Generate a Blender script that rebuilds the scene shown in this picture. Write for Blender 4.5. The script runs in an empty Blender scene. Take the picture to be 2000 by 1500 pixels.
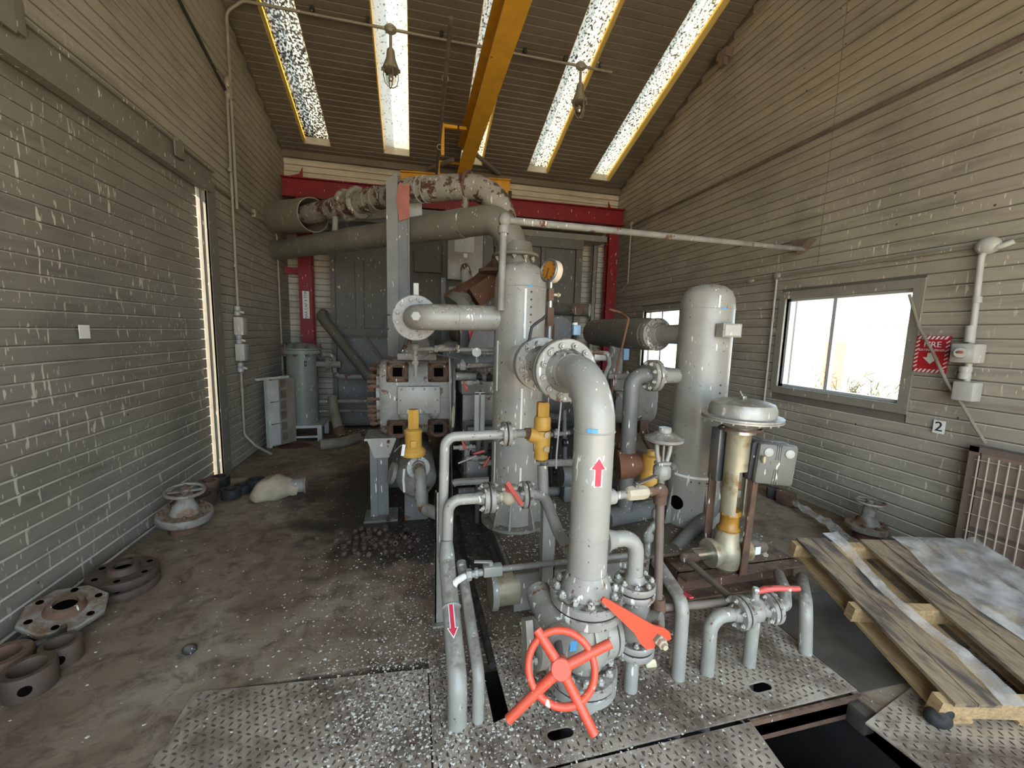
import bpy, bmesh, math, random
from math import pi, sin, cos, radians, sqrt
from mathutils import Vector, Matrix, Quaternion, noise as mnoise

S = bpy.context.scene
C = S.collection
RND = random.Random(7)

# ------------------------------------------------------------------ camera
cam_d = bpy.data.cameras.new('camera')
cam_d.sensor_fit = 'HORIZONTAL'
cam_d.sensor_width = 36.0
cam_d.lens = 36.0 * 792.76 / 2000.0
cam_d.clip_start = 0.02
cam_d.clip_end = 500
cam = bpy.data.objects.new('camera', cam_d)
C.objects.link(cam)
_y, _p, _r = radians(13.729), radians(7.065), radians(1.493)
_f = Vector((sin(_y) * cos(_p), cos(_y) * cos(_p), -sin(_p)))
_ri = Vector((cos(_y), -sin(_y), 0))
_u = _ri.cross(_f)
_r2 = _ri * cos(_r) + _u * sin(_r)
_u2 = -_ri * sin(_r) + _u * cos(_r)
cam.matrix_world = Matrix((( _r2.x, _u2.x, -_f.x, 0), (_r2.y, _u2.y, -_f.y, 0), (_r2.z, _u2.z, -_f.z, 1.65), (0, 0, 0, 1)))
S.camera = cam

# ------------------------------------------------------------------ light and exposure
S.view_settings.view_transform = 'Standard'
S.view_settings.look = 'None'
S.view_settings.gamma = 1.0
S.view_settings.use_curve_mapping = False
S.view_settings.exposure = 0.92
S.cycles.max_bounces = 6
S.cycles.diffuse_bounces = 3
S.cycles.glossy_bounces = 2
S.cycles.adaptive_threshold = 0.03
S.cycles.transmission_bounces = 4
S.cycles.caustics_reflective = False
S.cycles.caustics_refractive = False
W = bpy.data.worlds.new('sky')
S.world = W
W.use_nodes = True
bg = W.node_tree.nodes['Background']
bg.inputs['Color'].default_value = (0.66, 0.83, 1.0, 1)
bg.inputs['Strength'].default_value = 3.6
sun_d = bpy.data.lights.new('sun', 'SUN')
sun_d.energy = 16.0
sun_d.angle = radians(1.0)
sun_d.color = (1.0, 0.90, 0.72)
sun = bpy.data.objects.new('sun', sun_d)
C.objects.link(sun)
sun.rotation_euler = Vector((0.70, 0.32, -0.72)).to_track_quat('-Z', 'Y').to_euler()   # shines from the front left

# room constants (metres): camera stands at x=0, y=0
XL, XR, YB, YF = -2.04, 3.94, 7.68, -1.4
CZ, CS, RIDGE = 4.50, 0.35, 3.1          # ceiling height at back wall, slope, ridge line
def ceil_z(y):
    return CZ + CS * (YB - y) if y >= RIDGE else CZ + CS * (YB - RIDGE) - CS * (RIDGE - y)

# ------------------------------------------------------------------ mesh helpers
V = Vector
class MB:
    def __init__(s):
        s.v = []; s.f = []
    def add(s, verts, faces):
        n = len(s.v)
        s.v += [tuple(p) for p in verts]
        s.f += [tuple(i + n for i in q) for q in faces]
        return s
    def box(s, c, d, rot=None):
        c = V(c); hx, hy, hz = d[0] / 2, d[1] / 2, d[2] / 2
        P = [V((x, y, z)) for z in (-hz, hz) for y in (-hy, hy) for x in (-hx, hx)]
        if rot is not None: P = [rot @ p for p in P]
        return s.add([p + c for p in P], [(0, 2, 3, 1), (4, 5, 7, 6), (0, 1, 5, 4), (2, 6, 7, 3), (0, 4, 6, 2), (1, 3, 7, 5)])
    def bbox(s, x0, x1, y0, y1, z0, z1):
        return s.box(((x0 + x1) / 2, (y0 + y1) / 2, (z0 + z1) / 2), (abs(x1 - x0), abs(y1 - y0), abs(z1 - z0)))
    def cbox(s, c, d, b=0.01, rot=None):
        """box with chamfered edges"""
        c = V(c); h = [k / 2 for k in d]
        b = min(b, min(h) * 0.9)
        bm = bmesh.new(); bmesh.ops.create_cube(bm, size=1)
        for v in bm.verts: v.co = V((v.co.x * d[0], v.co.y * d[1], v.co.z * d[2]))
        bmesh.ops.bevel(bm, geom=list(bm.edges), offset=b, segments=2, profile=0.5, affect='EDGES')
        bm.verts.index_update()
        P = [v.co.copy() for v in bm.verts]
        if rot is not None: P = [rot @ p for p in P]
        F = [[v.index for v in f.verts] for f in bm.faces]
        bm.free()
        return s.add([p + c for p in P], F)
    def cyl(s, a, b, r, r2=None, n=20, cap=True):
        a = V(a); b = V(b); r2 = r if r2 is None else r2
        return s.lathe([(r, 0), (r2, (b - a).length)], a, b - a, n, cap)
    def lathe(s, prof, org, axis, n=24, cap=True, closed=False):
        """profile of (radius, height) turned about axis"""
        org = V(org); ax = V(axis).normalized()
        t = V((0, 0, 1)) if abs(ax.z) < 0.9 else V((1, 0, 0))
        e1 = ax.cross(t).normalized(); e2 = ax.cross(e1)
        vs = []; fs = []; m = len(prof)
        for r, h in prof:
            for k in range(n):
                a = 2 * pi * k / n
                vs.append(org + ax * h + (e1 * cos(a) + e2 * sin(a)) * max(r, 1e-5))
        lim = m if closed else m - 1
        for i in range(lim):
            j = (i + 1) % m
            for k in range(n):
                k2 = (k + 1) % n
                fs.append((i * n + k, i * n + k2, j * n + k2, j * n + k))
        if cap and not closed:
            if prof[0][0] > 1e-4: fs.append(tuple(range(n - 1, -1, -1)))
            if prof[-1][0] > 1e-4: fs.append(tuple((m - 1) * n + k for k in range(n)))
        return s.add(vs, fs)
    def torus(s, c, axis, R, r, n=32, m=10, a0=0, a1=2 * pi):
        c = V(c); ax = V(axis).normalized()
        t = V((0, 0, 1)) if abs(ax.z) < 0.9 else V((1, 0, 0))
        e1 = ax.cross(t).normalized(); e2 = ax.cross(e1)
        pts = [c + (e1 * cos(a) + e2 * sin(a)) * R for a in [a0 + (a1 - a0) * k / n for k in range(n + 1)]]
        return s.sweep(pts, r, m)
    def sweep(s, pts, r, n=12, cap=True):
        """round section along points; r may be a list"""
        pts = [V(p) for p in pts]; m = len(pts)
        rs = r if isinstance(r, (list, tuple)) else [r] * m
        tans = []
        for i in range(m):
            a = pts[max(i - 1, 0)]; b = pts[min(i + 1, m - 1)]
            d = (b - a); tans.append(d.normalized() if d.length > 1e-9 else V((0, 0, 1)))
        t0 = tans[0]
        u = t0.cross(V((0, 0, 1)) if abs(t0.z) < 0.9 else V((1, 0, 0))).normalized()
        vs = []; fs = []
        for i in range(m):
            if i: u = (tans[i - 1].rotation_difference(tans[i])) @ u
            u = (u - tans[i] * u.dot(tans[i])).normalized()
            w = tans[i].cross(u)
            for k in range(n):
                a = 2 * pi * k / n
                vs.append(pts[i] + (u * cos(a) + w * sin(a)) * rs[i])
        for i in range(m - 1):
            for k in range(n):
                k2 = (k + 1) % n
                fs.append((i * n + k, i * n + k2, (i + 1) * n + k2, (i + 1) * n + k))
        if cap:
            fs.append(tuple(range(n - 1, -1, -1))); fs.append(tuple((m - 1) * n + k for k in range(n)))
        return s.add(vs, fs)
    def pipe(s, pts, r, bend=None, n=16, seg=8, cap=True):
        """straight pipe runs joined by elbows"""
        return s.sweep(fillet(pts, bend if bend else r * 2.4, seg), r, n, cap)
    def prism(s, poly, org, ex, ey, th):
        """polygon in plane (ex, ey) given thickness th along ex x ey, centred"""
        org = V(org); ex = V(ex).normalized(); ey = V(ey).normalized(); nz = ex.cross(ey).normalized()
        n = len(poly)
        A = [org + ex * p[0] + ey * p[1] - nz * th / 2 for p in poly]
        B = [q + nz * th for q in A]
        return s.add(A + B, [tuple(range(n - 1, -1, -1)), tuple(range(n, 2 * n))] + [(i, (i + 1) % n, n + (i + 1) % n, n + i) for i in range(n)])
    def beam(s, a, b, w, h, up=(0, 0, 1)):
        """square bar from a to b, width w, height h"""
        a = V(a); b = V(b); d = (b - a).normalized()
        sd = d.cross(V(up)).normalized(); u = sd.cross(d)
        P = [q + sd * x * w / 2 + u * z * h / 2 for q in (a, b) for x, z in ((-1, -1), (1, -1), (1, 1), (-1, 1))]
        return s.add(P, [(0, 1, 2, 3), (7, 6, 5, 4), (0, 4, 5, 1), (1, 5, 6, 2), (2, 6, 7, 3), (3, 7, 4, 0)])
    def ibeam(s, a, b, w, h, tf=0.012, tw=0.008, up=(0, 0, 1)):
        a = V(a); b = V(b); d = (b - a).normalized(); sd = d.cross(V(up)).normalized(); u = sd.cross(d)
        for sg in (-1, 1):
            o = u * sg * (h / 2 - tf / 2); s.beam(a + o, b + o, w, tf, u)
        return s.beam(a, b, tw, h - 2 * tf, u)
    def channel(s, a, b, w, h, t=0.01, up=(0, 0, 1)):
        """U section: web of height h across `up`, flanges of width w pointing to the side"""
        a = V(a); b = V(b); d = (b - a).normalized(); sd = d.cross(V(up)).normalized(); u = sd.cross(d)
        s.beam(a - sd * (w / 2 - t / 2), b - sd * (w / 2 - t / 2), t, h, u)
        for sg in (-1, 1):
            o = u * sg * (h / 2 - t / 2); s.beam(a + o, b + o, w, t, u)
        return s
    def hexp(s, c, axis, r, h, n=6):
        return s.lathe([(r * 0.9, 0), (r, h * 0.12), (r, h * 0.85), (r * 0.85, h)], c, axis, n)
    def ell(s, c, rad, n=16, m=10, rot=None):
        vs = []; fs = []
        for i in range(m + 1):
            th = pi * i / m
            for k in range(n):
                a = 2 * pi * k / n
                p = V((rad[0] * sin(th) * cos(a), rad[1] * sin(th) * sin(a), rad[2] * cos(th)))
                if rot is not None: p = rot @ p
                vs.append(V(c) + p)
        for i in range(m):
            for k in range(n):
                k2 = (k + 1) % n
                fs.append((i * n + k, (i + 1) * n + k, (i + 1) * n + k2, i * n + k2))
        return s.add(vs, fs)
    def mesh(s, name, ang=38):
        me = bpy.data.meshes.new(name)
        me.from_pydata([tuple(p) for p in s.v], [], s.f)
        me.validate(); 
        bm = bmesh.new(); bm.from_mesh(me)
        bmesh.ops.remove_doubles(bm, verts=bm.verts, dist=2e-5)
        bmesh.ops.recalc_face_normals(bm, faces=bm.faces)
        bm.to_mesh(me); bm.free()
        if ang:
            me.polygons.foreach_set('use_smooth', [True] * len(me.polygons))
            me.set_sharp_from_angle(angle=radians(ang))
        return me

def fillet(pts, bend, seg=8):
    pts = [V(p) for p in pts]
    out = [pts[0]]
    for i in range(1, len(pts) - 1):
        a, p, b = pts[i - 1], pts[i], pts[i + 1]
        d1 = (a - p); d2 = (b - p); l1, l2 = d1.length, d2.length
        d1.normalize(); d2.normalize()
        ang = d1.angle(d2)
        if ang > pi - 0.02: out.append(p); continue
        t = min(bend / math.tan(ang / 2), l1 * 0.49 if i > 1 else l1 * 0.98, l2 * 0.49 if i < len(pts) - 2 else l2 * 0.98)
        R = t * math.tan(ang / 2)
        bis = (d1 + d2).normalized(); ctr = p + bis * (R / sin(ang / 2))
        s0 = p + d1 * t - ctr; s1 = p + d2 * t - ctr
        tot = s0.angle(s1); ax = s0.cross(s1).normalized()
        for k in range(seg + 1):
            out.append(ctr + Quaternion(ax, tot * k / seg) @ s0)
    out.append(pts[-1])
    return out

WM = {}
def _link(o, parent=None, basis=None):
    C.objects.link(o)
    basis = basis if basis is not None else Matrix.Identity(4)
    if parent is not None:
        o.parent = parent
        o.matrix_parent_inverse = WM[parent.name].inverted()
    o.matrix_basis = basis
    WM[o.name] = basis
    return o
def thing(name, label, cat, loc=(0, 0, 0), group=None):
    o = bpy.data.objects.new(name, None)
    o.empty_display_size = 0.05
    _link(o, None, Matrix.Translation(V(loc)))
    o['label'] = label; o['category'] = cat
    if group: o['group'] = group
    return o
def obj(name, mb, mat, parent=None, ang=38, basis=None, label=None):
    me = mb if isinstance(mb, bpy.types.Mesh) else mb.mesh(name, ang)
    if mat is not None and not me.materials: me.materials.append(mat)
    o = bpy.data.objects.new(name, me)
    _link(o, parent, basis)
    if label: o['label'] = label
    return o
def tag(o, label, cat, group=None):
    o['label'] = label; o['category'] = cat
    if group: o['group'] = group
    return o
def struct(name, mb, mat, label=None, parent=None):
    o = obj(name, mb, mat, parent)
    if parent is None: o['kind'] = 'structure'
    if label: o['label'] = label
    return o
def frame(org, x, y, z):
    """matrix with the given columns"""
    return Matrix(((x[0], y[0], z[0], org[0]), (x[1], y[1], z[1], org[1]), (x[2], y[2], z[2], org[2]), (0, 0, 0, 1)))
def along(c, axis, spin=0.0, sc=1.0):
    """matrix placing local +Z along axis at c"""
    q = V((0, 0, 1)).rotation_difference(V(axis).normalized())
    return Matrix.Translation(V(c)) @ q.to_matrix().to_4x4() @ Matrix.Rotation(spin, 4, 'Z') @ Matrix.Scale(sc, 4)
def perp(ax):
    ax = V(ax).normalized()
    t = V((0, 0, 1)) if abs(ax.z) < 0.9 else V((1, 0, 0))
    e1 = ax.cross(t).normalized()
    return e1, ax.cross(e1)

# ------------------------------------------------------------------ materials
M = {}
class NT:
    def __init__(s, name):
        s.m = bpy.data.materials.new(name); s.m.use_nodes = True
        s.t = s.m.node_tree; s.t.nodes.clear()
        s.out = s.n('ShaderNodeOutputMaterial')
        s.pos = s.n('ShaderNodeNewGeometry')
    def n(s, typ, **kw):
        x = s.t.nodes.new(typ)
        for k, v in kw.items():
            if hasattr(x, k): setattr(x, k, v)
            else: x.inputs[k].default_value = v
        return x
    def l(s, a, b): s.t.links.new(a, b)
    def mapv(s, scale, loc=(0, 0, 0)):
        m = s.n('ShaderNodeMapping'); s.l(s.pos.outputs['Position'], m.inputs['Vector'])
        m.inputs['Scale'].default_value = scale; m.inputs['Location'].default_value = loc
        return m.outputs['Vector']
    def noise(s, scale=5, detail=4, rough=0.55, vec=None, dist=0.0):
        x = s.n('ShaderNodeTexNoise'); x.inputs['Scale'].default_value = scale
        x.inputs['Detail'].default_value = detail; x.inputs['Roughness'].default_value = rough
        x.inputs['Distortion'].default_value = dist
        s.l(vec if vec is not None else s.pos.outputs['Position'], x.inputs['Vector'])
        return x.outputs['Fac']
    def ramp(s, fac, stops):
        r = s.n('ShaderNodeValToRGB'); s.l(fac, r.inputs['Fac'])
        e = r.color_ramp.elements
        while len(e) < len(stops): e.new(0.5)
        for i, (p, c) in enumerate(stops):
            e[i].position = p
            e[i].color = (c, c, c, 1) if isinstance(c, (int, float)) else (*c, 1)
        return r.outputs['Color']
    def mix(s, fac, a, b, mode='MIX'):
        x = s.n('ShaderNodeMix'); x.data_type = 'RGBA'; x.blend_type = mode
        for sock, v in ((x.inputs[0], fac), (x.inputs[6], a), (x.inputs[7], b)):
            if hasattr(v, 'is_linked'): s.l(v, sock)
            elif isinstance(v, (int, float)): sock.default_value = v
            else: sock.default_value = (*v, 1)
        return x.outputs[2]
    def math(s, op, a, b=0.0):
        x = s.n('ShaderNodeMath'); x.operation = op
        for sock, v in ((x.inputs[0], a), (x.inputs[1], b)):
            if hasattr(v, 'is_linked'): s.l(v, sock)
            else: sock.default_value = v
        return x.outputs[0]
    def bsdf(s, col, rough=0.5, metal=0.0, bump=None, bstr=0.2, bdist=0.01, spec=0.5):
        b = s.n('ShaderNodeBsdfPrincipled')
        for nm, v in (('Base Color', col), ('Roughness', rough), ('Metallic', metal), ('Specular IOR Level', spec)):
            if hasattr(v, 'is_linked'): s.l(v, b.inputs[nm])
            elif isinstance(v, (int, float)): b.inputs[nm].default_value = v
            else: b.inputs[nm].default_value = (*v, 1)
        if bump is not None:
            bp = s.n('ShaderNodeBump'); bp.inputs['Strength'].default_value = bstr; bp.inputs['Distance'].default_value = bdist
            s.l(bump, bp.inputs['Height']); s.l(bp.outputs['Normal'], b.inputs['Normal'])
        s.l(b.outputs[0], s.out.inputs['Surface'])
        return b

def paint(name, col, rough=0.45, var=0.25, rust=0.0, rustcol=(0.16, 0.07, 0.035), drop=0.0, dust=0.0, dustcol=(0.23, 0.19, 0.14), metal=0.0, rscale=9.0, bstr=0.12, scale=6.0, edge=0.03):
    """painted or bare metal: blotchy tone, rust patches, white bird-dropping splashes, dust on top faces"""
    t = NT(name)
    n1 = t.noise(scale, 3, 0.6)
    dk = tuple(c * (1 - var) for c in col); lt = tuple(min(1, c * (1 + var * 0.6)) for c in col)
    c = t.ramp(n1, [(0.3, dk), (0.55, col), (0.75, lt)])
    if rust > 0:
        rn = t.noise(rscale, 4, 0.65)
        k = t.ramp(rn, [(max(0.0, 0.70 - rust * 0.3), 0.0), (max(0.0, 0.70 + edge - rust * 0.3), 1.0)])
        rc = t.ramp(n1, [(0.3, tuple(v * 0.55 for v in rustcol)), (0.7, rustcol)])
        c = t.mix(k, c, rc)
    if dust > 0:
        nz = t.n('ShaderNodeSeparateXYZ'); t.l(t.pos.outputs['Normal'], nz.inputs[0])
        up = t.ramp(nz.outputs['Z'], [(0.45, 0.0), (0.85, 1.0)])
        dn = t.ramp(t.noise(22, 2, 0.7), [(0.42, 0.0), (0.6, 1.0)])
        c = t.mix(t.math('MULTIPLY', t.math('MULTIPLY', up, dn), dust), c, dustcol)
    if drop > 0:
        dv = t.mapv((48, 48, 11))
        a = t.ramp(t.noise(1.0, 1, 0.5, dv), [(0.72 - drop * 0.1, 0.0), (0.742 - drop * 0.1, 1.0)])
        b = t.ramp(n1, [(0.47, 0.0), (0.53, 1.0)])
        c = t.mix(t.math('MULTIPLY', a, b), c, (0.80, 0.77, 0.68))
    t.bsdf(c, rough, metal)
    M[name] = t.m
    return t.m

GREY = (0.335, 0.314, 0.266)
paint('grey', GREY, 0.36, 0.14, rust=0.14, drop=0.30, dust=0.6, dustcol=(0.13, 0.095, 0.065), rscale=30)
paint('grey_clean', (0.335, 0.320, 0.280), 0.34, 0.10, rust=0.10, drop=0.45, rscale=34)
paint('grey_dirty', (0.27, 0.25, 0.215), 0.55, 0.3, rust=0.35, drop=0.5, dust=0.8)
paint('grey_dark', (0.16, 0.155, 0.14), 0.5, 0.2, rust=0.15, drop=0.35, dust=0.4)
paint('olive', (0.125, 0.115, 0.088), 0.55, 0.12, rust=0.05, drop=0.15)
paint('flaking_light', (0.34, 0.305, 0.245), 0.6, 0.2, rust=0.60, rustcol=(0.12, 0.06, 0.035), drop=0.6, rscale=9)
paint('pipe_olive', (0.20, 0.182, 0.138), 0.5, 0.14, rust=0.06, drop=0.12, dust=0.3, dustcol=(0.26, 0.22, 0.15))
paint('sleeve_tan', (0.27, 0.235, 0.175), 0.55, 0.15, rust=0.1, drop=0.3)
paint('grey_flange', (0.32, 0.30, 0.26), 0.4, 0.2, rust=0.30, drop=0.6, dust=1.0, dustcol=(0.085, 0.058, 0.04), rscale=26)
paint('flaking', (0.30, 0.265, 0.21), 0.6, 0.25, rust=0.66, rustcol=(0.13, 0.065, 0.04), drop=0.6, rscale=7)
paint('rust', (0.14, 0.075, 0.045), 0.8, 0.45, drop=0.25, dust=0.4)
paint('rust_orange', (0.19, 0.08, 0.04), 0.75, 0.4, drop=0.3)
paint('rust_pipe', (0.155, 0.115, 0.09), 0.6, 0.35, rust=0.2, dust=0.4)
paint('deck', (0.13, 0.10, 0.072), 0.75, 0.4, rust=0.3, drop=0.5, dust=0.5, dustcol=(0.10, 0.075, 0.05), edge=0.1)
paint('column_grey', (0.20, 0.19, 0.155), 0.5, 0.15, rust=0.05, drop=0.18)
paint('black_iron', (0.035, 0.032, 0.030), 0.6, 0.4, dust=0.5, drop=0.2)
paint('oily', (0.055, 0.05, 0.045), 0.35, 0.4, dust=0.4, drop=0.4)
paint('red_beam', (0.25, 0.012, 0.016), 0.5, 0.2, drop=0.1)
paint('port_rust', (0.10, 0.055, 0.032), 0.8, 0.5)
paint('orange_red', (0.80, 0.095, 0.045), 0.40, 0.12, drop=0.45, dust=0.15, dustcol=(0.55, 0.42, 0.33))
paint('lever_red', (0.62, 0.10, 0.08), 0.5, 0.2, rust=0.25, drop=0.4)
paint('yellow_beam', (0.72, 0.36, 0.03), 0.5, 0.15, rust=0.03)
paint('yellow_valve', (0.62, 0.34, 0.06), 0.5, 0.12, rust=0.05, drop=0.2, dust=0.3)
paint('galv', (0.42, 0.41, 0.38), 0.5, 0.15, drop=0.2, metal=0.25)
paint('conduit', (0.31, 0.275, 0.21), 0.5, 0.15, drop=0.15, metal=0.2)
paint('box_grey', (0.46, 0.44, 0.385), 0.5, 0.12, drop=0.2)
paint('red_oxide', (0.36, 0.11, 0.07), 0.6, 0.25, rust=0.15)
paint('nickel', (0.55, 0.52, 0.45), 0.30, 0.15, metal=0.75, drop=0.2)
paint('brass_stained', (0.46, 0.40, 0.27), 0.38, 0.25, rust=0.55, rustcol=(0.30, 0.17, 0.05), metal=0.35, rscale=7, edge=0.16)
paint('amber', (0.40, 0.19, 0.03), 0.4, 0.3)
paint('alum', (0.40, 0.38, 0.33), 0.42, 0.25, metal=0.3, drop=0.3, rust=0.4, rustcol=(0.20, 0.14, 0.09), rscale=5, edge=0.25, dust=0.5)
paint('cast_box', (0.16, 0.152, 0.128), 0.5, 0.25, drop=0.2, dust=0.3)
paint('beige_valve', (0.48, 0.41, 0.29), 0.55, 0.15, rust=0.1)
paint('cloth', (0.40, 0.33, 0.22), 0.95, 0.3)
paint('rubber', (0.018, 0.017, 0.016), 0.75, 0.3, dust=0.5, dustcol=(0.10, 0.085, 0.065))
paint('ring_iron', (0.085, 0.055, 0.038), 0.7, 0.4, rust=0.3, dust=0.4, dustcol=(0.14, 0.105, 0.075), edge=0.12)
paint('old_flange', (0.29, 0.265, 0.225), 0.65, 0.3, rust=0.72, rustcol=(0.20, 0.11, 0.06), dust=0.9, dustcol=(0.19, 0.12, 0.07), edge=0.14)
paint('hose', (0.25, 0.21, 0.155), 0.8, 0.25)
paint('white_tape', (0.86, 0.85, 0.80), 0.5, 0.04)
paint('sign_white', (0.84, 0.83, 0.78), 0.5, 0.04)
paint('sign_red', (0.52, 0.02, 0.03), 0.45, 0.1)
paint('ink', (0.012, 0.012, 0.012), 0.6, 0.1)
def void_mat():
    t = NT('hole_shade'); t.bsdf((0.004, 0.0035, 0.003), 1.0, 0.0, spec=0.0); M['hole_shade'] = t.m  # flat black paint standing in for the shade inside holes and ports
void_mat()
paint('blue_tag', (0.10, 0.34, 0.62), 0.5, 0.05)
paint('stripe_red', (0.62, 0.035, 0.07), 0.5, 0.05)
paint('gasket', (0.022, 0.015, 0.012), 0.7, 0.3)
paint('gauge_cream', (0.66, 0.56, 0.43), 0.5, 0.06)
paint('gauge_face', (0.42, 0.17, 0.02), 0.3, 0.1)
paint('chrome', (0.75, 0.74, 0.70), 0.2, 0.05, metal=1.0)
paint('steel_dark', (0.22, 0.21, 0.20), 0.4, 0.3, metal=0.6)
paint('blue_plastic', (0.30, 0.45, 0.60), 0.4, 0.1)
paint('cream_cabinet', (0.50, 0.49, 0.44), 0.55, 0.15, rust=0.1, drop=0.2)
paint('filter_tan', (0.27, 0.19, 0.14), 0.8, 0.2, dust=0.2)
paint('grille_frame', (0.17, 0.12, 0.095), 0.7, 0.2, rust=0.2)
paint('grille_wire', (0.46, 0.39, 0.30), 0.55, 0.15)
paint('trim_grey', (0.21, 0.19, 0.15), 0.5, 0.12, drop=0.35)
paint('win_frame', (0.27, 0.245, 0.195), 0.5, 0.15, drop=0.2)
paint('win_alu', (0.66, 0.65, 0.62), 0.35, 0.06, metal=0.3)
paint('concrete_dark', (0.095, 0.078, 0.060), 0.6, 0.35)
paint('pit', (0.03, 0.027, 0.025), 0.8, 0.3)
paint('tank_olive', (0.22, 0.23, 0.19), 0.45, 0.12, rust=0.05, drop=0.2)
paint('chips', (0.78, 0.74, 0.66), 0.6, 0.2)
paint('debris', (0.075, 0.052, 0.036), 0.85, 0.5)
paint('outside_wall', (0.55, 0.50, 0.44), 0.8, 0.1)
paint('outside_roof', (0.25, 0.24, 0.24), 0.8, 0.1)
paint('outside_door', (0.35, 0.12, 0.08), 0.7, 0.1)
paint('sand', (0.60, 0.50, 0.365), 0.95, 0.15)
paint('shrub', (0.20, 0.17, 0.08), 0.9, 0.4)

# painted ribbed siding: dirt blotches, nail dots and dried white splashes that ran down
def siding(name, col, drops=1.0, dots=True, rough=0.55):
    t = NT(name)
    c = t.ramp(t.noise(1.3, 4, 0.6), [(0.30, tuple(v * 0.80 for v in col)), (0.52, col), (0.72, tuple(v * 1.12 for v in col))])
    grime = t.ramp(t.noise(1.0, 4, 0.6, t.mapv((1.5, 1.5, 14))), [(0.5, 0.0), (0.72, 0.45)])
    c = t.mix(grime, c, (0.10, 0.085, 0.065))
    nz = t.n('ShaderNodeSeparateXYZ'); t.l(t.pos.outputs['Normal'], nz.inputs[0])
    c = t.mix(t.math('MULTIPLY', t.ramp(nz.outputs['Z'], [(0.30, 0.0), (0.6, 0.95)]), t.ramp(t.noise(3, 4), [(0.35, 0.45), (0.6, 1.0)])), c, (0.62, 0.57, 0.46))     # pale ledge tops: dust, plus the skylight they catch put into the colour
    if drops:
        z = t.n('ShaderNodeSeparateXYZ'); t.l(t.pos.outputs['Position'], z.inputs[0])
        low = t.ramp(t.math('MULTIPLY', z.outputs['Z'], 0.2), [(0.05, 0.7), (0.3, 1.0), (0.52, 1.0), (0.70, 0.0)])
        b = t.ramp(t.noise(2.2, 2), [(0.36, 0.0), (0.48, 1.0)])
        for sc, th, off in (((36, 36, 6.5), 0.700, 0.0), ((60, 60, 15), 0.715, 7.3)):
            v = t.mapv(sc, (off, off, off))
            a = t.ramp(t.noise(1.0, 1.0, 0.4, v), [(th - 0.012 * drops, 0.0), (th + 0.012 - 0.012 * drops, 1.0)])
            c = t.mix(t.math('MULTIPLY', t.math('MULTIPLY', a, b), low), c, (0.66, 0.60, 0.47))
    if dots:
        vo = t.n('ShaderNodeTexVoronoi'); vo.inputs['Scale'].default_value = 4.2
        t.l(t.pos.outputs['Position'], vo.inputs['Vector'])
        d = t.ramp(vo.outputs['Distance'], [(0.028, 1.0), (0.042, 0.0)])
        c = t.mix(d, c, (0.06, 0.045, 0.03))
    t.bsdf(c, rough, 0.0)
    M[name] = t.m
siding('siding', (0.36, 0.322, 0.25), 0.2)
siding('siding_back', (0.60, 0.53, 0.41), 0.4)
siding('siding_ceiling', (0.17, 0.135, 0.10), 0.0, False)  # same siding, with the low light under the roof put into a darker colour
siding('siding_door', (0.25, 0.225, 0.18), 1.4)
siding('wall_core', (0.16, 0.14, 0.11), 0.0, False)

# oily dusty concrete floor
def floor_mat():
    t = NT('floor')
    c = t.ramp(t.noise(1.6, 6, 0.62, dist=0.5), [(0.30, (0.10, 0.064, 0.036)), (0.45, (0.215, 0.157, 0.103)), (0.58, (0.29, 0.225, 0.155)), (0.74, (0.38, 0.315, 0.24))])
    c = t.mix(t.ramp(t.noise(7, 5, 0.75, dist=0.6), [(0.48, 0.0), (0.66, 0.8)]), c, (0.085, 0.055, 0.034))
    # oil soaked patch in front of the machine
    m = t.mapv((0.62, 0.52, 0), (-0.10, -2.15, 0))
    g = t.n('ShaderNodeTexGradient'); g.gradient_type = 'SPHERICAL'
    t.l(m, g.inputs['Vector'])
    oil = t.math('ADD', g.outputs['Fac'], t.math('MULTIPLY', t.math('SUBTRACT', t.noise(3.2, 6, 0.65), 0.5), 1.3))
    k = t.ramp(oil, [(0.10, 0.0), (0.42, 0.92)])
    c = t.mix(k, c, (0.028, 0.022, 0.017))
    # red spill by the cabinet
    m2 = t.mapv((2.8, 4.5, 0), (4.6, -27.6, 0))
    g2 = t.n('ShaderNodeTexGradient'); g2.gradient_type = 'SPHERICAL'; t.l(m2, g2.inputs['Vector'])
    c = t.mix(t.ramp(t.math('ADD', g2.outputs['Fac'], t.math('MULTIPLY', t.math('SUBTRACT', t.noise(9, 4), 0.5), 0.8)), [(0.25, 0.0), (0.4, 0.85)]), c, (0.085, 0.012, 0.012))
    r = t.ramp(k, [(0.0, 0.72), (1.0, 0.42)])
    t.bsdf(c, r, 0.0, t.noise(11, 4, 0.7), 0.35, 0.02)
    M['floor'] = t.m
floor_mat()
def plate_mat():
    t = NT('tread_plate')
    c = t.ramp(t.noise(6, 5, 0.6), [(0.3, (0.30, 0.235, 0.175)), (0.6, (0.52, 0.435, 0.34))])
    dirt = t.ramp(t.noise(3.1, 6, 0.7, dist=0.3), [(0.42, 0.0), (0.60, 0.88)])
    c = t.mix(dirt, c, (0.095, 0.060, 0.038))
    t.bsdf(c, t.ramp(dirt, [(0, 0.42), (1, 0.8)]), t.ramp(dirt, [(0, 0.15), (1, 0.0)]))
    M['tread_plate'] = t.m
    t = NT('tread_lug')
    c = t.ramp(t.noise(9, 4), [(0.35, (0.055, 0.038, 0.028)), (0.65, (0.13, 0.10, 0.08))])
    t.bsdf(c, 0.45, 0.3); M['tread_lug'] = t.m
plate_mat()
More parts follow.
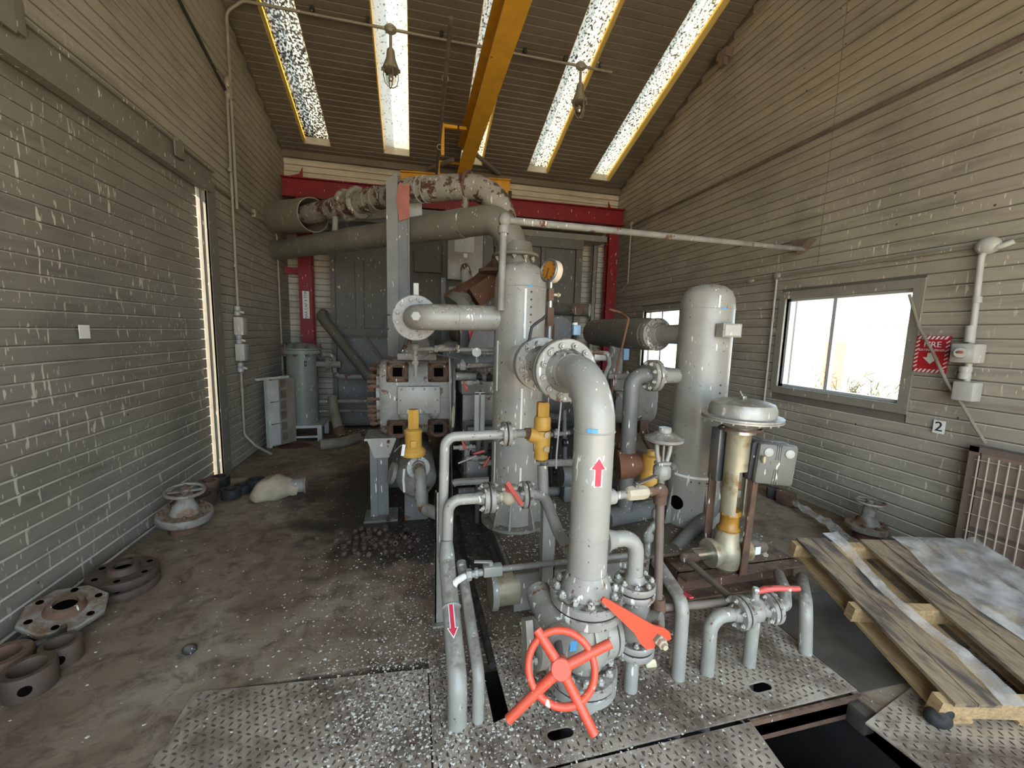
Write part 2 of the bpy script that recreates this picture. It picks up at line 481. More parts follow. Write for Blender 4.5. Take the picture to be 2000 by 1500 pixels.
def wood_mat(name, col, stain):
    t = NT(name)
    c = t.ramp(t.noise(1.0, 5, 0.6, t.mapv((70, 5, 70)), 0.5), [(0.3, tuple(v * 0.6 for v in col)), (0.55, col), (0.75, tuple(v * 1.2 for v in col))])
    c = t.mix(t.ramp(t.noise(1.0, 4, 0.6, t.mapv((14, 2.2, 14))), [(0.46, 0.0), (0.60, stain)]), c, (0.055, 0.045, 0.04))
    t.bsdf(c, 0.75, 0.0, t.noise(1.0, 4, 0.6, t.mapv((120, 8, 120))), 0.2, 0.004)
    M[name] = t.m
wood_mat('wood', (0.30, 0.215, 0.13), 0.85)
wood_mat('wood_fresh', (0.48, 0.315, 0.15), 0.15)
def film_mat():
    t = NT('film')
    b = t.n('ShaderNodeBsdfPrincipled'); b.inputs['Base Color'].default_value = (0.62, 0.59, 0.55, 1); b.inputs['Roughness'].default_value = 0.25
    tr = t.n('ShaderNodeBsdfTransparent')
    mx = t.n('ShaderNodeMixShader'); t.l(t.ramp(t.noise(9, 5), [(0.35, 0.25), (0.7, 0.8)]), mx.inputs[0])
    t.l(tr.outputs[0], mx.inputs[1]); t.l(b.outputs[0], mx.inputs[2]); t.l(mx.outputs[0], t.out.inputs['Surface'])
    M['film'] = t.m
film_mat()
def glass_mat(name, rough=0.03, tint=(1, 1, 1), refl=0.06):
    t = NT(name)
    tr = t.n('ShaderNodeBsdfTransparent'); tr.inputs[0].default_value = (*tint, 1)
    gl = t.n('ShaderNodeBsdfGlossy'); gl.inputs['Roughness'].default_value = rough
    mx = t.n('ShaderNodeMixShader'); mx.inputs[0].default_value = refl
    t.l(tr.outputs[0], mx.inputs[1]); t.l(gl.outputs[0], mx.inputs[2]); t.l(mx.outputs[0], t.out.inputs['Surface'])
    M[name] = t.m
glass_mat('glass', 0.03, (0.96, 0.98, 0.97))
glass_mat('lamp_glass', 0.1, (0.85, 0.84, 0.80), 0.18)
# weathered translucent fibreglass roof light, speckled with dirt and leaf litter
def skylight_mat(name, lo, hi, col=(0.46, 0.45, 0.40)):
    t = NT(name)
    d = t.ramp(t.noise(42, 3, 0.6, t.mapv((1, 0.75, 0.75))), [(lo, 1.0), (hi, 0.0)])
    blot = t.ramp(t.noise(1.1, 3), [(0.3, 0.6), (0.6, 1.0)])
    k = t.math('MULTIPLY', d, blot)
    tl = t.n('ShaderNodeBsdfTranslucent'); t.l(t.mix(k, col, (0.03, 0.025, 0.02)), tl.inputs['Color'])
    df = t.n('ShaderNodeBsdfDiffuse'); t.l(t.mix(k, (0.45, 0.45, 0.42), (0.06, 0.05, 0.04)), df.inputs['Color'])
    tr = t.n('ShaderNodeBsdfTransparent'); t.l(t.mix(k, (0.62, 0.60, 0.55), (0.02, 0.02, 0.02)), tr.inputs['Color'])
    mx = t.n('ShaderNodeMixShader'); mx.inputs[0].default_value = 0.25
    t.l(tl.outputs[0], mx.inputs[1]); t.l(df.outputs[0], mx.inputs[2])
    m2 = t.n('ShaderNodeMixShader'); m2.inputs[0].default_value = 0.22
    t.l(mx.outputs[0], m2.inputs[1]); t.l(tr.outputs[0], m2.inputs[2]); t.l(m2.outputs[0], t.out.inputs['Surface'])
    M[name] = t.m
skylight_mat('roof_light_dirty', 0.47, 0.54)
skylight_mat('roof_light_speckled', 0.38, 0.48)
skylight_mat('roof_light_clean', 0.30, 0.42)
# yellowed fibreglass kerb of the roof lights
t = NT('kerb_yellow')
tl = t.n('ShaderNodeBsdfTranslucent'); tl.inputs['Color'].default_value = (0.75, 0.52, 0.12, 1)
df = t.n('ShaderNodeBsdfDiffuse'); df.inputs['Color'].default_value = (0.88, 0.68, 0.24, 1)
mx = t.n('ShaderNodeMixShader'); mx.inputs[0].default_value = 0.4
t.l(tl.outputs[0], mx.inputs[1]); t.l(df.outputs[0], mx.inputs[2]); t.l(mx.outputs[0], t.out.inputs['Surface'])
M['kerb_yellow'] = t.m

# ------------------------------------------------------------------ setting: floor, pit, walls, ceiling
TX0, TX1, TY0, TY1 = -0.95, 2.02, 0.55, 1.93      # trench under the tread plates
mb = MB()
mb.bbox(XL - 0.3, XR + 0.3, TY1, YB + 0.3, -0.15, 0)
mb.bbox(XL - 0.3, TX0, YF - 0.3, TY1, -0.15, 0)
mb.bbox(TX0, TX1, YF - 0.3, TY0, -0.15, 0)
mb.bbox(TX1, XR + 0.3, YF - 0.3, TY1, -0.15, 0)
struct('floor', mb, M['floor'], 'dirty brown concrete floor')
mb = MB()
mb.bbox(TX0 - 0.1, TX1 + 0.1, TY0 - 0.1, TY1 + 0.1, -1.0, -0.9)
mb.bbox(TX0 - 0.1, TX0, TY0 - 0.1, TY1 + 0.1, -0.9, -0.01); mb.bbox(TX1, TX1 + 0.1, TY0 - 0.1, TY1 + 0.1, -0.9, -0.01)
mb.bbox(TX0, TX1, TY1, TY1 + 0.1, -0.9, -0.01); mb.bbox(TX0, TX1, TY0 - 0.1, TY0, -0.9, -0.01)
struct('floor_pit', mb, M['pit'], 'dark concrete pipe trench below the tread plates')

# one siding board, unit length along x, 0.1 m pitch along y, face +z
def board_mesh(name, mat, pitch=0.1, th=0.011, ch=0.007, gap=0.008):
    prof = [(gap / 2, 0), (gap / 2, th - ch * 0.6), (gap / 2 + ch * 0.6, th), (pitch - gap / 2 - ch, th), (pitch - gap / 2, th - ch * 1.1), (pitch - gap / 2, 0)]
    n = len(prof)
    vs = [(0, p[0], p[1]) for p in prof] + [(1, p[0], p[1]) for p in prof]
    fs = [tuple(range(n - 1, -1, -1)), tuple(range(n, 2 * n))] + [(i, (i + 1) % n, n + (i + 1) % n, n + i) for i in range(n)]
    me = bpy.data.meshes.new(name); me.from_pydata(vs, [], fs); me.materials.append(mat)
    return me
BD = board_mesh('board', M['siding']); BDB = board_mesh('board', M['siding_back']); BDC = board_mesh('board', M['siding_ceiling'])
SLAT = board_mesh('slat', M['siding_door'], 0.1, 0.016, 0.008, 0.004)
Xa, Ya, Za = V((1, 0, 0)), V((0, 1, 0)), V((0, 0, 1))
def board(me, parent, org, L, H, N, length, name='board'):
    obj(name, me, None, parent, basis=frame(org, L * length, H, N))

def wall_gable_prism(x0, x1, holes=()):
    """gable wall slab with rectangular holes cut (y0,y1,z0,z1)"""
    mb = MB()
    ys = sorted({YF, YB + 0.15, RIDGE} | {h[0] for h in holes} | {h[1] for h in holes})
    for a, b in zip(ys, ys[1:]):
        hs = sorted([h for h in holes if h[0] <= a + 1e-6 and h[1] >= b - 1e-6], key=lambda h: h[2])
        z = -0.1
        for h in hs:
            if h[2] > z: mb.bbox(x0, x1, a, b, z, h[2])
            z = h[3]
        za, zb = ceil_z(a) + 0.1, ceil_z(b) + 0.1
        mb.add([(x0, a, z), (x1, a, z), (x1, b, z), (x0, b, z), (x0, a, za), (x1, a, za), (x1, b, zb), (x0, b, zb)],
               [(3, 2, 1, 0), (4, 5, 6, 7), (0, 1, 5, 4), (1, 2, 6, 5), (2, 3, 7, 6), (3, 0, 4, 7)])
    return mb
def gable_rows(parent, me, X, N, L, holes, seams):
    k = 0
    while True:
        z0 = k * 0.1; k += 1
        if z0 > 6.0: break
        zm = z0 + 0.1
        y1 = YB if zm <= CZ else YB - (zm - CZ) / CS
        y0 = YF if zm <= CZ else RIDGE - (CZ + CS * (YB - RIDGE) - zm) / CS
        if y1 - y0 < 0.1: break
        y0 = max(y0, 1.0 if z0 < 4.6 else 2.0)
        cuts = [(y0, y1)]
        for h in holes:
            if h[2] < zm - 0.02 and h[3] > z0 + 0.02:
                new = []
                for a, b in cuts:
                    if h[1] <= a or h[0] >= b: new.append((a, b)); continue
                    if h[0] > a: new.append((a, h[0]))
                    if h[1] < b: new.append((h[1], b))
                cuts = new
        for sy, sz in seams:
            if z0 >= sz:
                new = []
                for a, b in cuts:
                    if a < sy < b: new += [(a, sy - 0.004), (sy + 0.004, b)]
                    else: new.append((a, b))
                cuts = new
        for a, b in cuts:
            if b - a < 0.03: continue
            org = (X, a, z0) if L.y > 0 else (X, b, z0)
            board(me, parent, org, L, Za, N, b - a)

DOOR = (0.7, 4.83, 0.0, 3.05)
LHOLE = [(0.7, 4.83, -0.1, 3.05)]
wl = struct('wall_left', wall_gable_prism(XL - 0.16, XL - 0.012, LHOLE), M['wall_core'], 'left wall of tan ribbed metal siding')
gable_rows(wl, BD, XL - 0.012, Xa, Ya, [(0.6, 5.0, -0.1, 3.2)], [(4.02, 3.1)])
W1 = (2.50, 3.67, 1.15, 2.10); W2 = (5.35, 6.50, 1.15, 2.10)
wr = struct('wall_right', wall_gable_prism(XR + 0.012, XR + 0.16, [W1, W2]), M['wall_core'], 'right wall of tan ribbed metal siding')
gable_rows(wr, BD, XR + 0.012, -Xa, -Ya, [(W1[0] - .07, W1[1] + .07, W1[2] - .07, W1[3] + .07), (W2[0] - .07, W2[1] + .07, W2[2] - .07, W2[3] + .07)], [(3.36, 2.4)])
mb = MB(); mb.bbox(XL - 0.16, XR + 0.16, YB + 0.012, YB + 0.16, -0.1, CZ + 0.15)
wb = struct('wall_back', mb, M['wall_core'], 'back wall of cream horizontal boards')
for k in range(45):
    for a, b in ((XL, 0.93), (0.94, XR)):
        board(BDB, wb, (a, YB + 0.012, k * 0.1), Xa, Za, -Ya, b - a)
mb = MB()
mb.bbox(XL - 0.16, -1.3, YF - 0.15, YF, -0.1, 4.7); mb.bbox(3.2, XR + 0.16, YF - 0.15, YF, -0.1, 4.7); mb.bbox(-1.3, 3.2, YF - 0.15, YF, 3.8, 4.7)
struct('wall_front', mb, M['wall_core'], 'wall behind the viewer with a wide open doorway')

# ceiling: strips of ribbed panel between the long roof lights
SKY = [(-1.69, -1.28), (-0.47, -0.05), (0.79, 1.19), (2.0, 2.4), (3.22, 3.63)]
SY0, SY1 = 3.45, 7.57
nl = sqrt(1 + CS * CS)
Hs = V((0, -1 / nl, CS / nl)); Ns = V((0, -CS / nl, -1 / nl))
def slab(mb, x0, x1, ya, yb, t0=0.0, t1=0.12):
    """piece of the sloping roof between depths ya<yb, thickness above the ceiling face"""
    P = []
    for t in (t0, t1):
        for y in (ya, yb):
            for x in (x0, x1):
                P.append((x, y, ceil_z(y) + 0.014 + t))
    mb.add(P, [(0, 1, 3, 2), (4, 6, 7, 5), (0, 4, 5, 1), (2, 3, 7, 6), (0, 2, 6, 4), (1, 5, 7, 3)])
mb = MB()
edges = [XL - 0.16] + [e for s in SKY for e in s] + [XR + 0.16]
for i in range(0, len(edges), 2): slab(mb, edges[i], edges[i + 1], RIDGE, YB + 0.16)
for a, b in SKY: slab(mb, a, b, RIDGE, SY0); slab(mb, a, b, SY1, YB + 0.16)
slab(mb, XL - 0.16, XR + 0.16, YF - 0.1, RIDGE)
ce = struct('ceiling', mb, M['wall_core'], 'sloping brown ribbed ceiling')
n_rows = int((YB - 4.1) * nl / 0.1)
for k in range(n_rows):
    org0 = V((0, YB, CZ + 0.014)) + Hs * (k * 0.1)
    yk = org0.y
    if yk > SY1: spans = [(XL, 0.95), (0.95, XR)]
    else: spans = [(XL, SKY[0][0])] + [(SKY[i][1], SKY[i + 1][0]) for i in range(4)] + [(SKY[4][1], XR)]
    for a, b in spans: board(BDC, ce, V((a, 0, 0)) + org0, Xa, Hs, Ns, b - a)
kinds = ['roof_light_dirty', 'roof_light_clean', 'roof_light_speckled', 'roof_light_speckled', 'roof_light_speckled']
slab_lab = ['roof light nearest the left wall, blackened with dirt', 'whitest roof light, second from the left wall', 'roof light half hidden by the yellow beam', 'speckled roof light just right of the yellow beam', 'speckled roof light nearest the right wall']
for i, (a, b) in enumerate(SKY):
    r = thing('roof_light', slab_lab[i], 'roof light', ((a + b) / 2, SY1, ceil_z(SY1) + 0.1), 'long roof lights')
    r['kind'] = 'structure'
    mb = MB(); slab(mb, a + 0.006, b - 0.006, SY0, SY1, 0.155, 0.160); obj('pane', mb, M[kinds[i]], r, ang=None)
    for nm, (p, q) in (('kerb', (a, a + 0.006)), ('kerb', (b - 0.006, b))):
        mb = MB(); slab(mb, p, q, SY0, SY1, -0.005, 0.30); obj(nm, mb, M['kerb_yellow'], r, ang=None)
    mb = MB(); slab(mb, a, b, SY1 - 0.006, SY1, -0.005, 0.30); obj('end_board', mb, M['cream_cabinet'], r, ang=None)
    mb = MB(); slab(mb, a, b, SY0, SY0 + 0.006, -0.005, 0.30); obj('end_board', mb, M['cream_cabinet'], r, ang=None)
# dark closure flashing along the eaves at the back wall
mb = MB(); mb.bbox(XL, XR, YB - 0.05, YB, CZ - 0.10, CZ + 0.0); struct('trim_1', mb, M['siding_ceiling'], 'brown closure strip under the ceiling at the back wall')

# ------------------------------------------------------------------ left overhead door
dr = thing('door_1', 'closed grey slatted roll door with bright gap at its edge', 'door', (XL, 2.7, 0)); dr['kind'] = 'structure'
for k in range(31):
    e = 4.862 - 0.004 * (k % 2)
    board(SLAT, dr, (XL - 0.05, 0.7, k * 0.1 + 0.015), Ya, Za, Xa, e - 0.06 - 0.7, 'slat')
mb = MB(); mb.bbox(XL - 0.062, XL - 0.051, 0.7, 4.76, 0.0, 3.10); obj('slat_backing', mb, M['siding_door'], dr)  # sheet added behind the slats to stop daylight showing between them
mb = MB(); mb.bbox(XL - 0.06, XL - 0.03, 0.7, 4.75, 0.0, 0.02); obj('bottom_bar', mb, M['trim_grey'], dr)
mb = MB(); mb.bbox(XL - 0.16, XL + 0.045, 4.84, 4.98, 0, 3.10); mb.bbox(XL + 0.03, XL + 0.05, 4.84, 5.02, 0, 3.1)
struct('trim_2', mb, M['trim_grey'], 'grey steel door jamb beside the bright gap')
mb = MB(); mb.bbox(XL - 0.16, XL + 0.045, 0.5, 4.98, 3.06, 3.20); mb.bbox(XL - 0.03, XL + 0.07, 0.5, 4.98, 3.20, 3.22)
mb.bbox(XL + 0.0, XL + 0.07, 0.5, 4.9, 2.98, 3.06)
struct('trim_3', mb, M['trim_grey'], 'dark steel header over the roll door')
mb = MB(); mb.bbox(XL - 0.01, XL + 0.012, 0.7, 7.6, 0.0, 0.03)
struct('baseboard_left', mb, M['wall_core'], 'dark sill strip along the left wall')

# ------------------------------------------------------------------ windows in the right wall
def window(n, w, label):
    y0, y1, z0, z1 = w
    r = thing('window_%d' % n, label, 'window', (XR, (y0 + y1) / 2, z0)); r['kind'] = 'structure'
    mb = MB()
    f = 0.075
    for a, b, c, d in ((y0 - f, y1 + f, z1, z1 + f), (y0 - f, y1 + f, z0 - f, z0), (y0 - f, y0, z0, z1), (y1, y1 + f, z0, z1)):
        mb.bbox(XR - 0.012, XR + 0.05, a, b, c, d)
    obj('casing', mb, M['win_frame'], r)
    mb = MB(); s = 0.028
    for a, b, c, d in ((y0, y1, z1 - s, z1), (y0, y1, z0, z0 + s), (y0, y0 + s, z0, z1), (y1 - s, y1, z0, z1)):
        mb.bbox(XR + 0.04, XR + 0.10, a, b, c, d)
    obj('sash', mb, M['win_alu'], r)
    ym = y0 + (y1 - y0) * 0.57
    mb = MB(); mb.bbox(XR + 0.045, XR + 0.09, ym - 0.018, ym + 0.018, z0 + s, z1 - s); obj('mullion', mb, M['win_alu'], r)
    for a, b in ((y0 + s, ym - 0.018), (ym + 0.018, y1 - s)):
        mb = MB(); mb.bbox(XR + 0.066, XR + 0.070, a, b, z0 + s, z1 - s); obj('pane', mb, M['glass'], r, ang=None)
    return r
window(1, W1, 'large sliding window with bright daylight beside the red sign')
window(2, W2, 'far window half hidden behind the right grey tank')

# outside: bare ground, a small outbuilding and dry weeds
mb = MB()
mb.bbox(-60, XL - 0.2, -60, 90, -0.4, -0.3); mb.bbox(XR + 0.2, 90, -60, 90, -0.4, -0.3)
mb.bbox(XL - 0.2, XR + 0.2, -60, YF - 0.2, -0.4, -0.3); mb.bbox(XL - 0.2, XR + 0.2, YB + 0.2, 90, -0.4, -0.3)
g = struct('ground', mb, M['sand'], 'pale bare ground outside')
ob = thing('outbuilding', 'small shed seen through the large window', 'shed', (19.5, 14.2, -0.3))
mb = MB(); mb.bbox(18, 21, 13.2, 15.4, -0.3, 2.3); obj('wall', mb, M['outside_wall'], ob)
mb = MB(); mb.bbox(17.7, 21.3, 12.9, 15.7, 2.3, 2.5); obj('roof', mb, M['outside_roof'], ob)
mb = MB(); mb.bbox(17.97, 18.0, 13.6, 14.5, -0.3, 1.7); obj('door', mb, M['outside_door'], ob)
def weed(loc, h, seed, label):
    rr = random.Random(seed); mb = MB()
    for k in range(26):
        a = rr.uniform(0, 2 * pi); l = h * rr.uniform(0.6, 1.0); b = V(loc) + V((rr.uniform(-.25, .25), rr.uniform(-.25, .25), 0))
        tip = b + V((cos(a) * l * 0.4, sin(a) * l * 0.4, l))
        mb.sweep([b, (b + tip) / 2 + V((0, 0, l * 0.1)), tip], [0.012, 0.009, 0.002], 4)
        for q in range(4):
            c = b.lerp(tip, 0.35 + 0.16 * q); d = V((rr.uniform(-1, 1), rr.uniform(-1, 1), 0.6)) * l * 0.16
            mb.sweep([c, c + d], [0.010, 0.003], 3)
    tag(obj('weed', mb, M['shrub']), label, 'weed', 'dry weeds outside the window')
for i, (x, y, h) in enumerate([(6.4, 4.0, 1.55), (7.4, 5.2, 1.6), (6.6, 2.9, 1.45), (8.6, 6.6, 1.7), (7.8, 3.6, 1.5)]):
    weed((x, y, -0.3), h, i, 'dry brown weed outside the large window')

# ------------------------------------------------------------------ helpers for pipework
def _bolt():
    mb = MB(); mb.hexp((0, 0, 0), (0, 0, 1), 1.0, 0.95); mb.lathe([(0.55, 0.9), (0.55, 1.45), (0.42, 1.6)], (0, 0, 0), (0, 0, 1), 8)
    return mb
BOLT = {}
def bolt_mesh(mat):
    if mat not in BOLT:
        BOLT[mat] = _bolt().mesh('bolt', 40); BOLT[mat].materials.append(M[mat])
    return BOLT[mat]
def bolts(parent, c, ax, R, nb, bs, mat='bolt_pale', ph=0.5):
    e1, e2 = perp(ax)
    for k in range(nb):
        a = 2 * pi * (k + ph) / nb
        p = V(c) + (e1 * cos(a) + e2 * sin(a)) * R
        obj('bolt', bolt_mesh(mat), None, parent, basis=along(p, ax, a, bs))
def flange(parent, c, ax, r, th, mat='grey', nb=8, bs=0.012, hub=0, rp=0.05, name='flange', bmat='bolt_pale'):
    """disc from c outward along ax, bolts on its outer face"""
    ax = V(ax).normalized(); c = V(c)
    prof = [(r * 0.97, 0), (r, th * 0.12), (r, th * 0.88), (r * 0.97, th)]
    if hub: prof += [(rp * 1.32, th), (rp * 1.22, th + hub * 0.35), (rp * 1.02, th + hub)]
    mb = MB(); mb.lathe(prof, c, ax, 36)
    f = obj(name, mb, M['grey_flange' if mat == 'grey' else mat], parent)
    if nb: bolts(f, c + ax * th, ax, r * 0.80, nb, bs, bmat)
    return f
def flange_pair(parent, c, ax, r, th, mat='grey', nb=8, bs=0.012, hub=0, rp=0.05, gap=0.008):
    ax = V(ax).normalized(); c = V(c)
    mb = MB(); mb.cyl(c - ax * gap / 2, c + ax * gap / 2, r * 0.955, n=36); obj('gasket', mb, M['gasket'], parent)
    flange(parent, c + ax * gap / 2, ax, r, th, mat, nb, bs, hub, rp)
    flange(parent, c - ax * gap / 2, -ax, r, th, mat, nb, bs, hub, rp)
def tube_obj(name, pts, r, mat, parent=None, bend=None, n=16):
    mb = MB(); mb.pipe(pts, r, bend, n); return obj(name, mb, M[mat], parent)
def ring_weld(parent, c, ax, r, mat='grey', w=0.004):
    mb = MB(); mb.torus(c, ax, r, w, 32, 6); return obj('weld_bead', mb, M[mat], parent)
def cyl_obj(name, a, b, r, mat, parent=None, r2=None, n=20):
    mb = MB(); mb.cyl(a, b, r, r2, n); return obj(name, mb, M[mat], parent)
def text_mesh(txt, size, mat, thick=0.001):
    cu = bpy.data.curves.new('lettering', 'FONT'); cu.body = txt; cu.size = size; cu.extrude = thick
    cu.align_x = 'CENTER'; cu.align_y = 'CENTER'; cu.resolution_u = 3
    o = bpy.data.objects.new('tmp_text', cu); C.objects.link(o)
    dg = bpy.context.evaluated_depsgraph_get()
    me = bpy.data.meshes.new_from_object(o.evaluated_get(dg))
    bpy.data.objects.remove(o); bpy.data.curves.remove(cu)
    me.materials.clear(); me.materials.append(M[mat])
    return me

paint('bolt_pale', (0.46, 0.43, 0.37), 0.4, 0.2, rust=0.35, rustcol=(0.16, 0.09, 0.05), rscale=40, drop=0.3)
# ------------------------------------------------------------------ overhead: monorail beam
bm_ = thing('crane_beam', 'yellow overhead monorail beam running along the ceiling', 'beam', (0.83, 7.3, 4.3))
mb = MB(); mb.ibeam((0.83, 2.2, 4.50), (0.83, 7.25, 4.50), 0.21, 0.40, 0.018, 0.011); obj('rail', mb, M['yellow_beam'], bm_)
mb = MB(); mb.bbox(0.60, 0.725, 5.98, 6.02, 4.42, 4.46); mb.bbox(0.38, 0.62, 5.98, 6.02, 4.42, 4.46); mb.bbox(0.38, 0.42, 5.97, 6.03, 4.05, 4.46); obj('hanger_bracket', mb, M['yellow_beam'], bm_)
mb = MB(); mb.bbox(0.40, 0.75, 7.18, 7.21, 4.42, 4.45); mb.bbox(0.40, 0.435, 7.17, 7.22, 4.05, 4.45); obj('hanger_bracket', mb, M['yellow_beam'], bm_)
for yy, zz in ((6.0, 4.16), (5.05, 4.5)):
    mb = MB(); mb.torus((0.36, yy, zz), (0, 1, 0), 0.035, 0.007, 16, 6); obj('ring', mb, M['conduit'], bm_)
tag(cyl_obj('hanging_pipe', (0.36, 7.15, 4.02), (0.36, 4.3, 4.62), 0.022, 'rust_pipe'), 'thin brown pipe hung from brackets left of the yellow beam', 'pipe')
# end plate of the beam over the red frame
ep = thing('beam_support', 'yellow steel support lying on the red frame under the beam end', 'beam', (0.8, 7.3, 4.0))
mb = MB(); mb.ibeam((-0.191, 7.28, 4.057), (1.651, 7.28, 4.118), 0.14, 0.36, 0.014, 0.012); obj('rail', mb, M['yellow_beam'], ep)
mb = MB(); mb.box((1.648, 7.26, 4.06), (0.05, 0.06, 0.10)); obj('end_stop', mb, M['black_iron'], ep)
for a, b, lb in (((0.271, 7.5, 4.413), (0.625, 6.9, 4.374), 'thin grey knee brace on the left of the beam end'), ((0.951, 6.9, 4.521), (1.507, 7.55, 4.486), 'thin grey knee brace on the right of the beam end')):
    mb = MB(); mb.beam(a, b, 0.05, 0.05); tag(obj('knee_brace', mb, M['trim_grey']), lb, 'brace', 'knee braces at the beam end')

# ------------------------------------------------------------------ overhead lamps on a conduit
CY, CZc = 5.5, 5.19
lc = thing('ceiling_conduit', 'thin grey conduit crossing under the ceiling with two lamps', 'conduit', (-1.97, CY, 3.0))
tube_obj('tube', [(-1.975, 5.52, 2.99), (-1.975, 5.52, 5.06), (-1.80, 5.50, CZc), (2.62, CY, CZc - 0.0)], 0.017, 'conduit', lc, 0.12, 10)
for x in (-1.1, -0.5, 0.35, 1.4, 1.95, 2.42):
    mb = MB(); mb.bbox(x - 0.02, x + 0.02, CY - 0.03, CY + 0.03, CZc + 0.012, CZc + 0.075); obj('strap', mb, M['black_iron'], lc)
def lamp(x, label):
    t = thing('pendant_lamp', label, 'lamp', (x, CY, CZc - 0.62), 'caged lamps under the ceiling')
    mb = MB(); mb.lathe([(0.045, -0.03), (0.055, -0.02), (0.055, 0.02), (0.045, 0.03)], (x, CY - 0.01, CZc), (0, -1, 0.3), 20); mb.ell((x, CY, CZc), (0.075, 0.05, 0.055)); obj('junction_box', mb, M['conduit'], t)
    for k in range(3):
        mb = MB(); mb.box((x, CY - 0.047, CZc - 0.022 + k * 0.02), (0.07, 0.006, 0.006)); obj('grip_bar', mb, M['galv'], t)
    cyl_obj('stem', (x, CY, CZc - 0.05), (x, CY, CZc - 0.22), 0.018, 'conduit', t)
    mb = MB(); mb.lathe([(0.022, 0), (0.045, -0.03), (0.055, -0.12), (0.085, -0.20), (0.10, -0.235), (0.10, -0.25), (0.075, -0.255)], (x, CY, CZc - 0.20), (0, 0, 1), 24); obj('housing', mb, M['conduit'], t)
    for k in range(6):
        a = k * pi / 3; mb = MB(); mb.box((x + 0.10 * cos(a), CY + 0.10 * sin(a), CZc - 0.445), (0.022, 0.022, 0.03)); obj('clamp_lug', mb, M['conduit'], t)
    mb = MB(); mb.lathe([(0.062, 0), (0.066, -0.06), (0.058, -0.12), (0.035, -0.155), (0.0, -0.168)], (x, CY, CZc - 0.45), (0, 0, 1), 20); obj('globe', mb, M['lamp_glass'], t)
    mb = MB(); mb.ell((x, CY, CZc - 0.53), (0.03, 0.03, 0.045)); obj('bulb', mb, M['box_grey'], t)
    for k in range(4):
        a = k * pi / 2 + 0.3; d = V((cos(a), sin(a), 0))
        o = V((x, CY, CZc - 0.45)); mb = MB()
        mb.sweep([o + d * 0.085, o + d * 0.088 - Za * 0.08, o + d * 0.07 - Za * 0.15, o + d * 0.03 - Za * 0.185, o - Za * 0.19], 0.006, 6); obj('guard_bar', mb, M['conduit'], t)
    return t
lamp(-0.25, 'caged pendant lamp below the whitest roof light')
lamp(2.17, 'caged pendant lamp right of the yellow beam')

# ------------------------------------------------------------------ left wall conduit run with switches
c1 = thing('wall_conduit', 'vertical grey conduit with two switch boxes on left wall', 'conduit', (-1.99, 5.45, 0.3))
tube_obj('tube', [(-2.005, 5.50, 4.32), (-2.005, 5.45, 0.35), (-1.90, 5.47, 0.20), (-1.75, 5.55, 0.06)], 0.016, 'conduit', c1, 0.1, 10)
for z in (4.34, 4.22):
    mb = MB(); mb.ell((-2.0, 5.51, z), (0.035, 0.035, 0.06)); mb.cyl((-2.0, 5.51, z - 0.02), (-1.95, 5.51, z - 0.05), 0.016); obj('fitting', mb, M['conduit'], c1)
for z in (3.4, 2.35, 1.15, 0.9):
    mb = MB(); mb.lathe([(0.022, -0.02), (0.024, 0), (0.022, 0.02)], (-2.005, 5.46, z), (0, 0, 1), 12); obj('coupling', mb, M['conduit'], c1)
for px_, z0, z1 in ((0, 1.55, 1.76), (1, 1.25, 1.45)):
    sb = MB(); sb.cbox((-1.975, 5.44, (z0 + z1) / 2), (0.10, 0.15, z1 - z0), 0.012)
    b = obj('switch_box', sb, M['box_grey'], c1)
    mb = MB(); mb.cyl((-1.975, 5.52, (z0 + z1) / 2), (-1.975, 5.60, (z0 + z1) / 2), 0.035, 0.03, 12); mb.hexp((-1.975, 5.60, (z0 + z1) / 2), (0, 1, 0), 0.02, 0.04); obj('knob', mb, M['conduit'], b)
for z in (1.83, 1.50, 1.17):
    mb = MB(); mb.lathe([(0.022, -0.06), (0.034, -0.05), (0.034, -0.01), (0.026, 0.0), (0.034, 0.012), (0.034, 0.05), (0.022, 0.06)], (-2.0, 5.44, z), (0, 0, 1), 14)
    mb.cyl((-2.0, 5.44, z), (-1.94, 5.46, z - 0.02), 0.018, n=10); obj('union', mb, M['galv'], c1)
tag(tube_obj('wall_conduit', [(-2.015, 5.51, 4.24), (-2.015, 3.2, 4.95)], 0.016, 'black_iron'), 'dark conduit climbing the left wall above the roll door', 'conduit')
tag(tube_obj('wall_conduit', [(-2.015, 5.0, 3.12), (-2.015, 6.98, 3.10), (-2.0, 7.02, 3.0), (-2.0, 7.03, 0.9)], 0.014, 'conduit', None, 0.06), 'thin conduit bending down near the back left corner', 'conduit')
mb = MB(); mb.cbox((-2.015, 6.2, 3.12), (0.05, 0.10, 0.10), 0.008); tag(obj('junction_box', mb, M['conduit']), 'small junction box on conduit near the back left corner', 'junction box')
mb = MB(); mb.cbox((-2, 4.362, 3.175), (0.07, 0.10, 0.16), 0.01); mb.box((-1.965, 4.285, 3.148), (0.012, 0.075, 0.13)); tag(obj('wall_box', mb, M['trim_grey']), 'small grey box just above the roll door header', 'junction box')
mb = MB(); mb.cbox((-2, 2.8, 3.209), (0.08, 0.16, 0.18), 0.01); mb.box((-1.955, 2.735, 3.172), (0.012, 0.13, 0.15)); tag(obj('wall_box', mb, M['trim_grey']), 'dark box high on left wall at the picture corner', 'junction box')
mb = MB(); mb.box((-2.025, 3.154, 1.592), (0.004, 0.085, 0.085)); tag(obj('paper_label', mb, M['sign_white']), 'small torn white label stuck on the roll door', 'label')

